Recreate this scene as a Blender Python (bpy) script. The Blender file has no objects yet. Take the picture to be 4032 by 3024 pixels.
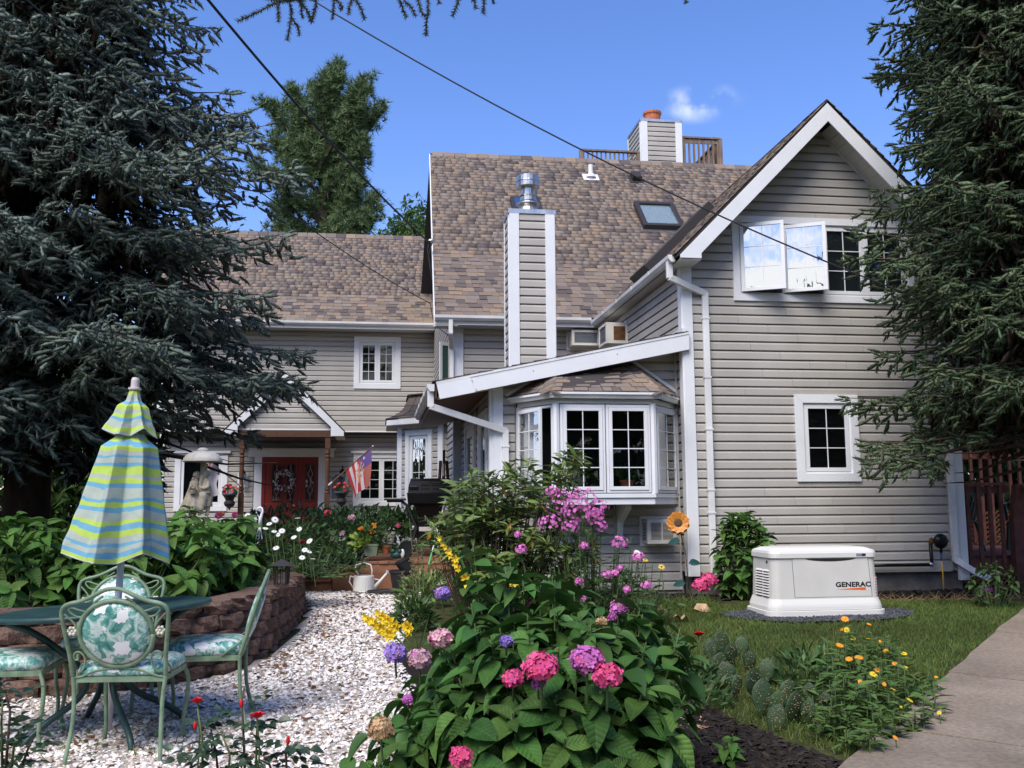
import bpy, math, random
import numpy as np
from mathutils import Matrix, Vector
random.seed(7); RNG = np.random.default_rng(7)
SC = bpy.context.scene
COL = SC.collection

# ------------------------------------------------------------------ camera
F_PX, PITCH, ROLL, HC = 3800.0, math.radians(7.1), math.radians(0.37), 1.4
_fw = np.array([0, math.cos(PITCH), math.sin(PITCH)])
_up0 = np.array([0, -math.sin(PITCH), math.cos(PITCH)])
_rt0 = np.array([1.0, 0, 0])
_rt = math.cos(ROLL) * _rt0 - math.sin(ROLL) * _up0
_up = math.sin(ROLL) * _rt0 + math.cos(ROLL) * _up0
CAMP = np.array([0, 0, HC])
cam = bpy.data.cameras.new('camera')
cam.sensor_width = 36.0
cam.lens = F_PX / 4032 * 36
cam.clip_start, cam.clip_end = 0.05, 3000
camo = bpy.data.objects.new('camera', cam)
COL.objects.link(camo)
_m = Matrix.Identity(4)
for i in range(3):
    _m[i][0], _m[i][1], _m[i][2], _m[i][3] = _rt[i], _up[i], -_fw[i], CAMP[i]
camo.matrix_world = _m
SC.camera = camo

# ------------------------------------------------------------------ sky and sun
SUN_EL, SUN_AZ = 52.0, 205.0        # azimuth clockwise from +Y (the view direction): behind and left of the camera
world = bpy.data.worlds.new('World'); SC.world = world; world.use_nodes = True
wn = world.node_tree.nodes; wl = world.node_tree.links
for n in list(wn): wn.remove(n)
out = wn.new('ShaderNodeOutputWorld'); bg = wn.new('ShaderNodeBackground')
sky = wn.new('ShaderNodeTexSky'); sky.sky_type = 'NISHITA'; sky.sun_disc = False
sky.sun_elevation = math.radians(SUN_EL); sky.sun_rotation = math.radians(SUN_AZ)
sky.air_density = 1.0; sky.dust_density = 0.35; sky.ozone_density = 2.2; sky.altitude = 200
hs = wn.new('ShaderNodeHueSaturation'); hs.inputs['Saturation'].default_value = 1.2; hs.inputs['Value'].default_value = 1.0
wl.new(sky.outputs[0], hs.inputs['Color'])
# clouds: fair-weather cumulus low in the sky behind the camera and wisps elsewhere
tc = wn.new('ShaderNodeTexCoord')
mp = wn.new('ShaderNodeMapping'); mp.inputs['Scale'].default_value = (1, 1, 2.6)
wl.new(tc.outputs['Generated'], mp.inputs['Vector'])
nz = wn.new('ShaderNodeTexNoise'); nz.inputs['Scale'].default_value = 3.1; nz.inputs['Detail'].default_value = 9; nz.inputs['Roughness'].default_value = 0.56
wl.new(mp.outputs[0], nz.inputs['Vector'])
sep = wn.new('ShaderNodeSeparateXYZ'); wl.new(tc.outputs['Generated'], sep.inputs[0])
def wmath(op, a, b=None, c=None, clamp=False):
    n = wn.new('ShaderNodeMath'); n.operation = op; n.use_clamp = clamp
    for i, v in enumerate((a, b, c)):
        if v is None: continue
        if isinstance(v, (int, float)): n.inputs[i].default_value = v
        else: wl.new(v, n.inputs[i])
    return n.outputs[0]
def wrange(v, a, b, c, d):
    n = wn.new('ShaderNodeMapRange'); n.clamp = True; n.interpolation_type = 'SMOOTHSTEP'
    for i, k in enumerate((v, a, b, c, d)):
        if isinstance(k, (int, float)): n.inputs[i].default_value = k
        else: wl.new(k, n.inputs[i])
    return n.outputs[0]
back = wrange(sep.outputs['Y'], 0.15, -0.45, 0.0, 1.0)          # more cloud on the side the camera turns its back to
low = wrange(sep.outputs['Z'], 0.16, 0.265, 0.30, 0.0)
mid = wrange(sep.outputs['Z'], 0.45, 0.9, 0.06, 0.0)
bias = wmath('SUBTRACT', wmath('MULTIPLY', back, wmath('ADD', low, mid)), wmath('MULTIPLY', wmath('SUBTRACT', 1.0, back), 0.2))
dens = wrange(wmath('ADD', nz.outputs['Fac'], bias), 0.615, 0.70, 0.0, 1.0)
# one faint wisp above the house
wisp_dir = np.array([(2752 - 2016) / F_PX, 0, 0]) + _fw + _up * (1512 - 412) / F_PX
wisp_dir /= np.linalg.norm(wisp_dir)
vd = wn.new('ShaderNodeVectorMath'); vd.operation = 'SUBTRACT'
wl.new(tc.outputs['Generated'], vd.inputs[0]); vd.inputs[1].default_value = tuple(wisp_dir)
vm = wn.new('ShaderNodeVectorMath'); vm.operation = 'MULTIPLY'; vm.inputs[1].default_value = (0.55, 0.55, 1.35)
wl.new(vd.outputs[0], vm.inputs[0])
nz2 = wn.new('ShaderNodeTexNoise'); nz2.inputs['Scale'].default_value = 26; nz2.inputs['Detail'].default_value = 6
wl.new(tc.outputs['Generated'], nz2.inputs['Vector'])
vl = wn.new('ShaderNodeVectorMath'); vl.operation = 'LENGTH'; wl.new(vm.outputs[0], vl.inputs[0])
wisp = wmath('MULTIPLY', wrange(vl.outputs['Value'], 0.0, 0.028, 1.0, 0.0), wrange(nz2.outputs['Fac'], 0.38, 0.72, 0.0, 0.85))
dens = wmath('MAXIMUM', dens, wisp)
mix = wn.new('ShaderNodeMix'); mix.data_type = 'RGBA'
gain = wn.new('ShaderNodeMix'); gain.data_type = 'RGBA'; gain.blend_type = 'MULTIPLY'; gain.inputs[0].default_value = 1.0; gain.inputs[7].default_value = (1.18, 1.03, 1.25, 1)
wl.new(hs.outputs[0], gain.inputs[6])
wl.new(dens, mix.inputs[0]); wl.new(gain.outputs[2], mix.inputs[6]); mix.inputs[7].default_value = (7.2, 7.35, 7.6, 1)
wl.new(mix.outputs[2], bg.inputs['Color']); bg.inputs['Strength'].default_value = 0.067
wl.new(bg.outputs[0], out.inputs['Surface'])

sun = bpy.data.lights.new('sun', 'SUN'); sun.energy = 1.55; sun.angle = math.radians(38); sun.color = (1.0, 0.955, 0.88)
suno = bpy.data.objects.new('sun', sun); COL.objects.link(suno)
_az, _el = math.radians(SUN_AZ), math.radians(SUN_EL)
_sd = Vector((math.sin(_az) * math.cos(_el), math.cos(_az) * math.cos(_el), math.sin(_el)))
suno.rotation_euler = _sd.to_track_quat('Z', 'Y').to_euler(); suno.location = _sd * 60
vs = SC.view_settings; vs.view_transform = 'Standard'; vs.look = 'None'; vs.gamma = 1.0; vs.use_curve_mapping = False
vs.exposure = 1.55
SC.cycles.max_bounces = 6; SC.cycles.transparent_max_bounces = 12

# ------------------------------------------------------------------ placing: photo pixel + distance -> point
def ray(x, y): return _fw + (x - 2016) / F_PX * _rt - (y - 1512) / F_PX * _up
def at(x, y, Y):
    d = ray(x, y); return CAMP + d * (Y / d[1])
YAW = math.radians(7.9)
HU = np.array([math.cos(YAW), math.sin(YAW), 0]); HW = np.array([-math.sin(YAW), math.cos(YAW), 0])
_o = at(2722, 2263, 12.0); HO = np.array([_o[0], _o[1], 0.0])
def onb(x, y, b):                    # pixel on the house-parallel plane b -> (a, z)
    d = ray(x, y); t = (b - (CAMP - HO) @ HW) / (d @ HW); p = CAMP + d * t - HO
    return p @ HU, p[2]
def ona(x, y, a):                    # pixel on the house side plane a -> (b, z)
    d = ray(x, y); t = (a - (CAMP - HO) @ HU) / (d @ HU); p = CAMP + d * t - HO
    return p @ HW, p[2]
def fromh(a, b, z): return HO + HU * a + HW * b + np.array([0, 0, z])
def sstep(t): t = np.clip(t, 0, 1); return t * t * (3 - 2 * t)
def gz(X, Y): return 0.27 * sstep((np.asarray(Y, float) - 4.5) / 6.5)
def G(x, y):
    d = ray(x, y); z = 0.0
    for _ in range(25):
        p = CAMP + d * ((z - HC) / d[2]); z = 0.5 * z + 0.5 * float(gz(p[0], p[1]))
    return p

# ------------------------------------------------------------------ materials
def M(name, rgb, rough=0.6, spec=0.4, metal=0.0, noise=0.0, nscale=8.0, bump=0.0, bscale=40.0, rand=0.0, ramp=None, coat=0.0, stretch=None, trans=0.0, hue=0.0, stain=0.0, sscale=1.0, veins=False):
    m = bpy.data.materials.new(name); m.use_nodes = True
    nt = m.node_tree; N = nt.nodes; L = nt.links; b = N['Principled BSDF']
    b.inputs['Roughness'].default_value = rough; b.inputs['Metallic'].default_value = metal
    b.inputs['Specular IOR Level'].default_value = spec
    if coat: b.inputs['Coat Weight'].default_value = coat; b.inputs['Coat Roughness'].default_value = 0.08
    b.inputs['Base Color'].default_value = (*rgb, 1)
    tcn = N.new('ShaderNodeTexCoord'); vec = tcn.outputs['Object']
    if stretch:
        mpn = N.new('ShaderNodeMapping'); mpn.inputs['Scale'].default_value = stretch; L.new(vec, mpn.inputs['Vector']); vec = mpn.outputs[0]
    col = None
    if rand or ramp:
        geo = N.new('ShaderNodeNewGeometry'); oi = N.new('ShaderNodeObjectInfo')
        ad = N.new('ShaderNodeMath'); ad.operation = 'ADD'; fr = N.new('ShaderNodeMath'); fr.operation = 'FRACT'
        L.new(geo.outputs['Random Per Island'], ad.inputs[0]); L.new(oi.outputs['Random'], ad.inputs[1]); L.new(ad.outputs[0], fr.inputs[0])
        rv = fr.outputs[0]
        if ramp:
            cr = N.new('ShaderNodeValToRGB'); cr.color_ramp.interpolation = 'CONSTANT'
            els = cr.color_ramp.elements
            while len(els) > 1: els.remove(els[-1])
            els[0].position = 0; els[0].color = (*ramp[0], 1)
            for i, c in enumerate(ramp[1:]):
                e = els.new((i + 1) / len(ramp)); e.color = (*c, 1)
            L.new(rv, cr.inputs[0]); col = cr.outputs[0]
        if rand:
            h = N.new('ShaderNodeHueSaturation')
            if col is not None: L.new(col, h.inputs['Color'])
            else: h.inputs['Color'].default_value = (*rgb, 1)
            mr = N.new('ShaderNodeMapRange'); mr.inputs[3].default_value = 1 - rand; mr.inputs[4].default_value = 1 + rand
            w = N.new('ShaderNodeTexWhiteNoise'); w.noise_dimensions = '1D'; L.new(rv, w.inputs['W'])
            L.new(w.outputs['Value'], mr.inputs[0]); L.new(mr.outputs[0], h.inputs['Value'])
            if hue:
                mh = N.new('ShaderNodeMapRange'); mh.inputs[3].default_value = 0.5 - hue; mh.inputs[4].default_value = 0.5 + hue
                L.new(rv, mh.inputs[0]); L.new(mh.outputs[0], h.inputs['Hue'])
            col = h.outputs[0]
    for noise, nscale in ((noise, nscale), (stain, sscale)):
        if not noise: continue
        nt1 = N.new('ShaderNodeTexNoise'); nt1.inputs['Scale'].default_value = nscale; nt1.inputs['Detail'].default_value = 5; L.new(vec, nt1.inputs['Vector'])
        mr2 = N.new('ShaderNodeMapRange'); mr2.inputs[1].default_value = 0.3; mr2.inputs[2].default_value = 0.7
        mr2.inputs[3].default_value = 1 - noise; mr2.inputs[4].default_value = 1 + noise; L.new(nt1.outputs['Fac'], mr2.inputs[0])
        h2 = N.new('ShaderNodeHueSaturation')
        if col is not None: L.new(col, h2.inputs['Color'])
        else: h2.inputs['Color'].default_value = (*rgb, 1)
        L.new(mr2.outputs[0], h2.inputs['Value']); col = h2.outputs[0]
    if col is not None: L.new(col, b.inputs['Base Color'])
    if bump:
        nb = N.new('ShaderNodeTexNoise'); nb.inputs['Scale'].default_value = bscale; nb.inputs['Detail'].default_value = 4; L.new(vec, nb.inputs['Vector'])
        bp = N.new('ShaderNodeBump'); bp.inputs['Strength'].default_value = bump; bp.inputs['Distance'].default_value = 0.02
        L.new(nb.outputs['Fac'], bp.inputs['Height']); L.new(bp.outputs[0], b.inputs['Normal'])
    if veins:                       # leaf veins in the leaf's own unit coordinates
        def mth(op, a, b_=0.0):
            n = N.new('ShaderNodeMath'); n.operation = op
            for i, v in enumerate((a, b_)):
                if isinstance(v, (int, float)): n.inputs[i].default_value = v
                else: L.new(v, n.inputs[i])
            return n.outputs[0]
        sx = N.new('ShaderNodeSeparateXYZ'); L.new(vec, sx.inputs[0]); ay = mth('ABSOLUTE', sx.outputs[1])
        w = mth('POWER', mth('ABSOLUTE', mth('SINE', mth('MULTIPLY', mth('SUBTRACT', sx.outputs[0], mth('MULTIPLY', ay, 0.9)), 24.0))), 0.45)
        bp = N.new('ShaderNodeBump'); bp.inputs['Strength'].default_value = 0.38; bp.inputs['Distance'].default_value = 0.012; L.new(w, bp.inputs['Height']); L.new(bp.outputs[0], b.inputs['Normal'])
        rib = mth('LESS_THAN', mth('MINIMUM', mth('SUBTRACT', ay, 0.002), mth('SUBTRACT', w, 0.33)), 0.010)
        mxv = N.new('ShaderNodeMix'); mxv.data_type = 'RGBA'; L.new(mth('MULTIPLY', rib, 0.22), mxv.inputs[0]); L.new(col, mxv.inputs[6]); mxv.inputs[7].default_value = (rgb[0] * 2.2, rgb[1] * 1.7, rgb[2] * 2.0, 1)
        col = mxv.outputs[2]; L.new(col, b.inputs['Base Color'])
    if trans:
        tr = N.new('ShaderNodeBsdfTranslucent'); ms = N.new('ShaderNodeMixShader'); ms.inputs[0].default_value = trans
        if col is not None: L.new(col, tr.inputs['Color'])
        else: tr.inputs['Color'].default_value = (*rgb, 1)
        L.new(b.outputs[0], ms.inputs[1]); L.new(tr.outputs[0], ms.inputs[2]); L.new(ms.outputs[0], N['Material Output'].inputs['Surface'])
    return m
def glass_mat(name, refl, tint=(0.9, 0.95, 0.95)):
    m = bpy.data.materials.new(name); m.use_nodes = True; N = m.node_tree.nodes; L = m.node_tree.links
    N.remove(N['Principled BSDF'])
    t = N.new('ShaderNodeBsdfTransparent'); t.inputs[0].default_value = (*tint, 1)
    g = N.new('ShaderNodeBsdfGlossy'); g.inputs['Roughness'].default_value = 0.01
    nz = N.new('ShaderNodeTexNoise'); nz.inputs['Scale'].default_value = 1.7; bp = N.new('ShaderNodeBump'); bp.inputs['Strength'].default_value = 0.05; bp.inputs['Distance'].default_value = 0.03
    L.new(nz.outputs['Fac'], bp.inputs['Height']); L.new(bp.outputs[0], g.inputs['Normal'])
    f = N.new('ShaderNodeFresnel'); f.inputs[0].default_value = 1.5; a = N.new('ShaderNodeMath'); a.operation = 'MULTIPLY_ADD'; a.use_clamp = True
    L.new(f.outputs[0], a.inputs[0]); a.inputs[1].default_value = 0.75; a.inputs[2].default_value = refl
    mx = N.new('ShaderNodeMixShader'); L.new(a.outputs[0], mx.inputs[0]); L.new(t.outputs[0], mx.inputs[1]); L.new(g.outputs[0], mx.inputs[2])
    L.new(mx.outputs[0], N['Material Output'].inputs['Surface'])
    return m

m_siding = M('vinyl_siding', (0.425, 0.395, 0.35), 0.55, 0.3, noise=0.05, nscale=2.2, stain=0.07, sscale=0.55, bump=0.06, bscale=90, rand=0.03)
m_white = M('white_trim', (0.76, 0.76, 0.755), 0.45, 0.4, noise=0.04, nscale=3)
m_gutter = M('white_gutter', (0.74, 0.73, 0.70), 0.4, 0.45, noise=0.14, nscale=2.5)
m_soffit = M('beige_soffit', (0.52, 0.50, 0.455), 0.6, 0.3)
TAN = [(0.235, 0.175, 0.13), (0.20, 0.16, 0.13), (0.135, 0.11, 0.10), (0.23, 0.19, 0.155), (0.175, 0.138, 0.115), (0.26, 0.19, 0.135), (0.215, 0.172, 0.142), (0.105, 0.087, 0.083), (0.19, 0.155, 0.132), (0.22, 0.165, 0.125)]
m_shingle = M('asphalt_shingle', (0.2, 0.15, 0.12), 0.9, 0.2, ramp=TAN, rand=0.09, noise=0.12, nscale=60, bump=0.35, bscale=150)
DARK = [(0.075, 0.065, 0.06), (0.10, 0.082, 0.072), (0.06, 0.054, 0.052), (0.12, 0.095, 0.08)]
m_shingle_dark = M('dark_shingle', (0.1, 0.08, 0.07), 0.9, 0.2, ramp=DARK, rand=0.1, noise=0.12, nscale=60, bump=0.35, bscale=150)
m_under = M('roof_underlay', (0.045, 0.038, 0.035), 0.9)
m_dark = M('painted_room_shade', (0.012, 0.012, 0.012), 0.9, 0.1)  # near-black colour stands for the shade inside the unlit rooms
m_glass = glass_mat('window_glass', 0.004)
m_glass_coat = glass_mat('coated_glass', 0.74, (0.5, 0.6, 0.6))
m_blind = M('window_blind', (0.05, 0.05, 0.055), 0.7)
m_red = M('red_door_paint', (0.22, 0.022, 0.015), 0.45, 0.4, noise=0.1, nscale=4)
m_brown = M('brown_paint', (0.10, 0.047, 0.026), 0.6, 0.3, noise=0.15, nscale=9)
m_black = M('black_metal', (0.008, 0.008, 0.009), 0.3, 0.22, bump=0.05, bscale=60)
m_blackmat = M('black_plastic', (0.02, 0.02, 0.021), 0.6, 0.4)
m_steel = M('galvanised_steel', (0.55, 0.54, 0.52), 0.32, 0.5, metal=0.9, noise=0.2, nscale=9, bump=0.1, bscale=25)
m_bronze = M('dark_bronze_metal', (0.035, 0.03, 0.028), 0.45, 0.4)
m_terra = M('terracotta', (0.42, 0.13, 0.06), 0.75, 0.3, noise=0.2, nscale=12)
m_wood_grey = M('weathered_wood', (0.22, 0.16, 0.12), 0.85, 0.2, noise=0.3, nscale=18, stretch=(1, 1, 0.2))
m_deck = M('cedar_deck_stain', (0.26, 0.115, 0.06), 0.7, 0.3, noise=0.2, nscale=6, stretch=(1, 6, 1), rand=0.12)
m_deckred = M('dark_red_deck_stain', (0.17, 0.065, 0.047), 0.7, 0.3, noise=0.25, nscale=10, rand=0.1)
m_lattice = M('lattice_wood', (0.28, 0.13, 0.075), 0.75, 0.3, noise=0.2, nscale=8)
m_block = M('retaining_block', (0.15, 0.095, 0.072), 0.95, 0.15, rand=0.22, noise=0.28, nscale=22, bump=0.9, bscale=55)
m_concrete = M('concrete', (0.245, 0.195, 0.145), 0.95, 0.15, noise=0.2, nscale=34, stain=0.22, sscale=1.6, bump=0.45, bscale=130, rand=0.05)
m_found = M('foundation_block', (0.17, 0.15, 0.13), 0.95, 0.15, noise=0.3, nscale=5, bump=0.5, bscale=30)
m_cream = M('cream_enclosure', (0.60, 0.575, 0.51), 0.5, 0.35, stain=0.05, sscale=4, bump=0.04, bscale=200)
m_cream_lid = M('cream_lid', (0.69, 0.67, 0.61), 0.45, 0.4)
m_acwhite = M('aged_white_plastic', (0.62, 0.59, 0.52), 0.5, 0.4, noise=0.08, nscale=4)
m_acgrille = M('grey_coil_grille', (0.13, 0.14, 0.155), 0.5, 0.4, metal=0.3, bump=0.5, bscale=120)
m_rust = M('rusty_screen', (0.12, 0.055, 0.02), 0.8, 0.3, noise=0.3, nscale=20)
m_text = M('black_lettering', (0.012, 0.012, 0.012), 0.5)
m_orange = M('orange_print', (0.75, 0.12, 0.015), 0.5)
m_whiteprint = M('white_print', (0.75, 0.76, 0.78), 0.5)
m_greyprint = M('grey_print', (0.22, 0.24, 0.27), 0.4)

m_soil = M('mulch_soil', (0.022, 0.017, 0.014), 0.95, 0.15, noise=0.4, nscale=30, bump=0.9, bscale=60)
m_mulch = M('bark_mulch', (0.03, 0.022, 0.017), 0.9, 0.2, rand=0.5)
m_lawnsoil = M('lawn_ground', (0.05, 0.055, 0.018), 0.95, 0.15, noise=0.35, nscale=9, bump=0.6, bscale=60)
m_grass = M('grass_blades', (0.105, 0.15, 0.032), 0.55, 0.3, noise=0.3, nscale=1.3, rand=0.35, hue=0.03, trans=0.25)
m_grassdry = M('dry_grass', (0.30, 0.21, 0.10), 0.8, 0.2, rand=0.3)
m_gravelbase = M('gravel_bed', (0.40, 0.35, 0.30), 0.95, 0.15, noise=0.4, nscale=40, bump=0.8, bscale=70)
m_pebble = M('white_marble_chip', (0.66, 0.62, 0.575), 0.75, 0.3, ramp=[(0.78, 0.71, 0.65), (0.68, 0.60, 0.52), (0.82, 0.78, 0.74), (0.55, 0.46, 0.38), (0.77, 0.71, 0.65), (0.36, 0.27, 0.20), (0.74, 0.69, 0.64), (0.81, 0.77, 0.73), (0.62, 0.56, 0.51), (0.77, 0.73, 0.69)], rand=0.1)
m_debris = M('dry_leaf_litter', (0.16, 0.075, 0.035), 0.85, 0.2, rand=0.45)
m_darkgravel = M('dark_crushed_stone', (0.075, 0.078, 0.085), 0.85, 0.25, rand=0.45)

m_spruce = M('blue_spruce_needles', (0.072, 0.092, 0.070), 0.6, 0.25, rand=0.4, hue=0.03)
m_sprucetip = M('blue_spruce_tips', (0.115, 0.145, 0.112), 0.6, 0.25, rand=0.35, hue=0.03)
m_spruce2tip = M('green_spruce_tips', (0.085, 0.115, 0.055), 0.6, 0.25, rand=0.35, hue=0.03)
m_spruce2 = M('green_spruce_needles', (0.058, 0.085, 0.042), 0.6, 0.25, rand=0.4, hue=0.035)
m_dead = M('bare_twigs', (0.055, 0.038, 0.027), 0.9, 0.15, rand=0.3)
m_pine = M('pine_needles', (0.11, 0.165, 0.065), 0.6, 0.25, rand=0.38, hue=0.03)
m_bark = M('conifer_bark', (0.07, 0.05, 0.04), 0.95, 0.15, noise=0.4, nscale=8, bump=0.8, bscale=14, stretch=(1, 1, 0.3))
m_tleaf = M('tree_leaves', (0.075, 0.135, 0.035), 0.5, 0.3, rand=0.4, hue=0.03, trans=0.3)
m_hyd = M('hydrangea_leaf', (0.056, 0.128, 0.026), 0.5, 0.28, rand=0.35, hue=0.018, trans=0.2, noise=0.14, nscale=7)
m_hydv = M('veined_hydrangea_leaf', (0.058, 0.132, 0.026), 0.58, 0.18, rand=0.38, hue=0.02, trans=0.2, noise=0.25, nscale=3, veins=True)
m_hydv2 = M('light_veined_hydrangea_leaf', (0.078, 0.165, 0.032), 0.58, 0.18, rand=0.34, hue=0.02, trans=0.22, noise=0.2, nscale=3, veins=True)
m_hyd2 = M('light_hydrangea_leaf', (0.078, 0.165, 0.032), 0.5, 0.28, rand=0.32, hue=0.02, trans=0.22, noise=0.12, nscale=7)
m_rho = M('rhododendron_leaf', (0.13, 0.19, 0.048), 0.42, 0.36, rand=0.35, hue=0.02, trans=0.12, noise=0.12, nscale=6)
m_yleaf = M('yellowing_leaf', (0.42, 0.25, 0.03), 0.5, 0.3, rand=0.25, trans=0.2)
m_herb = M('perennial_foliage', (0.06, 0.115, 0.033), 0.5, 0.3, rand=0.4, hue=0.025, trans=0.2)
m_stem = M('green_stem', (0.10, 0.15, 0.05), 0.6, 0.3, rand=0.2)
m_twig = M('brown_stem', (0.09, 0.065, 0.045), 0.8, 0.2, rand=0.25)
m_cactus = M('prickly_pear_pad', (0.045, 0.078, 0.034), 0.55, 0.3, rand=0.3, noise=0.2, nscale=14, bump=0.3, bscale=70)
m_pink = M('pink_florets', (0.72, 0.09, 0.24), 0.6, 0.25, rand=0.25, hue=0.012, trans=0.15)
m_mauve = M('mauve_florets', (0.56, 0.16, 0.46), 0.6, 0.25, rand=0.25, hue=0.02, trans=0.15)
m_blueviolet = M('violet_florets', (0.30, 0.20, 0.56), 0.6, 0.25, rand=0.3, hue=0.03, trans=0.15)
m_faded = M('faded_florets', (0.52, 0.30, 0.33), 0.7, 0.2, rand=0.25, hue=0.03)
m_tanhead = M('dried_florets', (0.42, 0.27, 0.14), 0.8, 0.2, rand=0.25)
m_phlox = M('phlox_florets', (0.70, 0.19, 0.50), 0.6, 0.25, rand=0.2, hue=0.012, trans=0.15)
m_redpetal = M('red_petals', (0.55, 0.012, 0.02), 0.55, 0.3, rand=0.25)
m_coral = M('coral_petals', (0.80, 0.10, 0.11), 0.6, 0.25, rand=0.2)
m_yellow = M('yellow_petals', (0.86, 0.62, 0.035), 0.6, 0.25, rand=0.14, trans=0.15)
m_oranget = M('orange_petals', (0.82, 0.30, 0.02), 0.6, 0.25, rand=0.2)
m_whitepetal = M('white_petals', (0.82, 0.82, 0.80), 0.6, 0.25, rand=0.06)
m_center = M('flower_centre', (0.50, 0.30, 0.02), 0.8)
m_browncentre = M('brown_centre', (0.10, 0.055, 0.03), 0.85, bump=0.6, bscale=90)

# ------------------------------------------------------------------ mesh helpers
class MB:
    def __init__(s): s.V = []; s.Fa = []; s.mi = []; s.n = 0
    def add(s, v, f, mi=0):
        v = np.asarray(v, float).reshape(-1, 3)
        s.V.append(v); s.Fa += [tuple(int(i) + s.n for i in q) for q in f]; s.mi += [mi] * len(f); s.n += len(v); return s
    def box(s, x0, x1, y0, y1, z0, z1, mi=0):
        v = [(x, y, z) for x in (x0, x1) for y in (y0, y1) for z in (z0, z1)]
        return s.add(v, [(0, 1, 3, 2), (4, 6, 7, 5), (0, 4, 5, 1), (2, 3, 7, 6), (0, 2, 6, 4), (1, 5, 7, 3)], mi)
    def obox(s, c, size, R, mi=0):
        v = np.array([(x, y, z) for x in (-.5, .5) for y in (-.5, .5) for z in (-.5, .5)]) * np.array(size)
        v = v @ np.array(R).T + np.array(c)
        return s.add(v, [(0, 1, 3, 2), (4, 6, 7, 5), (0, 4, 5, 1), (2, 3, 7, 6), (0, 2, 6, 4), (1, 5, 7, 3)], mi)
    def bar(s, p, q, w, h, mi=0, upv=(0, 0, 1)):
        p, q = np.array(p, float), np.array(q, float); d = q - p; L = np.linalg.norm(d); d /= L
        u = np.array(upv, float); y = np.cross(u, d)
        if np.linalg.norm(y) < 1e-4: y = np.cross((1, 0, 0), d)
        y /= np.linalg.norm(y); z = np.cross(d, y)
        return s.obox((p + q) / 2, (L, w, h), np.array([d, y, z]).T, mi)
    def prism(s, poly, off, mi=0):            # 3-D polygon extruded by a vector
        p = np.array(poly, float); n = len(p); q = p + np.array(off, float)
        f = [tuple(range(n))[::-1], tuple(range(n, 2 * n))] + [(i, (i + 1) % n, n + (i + 1) % n, n + i) for i in range(n)]
        return s.add(np.vstack([p, q]), f, mi)
    def tube(s, path, r, n=6, mi=0, cap=True):
        P = np.array(path, float); k = len(P); r = np.broadcast_to(np.asarray(r, float), (k,))
        T = np.gradient(P, axis=0); T /= np.linalg.norm(T, axis=1)[:, None] + 1e-9
        u = np.cross(T[0], (0, 0, 1.0))
        if np.linalg.norm(u) < 1e-3: u = np.cross(T[0], (1.0, 0, 0))
        u /= np.linalg.norm(u); vs = []
        ang = np.arange(n) * 2 * math.pi / n
        for i in range(k):
            u = u - T[i] * (u @ T[i]); u /= np.linalg.norm(u) + 1e-9; w = np.cross(T[i], u)
            vs.append(P[i] + r[i] * (np.cos(ang)[:, None] * u + np.sin(ang)[:, None] * w))
        f = [(i * n + j, i * n + (j + 1) % n, (i + 1) * n + (j + 1) % n, (i + 1) * n + j) for i in range(k - 1) for j in range(n)]
        if cap: f += [tuple(range(n))[::-1], tuple((k - 1) * n + j for j in range(n))]
        return s.add(np.vstack(vs), f, mi)
    def lathe(s, prof, n=16, c=(0, 0, 0), mi=0, R=None, rmod=None):
        vs = []
        for r, z in prof:
            for j in range(n):
                a = 2 * math.pi * j / n; rr = r * (rmod(a, z) if rmod else 1)
                vs.append((rr * math.cos(a), rr * math.sin(a), z))
        v = np.array(vs)
        if R is not None: v = v @ np.array(R).T
        v = v + np.array(c); k = len(prof)
        f = [(i * n + j, i * n + (j + 1) % n, (i + 1) * n + (j + 1) % n, (i + 1) * n + j) for i in range(k - 1) for j in range(n)]
        if prof[0][0] > 1e-6: f.append(tuple(range(n))[::-1])
        if prof[-1][0] > 1e-6: f.append(tuple((k - 1) * n + j for j in range(n)))
        return s.add(v, f, mi)
    def ell(s, c, r, nu=10, nv=6, mi=0, R=None):
        prof = [(max(1e-7, math.sin(math.pi * i / nv)), -math.cos(math.pi * i / nv)) for i in range(nv + 1)]
        vs = np.array([(p * math.cos(2 * math.pi * j / nu), p * math.sin(2 * math.pi * j / nu), z) for p, z in prof for j in range(nu)]) * np.array(r)
        if R is not None: vs = vs @ np.array(R).T
        f = [(i * nu + j, i * nu + (j + 1) % nu, (i + 1) * nu + (j + 1) % nu, (i + 1) * nu + j) for i in range(nv) for j in range(nu)]
        return s.add(vs + np.array(c), f, mi)
    def build(s, name, mat, parent=None, smooth=False, bevel=0.0):
        me = bpy.data.meshes.new(name)
        v = np.vstack(s.V) if s.V else np.zeros((0, 3))
        me.from_pydata(v.tolist(), [], s.Fa); me.update()
        mats = mat if isinstance(mat, (list, tuple)) else [mat]
        for m in mats: me.materials.append(m)
        if len(mats) > 1: me.polygons.foreach_set('material_index', np.array(s.mi, np.int32))
        if smooth: me.polygons.foreach_set('use_smooth', np.ones(len(me.polygons), bool))
        o = bpy.data.objects.new(name, me); COL.objects.link(o)
        if parent is not None: o.parent = parent
        if bevel:
            bv = o.modifiers.new('bevel', 'BEVEL'); bv.width = bevel; bv.segments = 2; bv.limit_method = 'ANGLE'
        return o
def tag(o, label=None, cat=None, group=None, kind=None):
    if label: o['label'] = label
    if cat: o['category'] = cat
    if group: o['group'] = group
    if kind: o['kind'] = kind
    return o
def thing(name, label, cat, loc=(0, 0, 0), rz=0.0, group=None):
    o = bpy.data.objects.new(name, None); COL.objects.link(o); o.empty_display_size = 0.1
    o.location = tuple(float(v) for v in loc); o.rotation_euler = (0, 0, rz)
    return tag(o, label, cat, group)
def nrm(v): v = np.asarray(v, float); return v / (np.linalg.norm(v, axis=-1, keepdims=True) + 1e-9)
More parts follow.
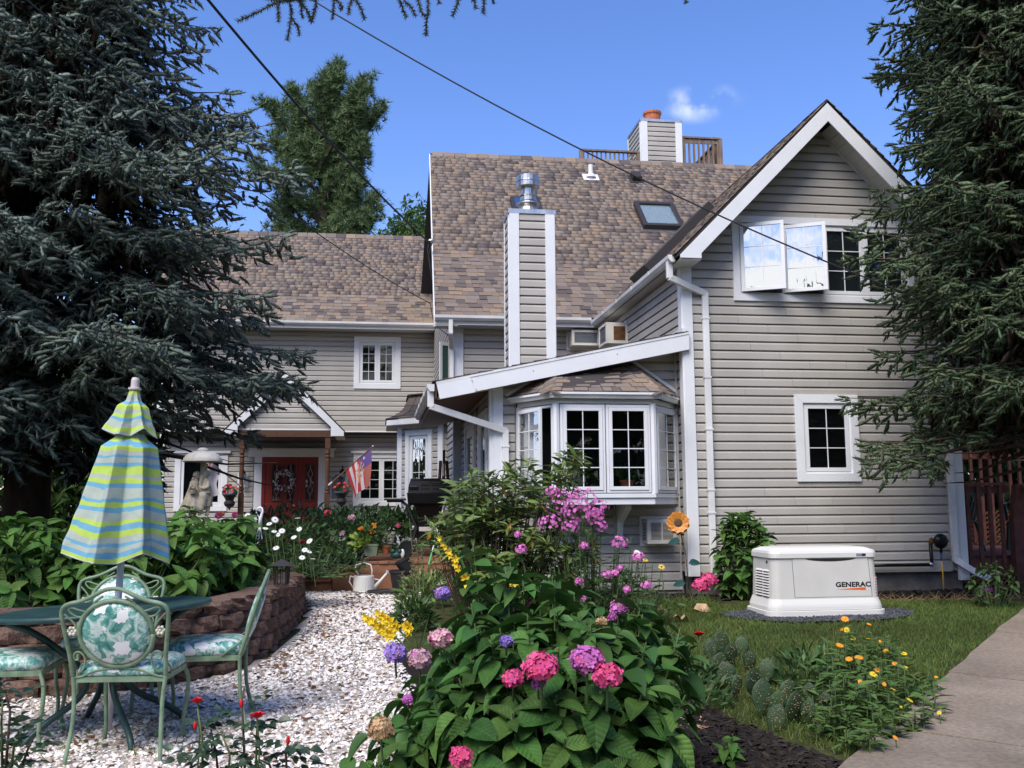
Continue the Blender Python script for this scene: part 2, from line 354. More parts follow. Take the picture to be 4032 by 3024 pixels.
def frames(D, N):
    X = nrm(D); Z = N - X * (X * N).sum(1, keepdims=True); bad = np.linalg.norm(Z, axis=1) < 1e-3
    if bad.any(): Z[bad] = np.cross(X[bad], np.array([0.31, 0.9, 0.2]))
    Z = nrm(Z); return np.stack([X, np.cross(Z, X), Z], axis=2)      # columns
def big_mesh(name, V, F, mat, parent=None, smooth=False, mi=None):    # F: (n,3) or (n,4) array
    me = bpy.data.meshes.new(name); k = F.shape[1]
    me.vertices.add(len(V)); me.vertices.foreach_set('co', np.ascontiguousarray(V, np.float32).ravel())
    me.loops.add(F.size); me.loops.foreach_set('vertex_index', np.ascontiguousarray(F, np.int32).ravel())
    me.polygons.add(len(F)); me.polygons.foreach_set('loop_start', np.arange(0, F.size, k, dtype=np.int32))
    if smooth: me.polygons.foreach_set('use_smooth', np.ones(len(F), bool))
    mats = mat if isinstance(mat, (list, tuple)) else [mat]
    for m in mats: me.materials.append(m)
    if mi is not None: me.polygons.foreach_set('material_index', np.ascontiguousarray(mi, np.int32))
    me.update(calc_edges=True); me.validate()
    o = bpy.data.objects.new(name, me); COL.objects.link(o)
    if parent is not None: o.parent = parent
    return o
def scatter_arrays(tv, tf, P, R, S):
    n, k = len(P), len(tv)
    S = np.asarray(S, float); S = S[:, None, None] if S.ndim == 1 else S[:, None, :]
    V = np.einsum('nij,nkj->nki', R, tv[None] * S) + P[:, None]
    F = (tf[None] + (np.arange(n) * k)[:, None, None]).reshape(-1, tf.shape[1])
    return V.reshape(-1, 3), F
def scatter(name, tmpl, P, D, N, S, mat, parent=None, loc=(0, 0, 0), smooth=False):
    P = np.asarray(P, float) - np.asarray(loc, float); R = frames(np.asarray(D, float), np.asarray(N, float))
    V, F = scatter_arrays(tmpl[0], tmpl[1], P, R, S)
    return big_mesh(name, V, F, mat, parent, smooth)
def pieces(name, tmpl, P, D, N, S, mat, parent, loc=(0, 0, 0), most=300, rest_name=None, smooth=False):
    near_mat = {'hydrangea_leaf': m_hydv, 'light_hydrangea_leaf': m_hydv2}.get(mat.name, mat)
    """alike pieces: the ones nearest to the camera as objects sharing a mesh, the others joined as one part of kind stuff"""
    P = np.asarray(P, float); D = np.asarray(D, float); N = np.asarray(N, float); S = np.asarray(S, float)
    order = np.argsort(np.linalg.norm(P - CAMP, axis=1)); near, far = order[:most], order[most:]
    me = bpy.data.meshes.new(name); me.from_pydata(tmpl[0].tolist(), [], [tuple(map(int, f)) for f in tmpl[1]]); me.materials.append(near_mat); me.update()
    if smooth: me.polygons.foreach_set('use_smooth', np.ones(len(me.polygons), bool))
    R = frames(D, N); lo = np.asarray(loc, float)
    for i in near:
        o = bpy.data.objects.new(name, me); COL.objects.link(o); o.parent = parent
        m = Matrix.Identity(4); s = np.broadcast_to(S[i], (3,))
        for r in range(3):
            for c in range(3): m[r][c] = R[i][r][c] * s[c]
            m[r][3] = P[i][r] - lo[r]
        o.matrix_basis = m
    if len(far):
        o = scatter(rest_name or name, tmpl, P[far], D[far], N[far], S[far], mat, parent, loc, smooth); o['kind'] = 'stuff'
# leaf templates, length 1 along +X, normal +Z
def leaf_t(w=0.5, curve=0.25, fold=0.12, seg=4, tip=1.0):
    v, f = [], []
    xs = np.linspace(0, 1, seg + 1)
    for x in xs:
        hw = w / 2 * (math.sin(math.pi * min(1, x ** 0.72)) ** 0.8 if 0 < x < 1 else 0.02)
        z = -curve * x * x
        v += [(x, -hw, z + fold * hw * 2), (x, 0, z), (x, hw, z + fold * hw * 2)]
    for i in range(seg):
        a = i * 3; f += [(a, a + 3, a + 4, a + 1), (a + 1, a + 4, a + 5, a + 2)]
    return np.array(v, float), np.array(f)
LEAF_H = leaf_t(0.62, 0.28, 0.22, 5)
LEAF_R = leaf_t(0.30, 0.22, 0.12, 3)
LEAF_S = leaf_t(0.42, 0.2, 0.15, 2)
LEAF_B = leaf_t(0.12, 0.45, 0.1, 3)
def petal_disc(n=5, w=0.5, cup=0.2):
    v = [(0, 0, 0)]; f = []
    for i in range(n):
        a = 2 * math.pi * i / n; h = math.pi / n * 0.95
        for da, r in ((-h, 0.62), (-h * 0.45, 1.0), (h * 0.45, 1.0), (h, 0.62)):
            v.append((r * math.cos(a + da), r * math.sin(a + da), cup * r))
        b = 1 + 4 * i; f += [(0, b, b + 1, b + 2), (0, b + 2, b + 3, b + 3)]
    return np.array(v, float), np.array([q if q[2] != q[3] else (q[0], q[1], q[2], q[2]) for q in f])
def floret_t(n=4):          # triangles only
    v = [(0, 0, 0)]; f = []
    for i in range(n):
        a = 2 * math.pi * i / n; h = math.pi / n * 0.93
        b = len(v)
        for da, r in ((-h, 0.6), (-h * 0.4, 1.0), (h * 0.4, 1.0), (h, 0.6)): v.append((r * math.cos(a + da), r * math.sin(a + da), 0.18 * r))
        f += [(0, b, b + 1), (0, b + 1, b + 2), (0, b + 2, b + 3)]
    return np.array(v, float), np.array(f)
FLORET4, FLORET5 = floret_t(4), floret_t(5)
def sphere_dirs(n, zmin=-1.0):
    i = np.arange(n) + 0.5; z = 1 - (1 - zmin) * i / n; ph = i * 2.399963
    r = np.sqrt(np.maximum(0, 1 - z * z)); return np.stack([r * np.cos(ph), r * np.sin(ph), z], 1)
# ================================================================== THE HOUSE
house = thing('house', 'beige vinyl-sided two-storey house with brown shingle roofs and white trim', 'house', HO, YAW)
class Plane:
    def __init__(s, O, ea, eo): s.O, s.ea, s.eo = np.array(O, float), np.array(ea, float), np.array(eo, float)
    def p(s, a, o, z): return s.O + s.ea * a + s.eo * o + np.array([0, 0, z])
def front(b): return Plane((0, b, 0), (1, 0, 0), (0, -1, 0))
def leftside(a): return Plane((a, 0, 0), (0, 1, 0), (-1, 0, 0))
def pbox(mb, pl, a0, a1, o0, o1, z0, z1, mi=0):
    v = [pl.p(a, o, z) for a in (a0, a1) for o in (o0, o1) for z in (z0, z1)]
    return mb.add(v, [(0, 1, 3, 2), (4, 6, 7, 5), (0, 4, 5, 1), (2, 3, 7, 6), (0, 2, 6, 4), (1, 5, 7, 3)], mi)
LAP = 0.1150
PROF = [(0.001, 0.001), (0.032, 0.0), (0.0325, 0.006), (0.030, 0.076), (0.015, 0.099), (0.001, 0.1005), (0.001, 0.1149)]
def siding(parent, pl, z0, z1, lo, hi, rects=(), lap=LAP):
    n = int(math.ceil((z1 - z0) / lap - 0.05))
    for i in range(n):
        zb = z0 + i * lap
        zt = min(zb + lap, z1)
        spans = [(None, None)]
        for (ra0, ra1, rz0, rz1) in rects:
            if zb >= rz0 - 0.004 and zb + lap * 0.9 <= rz1 + 0.004:
                ns = []
                for (sa, sb) in spans:
                    L0 = sa if sa is not None else -1e9; H0 = sb if sb is not None else 1e9
                    if ra1 <= L0 or ra0 >= H0: ns.append((sa, sb)); continue
                    if ra0 > L0: ns.append((sa, ra0))
                    if ra1 < H0: ns.append((ra1, sb))
                spans = ns
        cut = []
        for (sa, sb) in spans:
            x0, x1 = (sa if sa is not None else lo(zb)), (sb if sb is not None else hi(zb))
            if x1 - x0 > 2.2:
                k = int((x1 - x0) / 2.6) + 1; prev = sa
                for j in range(1, k + 1):
                    c_ = x0 + (x1 - x0) * (j / (k + 1) + .9 / (k + 1) * (((i * 0.618 + j * .37) % 1) - .5)); cut.append((prev, c_ - .0015)); prev = c_ + .0015
                cut.append((prev, sb))
            else: cut.append((sa, sb))
        for ci, (sa, sb) in enumerate(cut):
            V = []
            for (o, dz) in PROF:
                z = min(zb + dz, z1)
                a0 = max(lo(z), sa) if sa is not None else lo(z); a1 = min(hi(z), sb) if sb is not None else hi(z)
                if a1 - a0 < 0.003: m = (a0 + a1) / 2; a0 = a1 = m
                V += [pl.p(a0, o + .0012 * (ci % 2), z), pl.p(a1, o + .0012 * (ci % 2), z)]
            w = max(np.linalg.norm(V[2 * k + 1] - V[2 * k]) for k in range(len(PROF)))
            if w < 0.03: continue
            k = len(PROF)
            V += [pl.p(0, 0, 0)] * 0
            F = [(2 * j, 2 * j + 1, 2 * j + 3, 2 * j + 2) for j in range(k - 1)] + [tuple(2 * j for j in range(k))[::-1], tuple(2 * j + 1 for j in range(k))]
            MB().add(V, F).build('siding_plank', m_siding, parent)
def const(v): return lambda z: v
def board(name, parent, pl, a0, a1, z0, z1, th=0.034, mat=None, o0=0.0):
    return pbox(MB(), pl, a0, a1, o0, o0 + th + .013, z0, z1).build(name, mat or m_white, parent, bevel=0.003)
def window(pl, a0, a1, z0, z1, cas=0.1, n=1, grid=(2, 3), frame=0.05, sashw=0.045, back=m_dark, opened=None, label=None, casing_mat=None, sill=False):
    mb = MB(); T = 0.053
    # mitred casing
    for k in range(4):
        P = [(a0, z0), (a1, z0), (a1, z1), (a0, z1)]; Q = [(a0 + cas, z0 + cas), (a1 - cas, z0 + cas), (a1 - cas, z1 - cas), (a0 + cas, z1 - cas)]
        j = (k + 1) % 4
        mb.prism([pl.p(*(P[k][0], 0.004, P[k][1])), pl.p(P[j][0], 0.004, P[j][1]), pl.p(Q[j][0], 0.004, Q[j][1]), pl.p(Q[k][0], 0.004, Q[k][1])], pl.eo * T)
    if sill: pbox(mb, pl, a0 - 0.03, a1 + 0.03, 0.004, 0.07, z0 - 0.03, z0 + 0.0)
    w = mb.build('window', casing_mat or m_white, house, bevel=0.003)
    if label: w['label'] = label
    ia0, ia1, iz0, iz1 = a0 + cas, a1 - cas, z0 + cas, z1 - cas
    pbox(MB(), pl, ia0 - .02, ia1 + .02, 0.0005, 0.004, iz0 - .02, iz1 + .02).build('shade_backing', back, w)  # flat sheet behind the glass, by default coloured as the unlit room's shade
    fr = MB()
    pbox(fr, pl, ia0, ia1, .004, .028, iz0, iz0 + frame * .5); pbox(fr, pl, ia0, ia1, .004, .028, iz1 - frame * .5, iz1)
    pbox(fr, pl, ia0, ia0 + frame * .5, .004, .028, iz0 + frame * .5, iz1 - frame * .5); pbox(fr, pl, ia1 - frame * .5, ia1, .004, .028, iz0 + frame * .5, iz1 - frame * .5)
    sw = (ia1 - ia0 - frame) / n
    for k in range(1, n): c = ia0 + frame * .5 + sw * k; pbox(fr, pl, c - .012, c + .012, .004, .034, iz0 + frame * .5, iz1 - frame * .5)
    fr.build('frame', casing_mat or m_white, w)
    for k in range(n):
        s0 = ia0 + frame * .5 + sw * k + (0.013 if k else 0.001); s1 = ia0 + frame * .5 + sw * (k + 1) - (0.013 if k < n - 1 else 0.001)
        q0, q1 = iz0 + frame * .5 + .001, iz1 - frame * .5 - .001
        spl = pl; off = .006; gm = m_glass
        if opened and k in opened:
            ang, hinge = opened[k]; c, sn = math.cos(ang), math.sin(ang)
            if hinge == 'l': spl = Plane(pl.p(s0, .03, 0), pl.ea * c + pl.eo * sn, pl.eo * c - pl.ea * sn); s1 = s1 - s0; s0 = 0.0
            else: spl = Plane(pl.p(s1, .03, 0), pl.ea * c - pl.eo * sn, pl.eo * c + pl.ea * sn); s0 = s0 - s1; s1 = 0.0
            gm = opened.get('glass', m_glass)
        sb = MB()
        pbox(sb, spl, s0, s1, off, off + .03, q0, q0 + sashw); pbox(sb, spl, s0, s1, off, off + .03, q1 - sashw, q1)
        pbox(sb, spl, s0, s0 + sashw, off, off + .03, q0 + sashw, q1 - sashw); pbox(sb, spl, s1 - sashw, s1, off, off + .03, q0 + sashw, q1 - sashw)
        sb.build('sash', casing_mat or m_white, w, bevel=0.002)
        g0, g1, h0, h1 = s0 + sashw, s1 - sashw, q0 + sashw, q1 - sashw
        pbox(MB(), spl, g0 - .004, g1 + .004, off + .012, off + .016, h0 - .004, h1 + .004).build('pane', gm, w)
        mu = MB(); cx, cz = grid
        for i in range(1, cx): c = g0 + (g1 - g0) * i / cx; pbox(mu, spl, c - .0055, c + .0055, off + .0165, off + .022, h0, h1)
        for i in range(1, cz): c = h0 + (h1 - h0) * i / cz; pbox(mu, spl, g0, g1, off + .0165, off + .0215, c - .0055, c + .0055)
        if cx > 1 or cz > 1: mu.build('muntin', m_white, w)
    return w

# unit wedge for shingles: x along the eave, y up the slope, z = normal
_shv = np.array([(-.5, 0, 0), (.5, 0, 0), (.5, 1, 0), (-.5, 1, 0), (-.5, 0, 1), (.5, 0, 1), (.5, 1, .12), (-.5, 1, .12)], float)
_shf = [(4, 5, 6, 7), (0, 1, 5, 4), (1, 2, 6, 5), (3, 0, 4, 7), (2, 3, 7, 6)]
_shmesh = {}
def shingles(parent, P0, eu, es, L, lo, hi, expo=0.127, wid=(0.10, 0.24), most=300, mat=None, seed=1, near_first=True):
    """rows of laminated tabs on a slope: P0 eave corner, eu along the eave, es up the slope; parent is at the house's origin"""
    mat = mat or m_shingle
    rs = random.Random(seed); eu, es = nrm(np.array(eu, float)), nrm(np.array(es, float)); n = np.cross(eu, es)
    if n[2] < 0: n = -n
    R = np.array([eu, np.cross(n, eu), n]).T
    if np.dot(R[:, 1], es) < 0: R[:, 0] = -R[:, 0]; R[:, 1] = -R[:, 1]
    items = []
    for r in range(int(L / expo)):
        s = r * expo; u = lo(s) - rs.random() * .2; thick = True; h = hi(s)
        while u < h:
            w = rs.uniform(*wid); a, b = max(u, lo(s)), min(u + w, h)
            if b - a > .02:
                t = 0.0145 if thick else 0.0065
                items.append((np.array(P0) + eu * ((a + b) / 2) + es * (s + rs.uniform(-.003, .003)) + n * 0.002, b - a - .004, min(expo * 1.28, L - s + .02), t * rs.uniform(.85, 1.15)))
            u += w; thick = (not thick) if rs.random() < .8 else thick
    if mat.name not in _shmesh:
        me = bpy.data.meshes.new('shingle'); me.from_pydata(_shv.tolist(), [], _shf); me.materials.append(mat); _shmesh[mat.name] = me
    if near_first:
        W = np.array([fromh(*i[0]) for i in items]); order = np.argsort(np.linalg.norm(W - CAMP, axis=1))
    else: order = np.arange(len(items))
    for k in order[:most]:
        c, w, l, t = items[k]
        o = bpy.data.objects.new('shingle', _shmesh[mat.name]); COL.objects.link(o); o.parent = parent
        m = Matrix.Identity(4)
        for i in range(3):
            m[i][0], m[i][1], m[i][2], m[i][3] = R[i, 0] * w, R[i, 1] * l, R[i, 2] * t, c[i]
        o.matrix_basis = m
    rest = order[most:]
    if len(rest):
        P = np.array([items[k][0] for k in rest]); S = np.array([items[k][1:] for k in rest])
        V, F = scatter_arrays(_shv, np.array(_shf), P, np.repeat(R[None], len(rest), 0), S)
        o = big_mesh('shingle_field', V, F, mat, parent); o['kind'] = 'stuff'

# ------------------------------------------------------------ right wing
ZB = 0.53
pr = front(0.0)
AP, APZ, TL = 1.84, 6.50, 4.46           # ridge position, ridge height, eave-tip height
def gable_hi(z): return 3.44 if z < 4.62 else min(3.44, AP + (APZ - .16 - z) * 1.0)
def gable_lo(z): return 0.02 if z < 4.5 else max(0.02, AP - (APZ - .16 - z) * 1.0)
wall = MB().box(0, 3.60, 0.0, 0.12, ZB, 4.45)
wall.prism([(0, 0, 4.451), (3.6, 0, 4.451), (AP, 0, APZ - .12)], (0, .12, 0))
wall_r = wall.build('wall', m_siding, house)
u0 = onb(2877, 849, -.03); u1 = onb(3690, 1190, -.03)
UW = (u0[0], u0[0] + 2.47, onb(2890, 1184, -.03)[1], u0[1])
l0 = onb(3124, 1554, -.03); l1 = onb(3391, 1896, -.03)
LW = (l0[0] + .005, l1[0] - .005, l1[1], l0[1])
RS = [(UW[0] + .05, UW[1] - .05, UW[2] + .0, UW[3]), (LW[0] + .05, LW[1] - .05, LW[2], LW[3])]
siding(wall_r, pr, ZB + .03, APZ - .16, gable_lo, gable_hi, RS)
window(pr, *LW, cas=.105, n=1, grid=(2, 3), label='small window with six panes low on the right gable')
window(pr, *UW, cas=.09, n=4, grid=(2, 3), back=m_blind, opened={0: (math.radians(27), 'l'), 1: (math.radians(27), 'l'), 'glass': m_glass_coat}, label='wide upper window with its left two casements swung open')
board('base_trim', wall_r, pr, 0.13, 3.42, ZB - .01, ZB + .028, .024, m_siding)
board('corner_board', wall_r, pr, -0.03, 0.10, ZB - .02, 4.38, .036)
board('corner_board', wall_r, pr, 3.51, 3.64, ZB - .12, 4.45, .036)
board('corner_post', wall_r, pr, 3.405, 3.43, ZB, 4.45, .02, m_siding)
MB().box(0.02, 3.6, 0.05, 0.3, -0.2, ZB - .02).build('foundation', m_found, house)
# left side of the right wing, above the lean-to roof and below
ps = leftside(0.0)
side_wall = MB().box(0.002, .1, .121, 4.75, ZB, 4.38).build('side_wall', m_siding, house)
siding(side_wall, ps, ZB + .03, 4.36, const(.10), const(4.6))
board('corner_board', side_wall, ps, -.036, .10, ZB - .02, 4.37, .032)
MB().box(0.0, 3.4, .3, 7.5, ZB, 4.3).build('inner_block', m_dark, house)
# roof of the right wing
OH = 0.42; s2 = math.sqrt(.5)
roof_r = MB()
roof_r.prism([(AP, -OH, APZ), (-.20, -OH, TL), (-.20, -OH, TL - .06), (AP, -OH, APZ - .085)], (0, 6.9, 0))
roof_r.prism([(AP, -OH, APZ), (3.90, -OH, TL), (3.90, -OH, TL - .06), (AP, -OH, APZ - .085)], (0, 6.9, 0))
roof_r = roof_r.build('wing_roof', m_under, house)
shingles(roof_r, (-.22, -OH - .02, TL - .02), (0, 1, 0), (s2, 0, s2), 2.93, const(0.0), lambda s: 4.62 + s * s2 + .1, most=0, seed=3)
shingles(roof_r, (3.92, -OH - .02, TL - .02), (0, 1, 0), (-s2, 0, s2), 2.93, const(0.0), const(6.8), most=0, seed=4)
fas = MB(); FB = -OH - .022
fas.prism([(AP, FB, APZ - .03), (-.165, FB, TL - .035), (-.165, FB, TL - .075), (.105, FB, TL - .075), (.105, FB, TL - .01), (AP, FB, APZ - .27)], (0, .022, 0))
fas.build('rake_board', m_white, roof_r, bevel=.003)
fas = MB(); fas.prism([(AP, FB, APZ - .03), (AP, FB, APZ - .27), (3.575, FB, TL - .01), (3.575, FB, TL - .075), (3.845, FB, TL - .075), (3.845, FB, TL - .035)], (0, .022, 0))
fas.build('rake_board', m_white, roof_r, bevel=.003)
# soffit panels under the rakes: one panel at a time, right slope seen from below
for side in (-1, 1):
    L_ = 1.70 * math.sqrt(2) + .1; npan = 17
    for i in range(npan):
        sa, sb_ = .14 + i * L_ / npan, .14 + (i + 1) * L_ / npan - .007
        pts = []
        for s_ in (sa, sb_): pts.append((AP + side * s_ * s2, APZ - .16 - s_ * s2))
        MB().prism([(pts[0][0], -OH + .01, pts[0][1]), (pts[1][0], -OH + .01, pts[1][1]), (pts[1][0], -OH + .01, pts[1][1] - .012), (pts[0][0], -OH + .01, pts[0][1] - .012)], (0, OH - .03, 0)).build('soffit_panel', m_soffit, roof_r)
    t0, t1 = .18, L_ + .1
    MB().prism([(AP + side * t0 * s2, -.035, APZ - .175 - t0 * s2), (AP + side * t1 * s2, -.035, APZ - .175 - t1 * s2), (AP + side * t1 * s2, -.035, APZ - .215 - t1 * s2), (AP + side * t0 * s2, -.035, APZ - .215 - t0 * s2)], (0, .018, 0)).build('frieze_trim', m_soffit, roof_r)
MB().box(-.165, .0, -OH, 4.2, TL - .09, TL - .076).build('eave_soffit', m_soffit, roof_r)
MB().box(-.165, .105, -OH + .001, -.0, TL - .092, TL - .0765).build('eave_return', m_white, roof_r)
# gutter with its brackets along the left eave
def gutter(path_ab, z, parent, outv, hangers=True):
    g = MB(); (x0, y0), (x1, y1) = path_ab; ov = np.array(outv, float)
    pr_ = [(0, 0), (0, -.085), (.05, -.085), (.085, -.045), (.09, 0.0), (.082, 0.0), (.077, -.042), (.046, -.077), (.008, -.077), (.008, 0)]
    P = [np.array([x0, y0, z]) + ov * o + np.array([0, 0, dz]) for o, dz in pr_]
    g.prism(P, (x1 - x0, y1 - y0, 0)); ob = g.build('gutter', m_gutter, parent)
    for e, (x, y) in enumerate(((x0, y0), (x1, y1))):
        d = nrm(np.array([x1 - x0, y1 - y0, 0])) * (-.004 if e == 0 else .004)
        MB().prism([np.array([x, y, z]) + ov * o + np.array([0, 0, dz]) for o, dz in pr_[:5]], d).build('end_cap', m_gutter, ob)
    if hangers:
        L_ = math.hypot(x1 - x0, y1 - y0); k = max(2, int(L_ / .75))
        for i in range(1, k):
            t = i / k; c = np.array([x0 + (x1 - x0) * t, y0 + (y1 - y0) * t, z]); d = nrm(np.array([x1 - x0, y1 - y0, 0])) * .03
            MB().prism([c + ov * o * 1.06 + np.array([0, 0, dz * 1.06 + .004]) for o, dz in pr_[:5]], d).build('joint_band', m_white, ob)
    return ob
gut_r = gutter(((-.19, -.30), (-.19, 4.12)), TL - .005, roof_r, (-1, 0, 0))
def downspout(name, pts, w=.078, d=.056, mat=None, bands=(), parent=house):
    mb = MB(); P = [np.array(p, float) for p in pts]
    for p, q in zip(P[:-1], P[1:]):
        e = nrm(q - p); mb.bar(p - e * .012, q + e * .012, w, d, upv=(0, -1, 0) if abs(e[1]) < .7 else (0, 0, 1))
    o = mb.build(name, mat or m_gutter, parent, bevel=.006)
    for (a, b, z) in bands: MB().box(a - w / 2 - .008, a + w / 2 + .008, b - d / 2 - .006, b + d / 2 + .006, z, z + .02).build('strap', m_gutter, o)
    return o
downspout('downspout', [(-.235, -.20, TL - .08), (-.235, -.20, TL - .27), (.262, -.062, 4.03), (.262, -.062, ZB - .01)], bands=[(.262, -.062, z) for z in (3.7, 2.95, 2.3, 1.55, 1.27)])
ds2 = downspout('downspout', [(3.455, -.062, 4.3), (3.455, -.062, .66), (3.62, -.12, .54), (3.80, -.20, .43)], bands=[(3.455, -.062, z) for z in (2.9, 1.27, .72)])
MB().box(AP + .2 - .02, AP + .2, 0, 0.001, 0, .001)
# flat roof window on the left slope of the wing, seen edge-on
sk = MB()
def rl(d, b, h): return (-.20 + d - h * s2, b, TL + d + h * s2)
for (d0, d1, b0, b1, h0, h1) in ((.18, 1.16, 1.35, 1.42, 0, .14), (.18, 1.16, 2.1, 2.17, 0, .14), (.18, .26, 1.42, 2.1, 0, .14), (1.08, 1.16, 1.42, 2.1, 0, .14)):
    V = [rl(d, b, h) for d in (d0, d1) for b in (b0, b1) for h in (h0, h1)]
    sk.add(V, [(0, 1, 3, 2), (4, 6, 7, 5), (0, 4, 5, 1), (2, 3, 7, 6), (0, 2, 6, 4), (1, 5, 7, 3)])
sko = sk.build('skylight', m_bronze, roof_r, bevel=.006)
MB().add([rl(d, b, h) for d in (.26, 1.08) for b in (1.42, 2.1) for h in (.10, .12)], [(0, 1, 3, 2), (4, 6, 7, 5), (0, 4, 5, 1), (2, 3, 7, 6), (0, 2, 6, 4), (1, 5, 7, 3)]).build('pane', m_glass_coat, sko)

# ------------------------------------------------------------ main block
EB, EZ, RB, RZ = 4.20, 4.53, 8.68, 8.99
pm = front(4.6); AL = -2.52
wall_m = MB().box(AL, 0.0, 4.6, 4.75, 1.0, 4.47).build('upper_wall', m_siding, house)
siding(wall_m, pm, 2.9, 4.42, const(AL + .14), const(-.0))
board('corner_board', wall_m, pm, AL - .02, AL + .125, 1.2, 4.42, .034)
gw = MB(); gw.prism([(AL, 4.6, 0), (AL, 4.6, 4.47), (AL, RB, 8.85), (AL, 12.9, 4.6), (AL, 12.9, 0)], (.12, 0, 0))
wall_g = gw.build('gable_wall', m_siding, house)
def glo(z): return 4.72 if z < 4.6 else 4.72 + (z - 4.6)
siding(wall_g, leftside(AL), 1.0, 8.5, glo, lambda z: 10.7 if z < 5.4 else max(glo(z) + .01, min(12.3, RB + (8.85 - z))))
board('corner_board', wall_g, leftside(AL), 4.56, 4.70, 1.2, 4.42, .034)
es_m = np.array([0, RB - EB, RZ - EZ]); LM = np.linalg.norm(es_m); es_m = es_m / LM
def rake(s): return -2.90 + .14 * s / LM
main_roof = MB()
n_m = np.array([0, -es_m[2], es_m[1]])
A0, A1, B1, B0 = np.array([-2.90, EB, EZ]), np.array([6.6, EB, EZ]), np.array([6.6, RB, RZ]), np.array([-2.76, RB, RZ])
main_roof.prism([A0, A1, B1, B0], -n_m * .10)
main_roof.prism([B0, B1, (6.6, 13.0, EZ), (-2.90, 13.0, EZ)], -n_m * .10)
main_roof = main_roof.build('main_roof', m_under, house)
shingles(main_roof, (0, EB - .02, EZ - .02 + .004), (1, 0, 0), es_m, LM, rake, lambda s: (-.14 + .72 * s + .08) if s * es_m[2] < APZ - EZ else 6.5, most=300, seed=11)
# rake edge of the main roof: board and soffit
rk = MB(); rk.prism([A0 + (-.02, 0, -.012), B0 + (-.02, 0, -.012), B0 + (-.02, 0, -.20), A0 + (-.02, 0, -.20)], (.022, 0, 0)); rk.build('rake_board', m_white, main_roof)
rk = MB(); rk.prism([A0 + (0, 0, -.17), B0 + (0, 0, -.17), (AL, RB, RZ - .17), (AL, EB, EZ - .17)], (0, 0, -.014)); rk.build('rake_soffit', m_soffit, main_roof)
MB().box(-2.90, 0, EB + .02, 4.6, EZ - .16, EZ - .146).build('eave_soffit', m_soffit, main_roof)
MB().box(-2.90, -.2, EB - .002, EB + .02, EZ - .16, EZ - .02).build('fascia_board', m_white, main_roof)
gutter(((-2.90, EB - .004), (-.27, EB - .004)), EZ - .012, main_roof, (0, -1, 0), hangers=False)
for i in range(38):                    # caps along the ridge
    x = -2.72 + i * .245
    MB().prism([(x, RB - .13, RZ - .115), (x, RB, RZ + .018), (x, RB + .13, RZ - .115), (x, RB + .13, RZ - .10), (x, RB, RZ + .036), (x, RB - .13, RZ - .10)], (.235, 0, .004)).build('ridge_cap', m_shingle, main_roof)
def roofpt(x, y, lift=0.0):            # pixel -> point on the main roof plane (house frame)
    d = ray(x, y); dl = np.array([d @ HU, d @ HW, d[2]]); cl = np.array([(CAMP - HO) @ HU, (CAMP - HO) @ HW, CAMP[2]])
    t = ((A0 + n_m * lift - cl) @ n_m) / (dl @ n_m); return cl + dl * t
# glazed skylight on the main slope
c0, c1 = roofpt(2532, 905), roofpt(2690, 905); w_ = c1[0] - c0[0]; h_ = (roofpt(2540, 812) - roofpt(2540, 905)) @ es_m
eu = np.array([1.0, 0, 0]); sp = Plane(c0, eu, n_m)
def sbox(mb, P, u0, u1, s0, s1, h0, h1, mi=0):
    V = [np.array(P) + eu * u + es_m * s + n_m * h for u in (u0, u1) for s in (s0, s1) for h in (h0, h1)]
    return mb.add(V, [(0, 1, 3, 2), (4, 6, 7, 5), (0, 4, 5, 1), (2, 3, 7, 6), (0, 2, 6, 4), (1, 5, 7, 3)], mi)
fr_ = .09
sko = MB(); sbox(sko, c0, 0, fr_, 0, h_, 0, .12); sbox(sko, c0, w_ - fr_, w_, 0, h_, 0, .12); sbox(sko, c0, fr_, w_ - fr_, 0, fr_, 0, .12); sbox(sko, c0, fr_, w_ - fr_, h_ - fr_, h_, 0, .12)
sko = sko.build('skylight', m_bronze, main_roof, bevel=.008)
sbox(MB(), c0, fr_, w_ - fr_, fr_, h_ - fr_, .06, .075).build('blind', m_whiteprint, sko)
sbox(MB(), c0, fr_, w_ - fr_, fr_, h_ - fr_, .085, .095).build('pane', m_glass, sko)
sbox(MB(), c0, -.06, w_ + .06, -.1, 0, .012, .02).build('flashing', m_steel, sko)
v0 = roofpt(2326, 702)
vp = MB(); vp.lathe([(.05, -.05), (.05, .30), (.036, .30), (.036, .25)], 12, v0); vp.lathe([(.12, .02), (.06, .10)], 12, v0); sbox(vp, v0, -.17, .17, -.12, .16, .012, .022); vp.build('vent_pipe', m_white, main_roof)
v1 = roofpt(2505, 712)
vb = MB(); sbox(vb, v1, -.1, .1, -.05, .2, .0, .13); sbox(vb, v1, -.16, .16, -.14, .24, .012, .02); vb.build('box_vent', m_bronze, main_roof, bevel=.02)
# small second skylight half hidden behind the flue
for (xa, xb) in ((2020, 2065), (2120, 2155)): pass
c2 = roofpt(2018, 840); sk2 = MB(); sbox(sk2, c2, 0, .6, .0, .55, 0, .10); sk2 = sk2.build('skylight', m_bronze, main_roof, bevel=.008)
sbox(MB(), c2, .07, .53, .07, .48, .101, .106).build('pane', m_glass_coat, sk2)
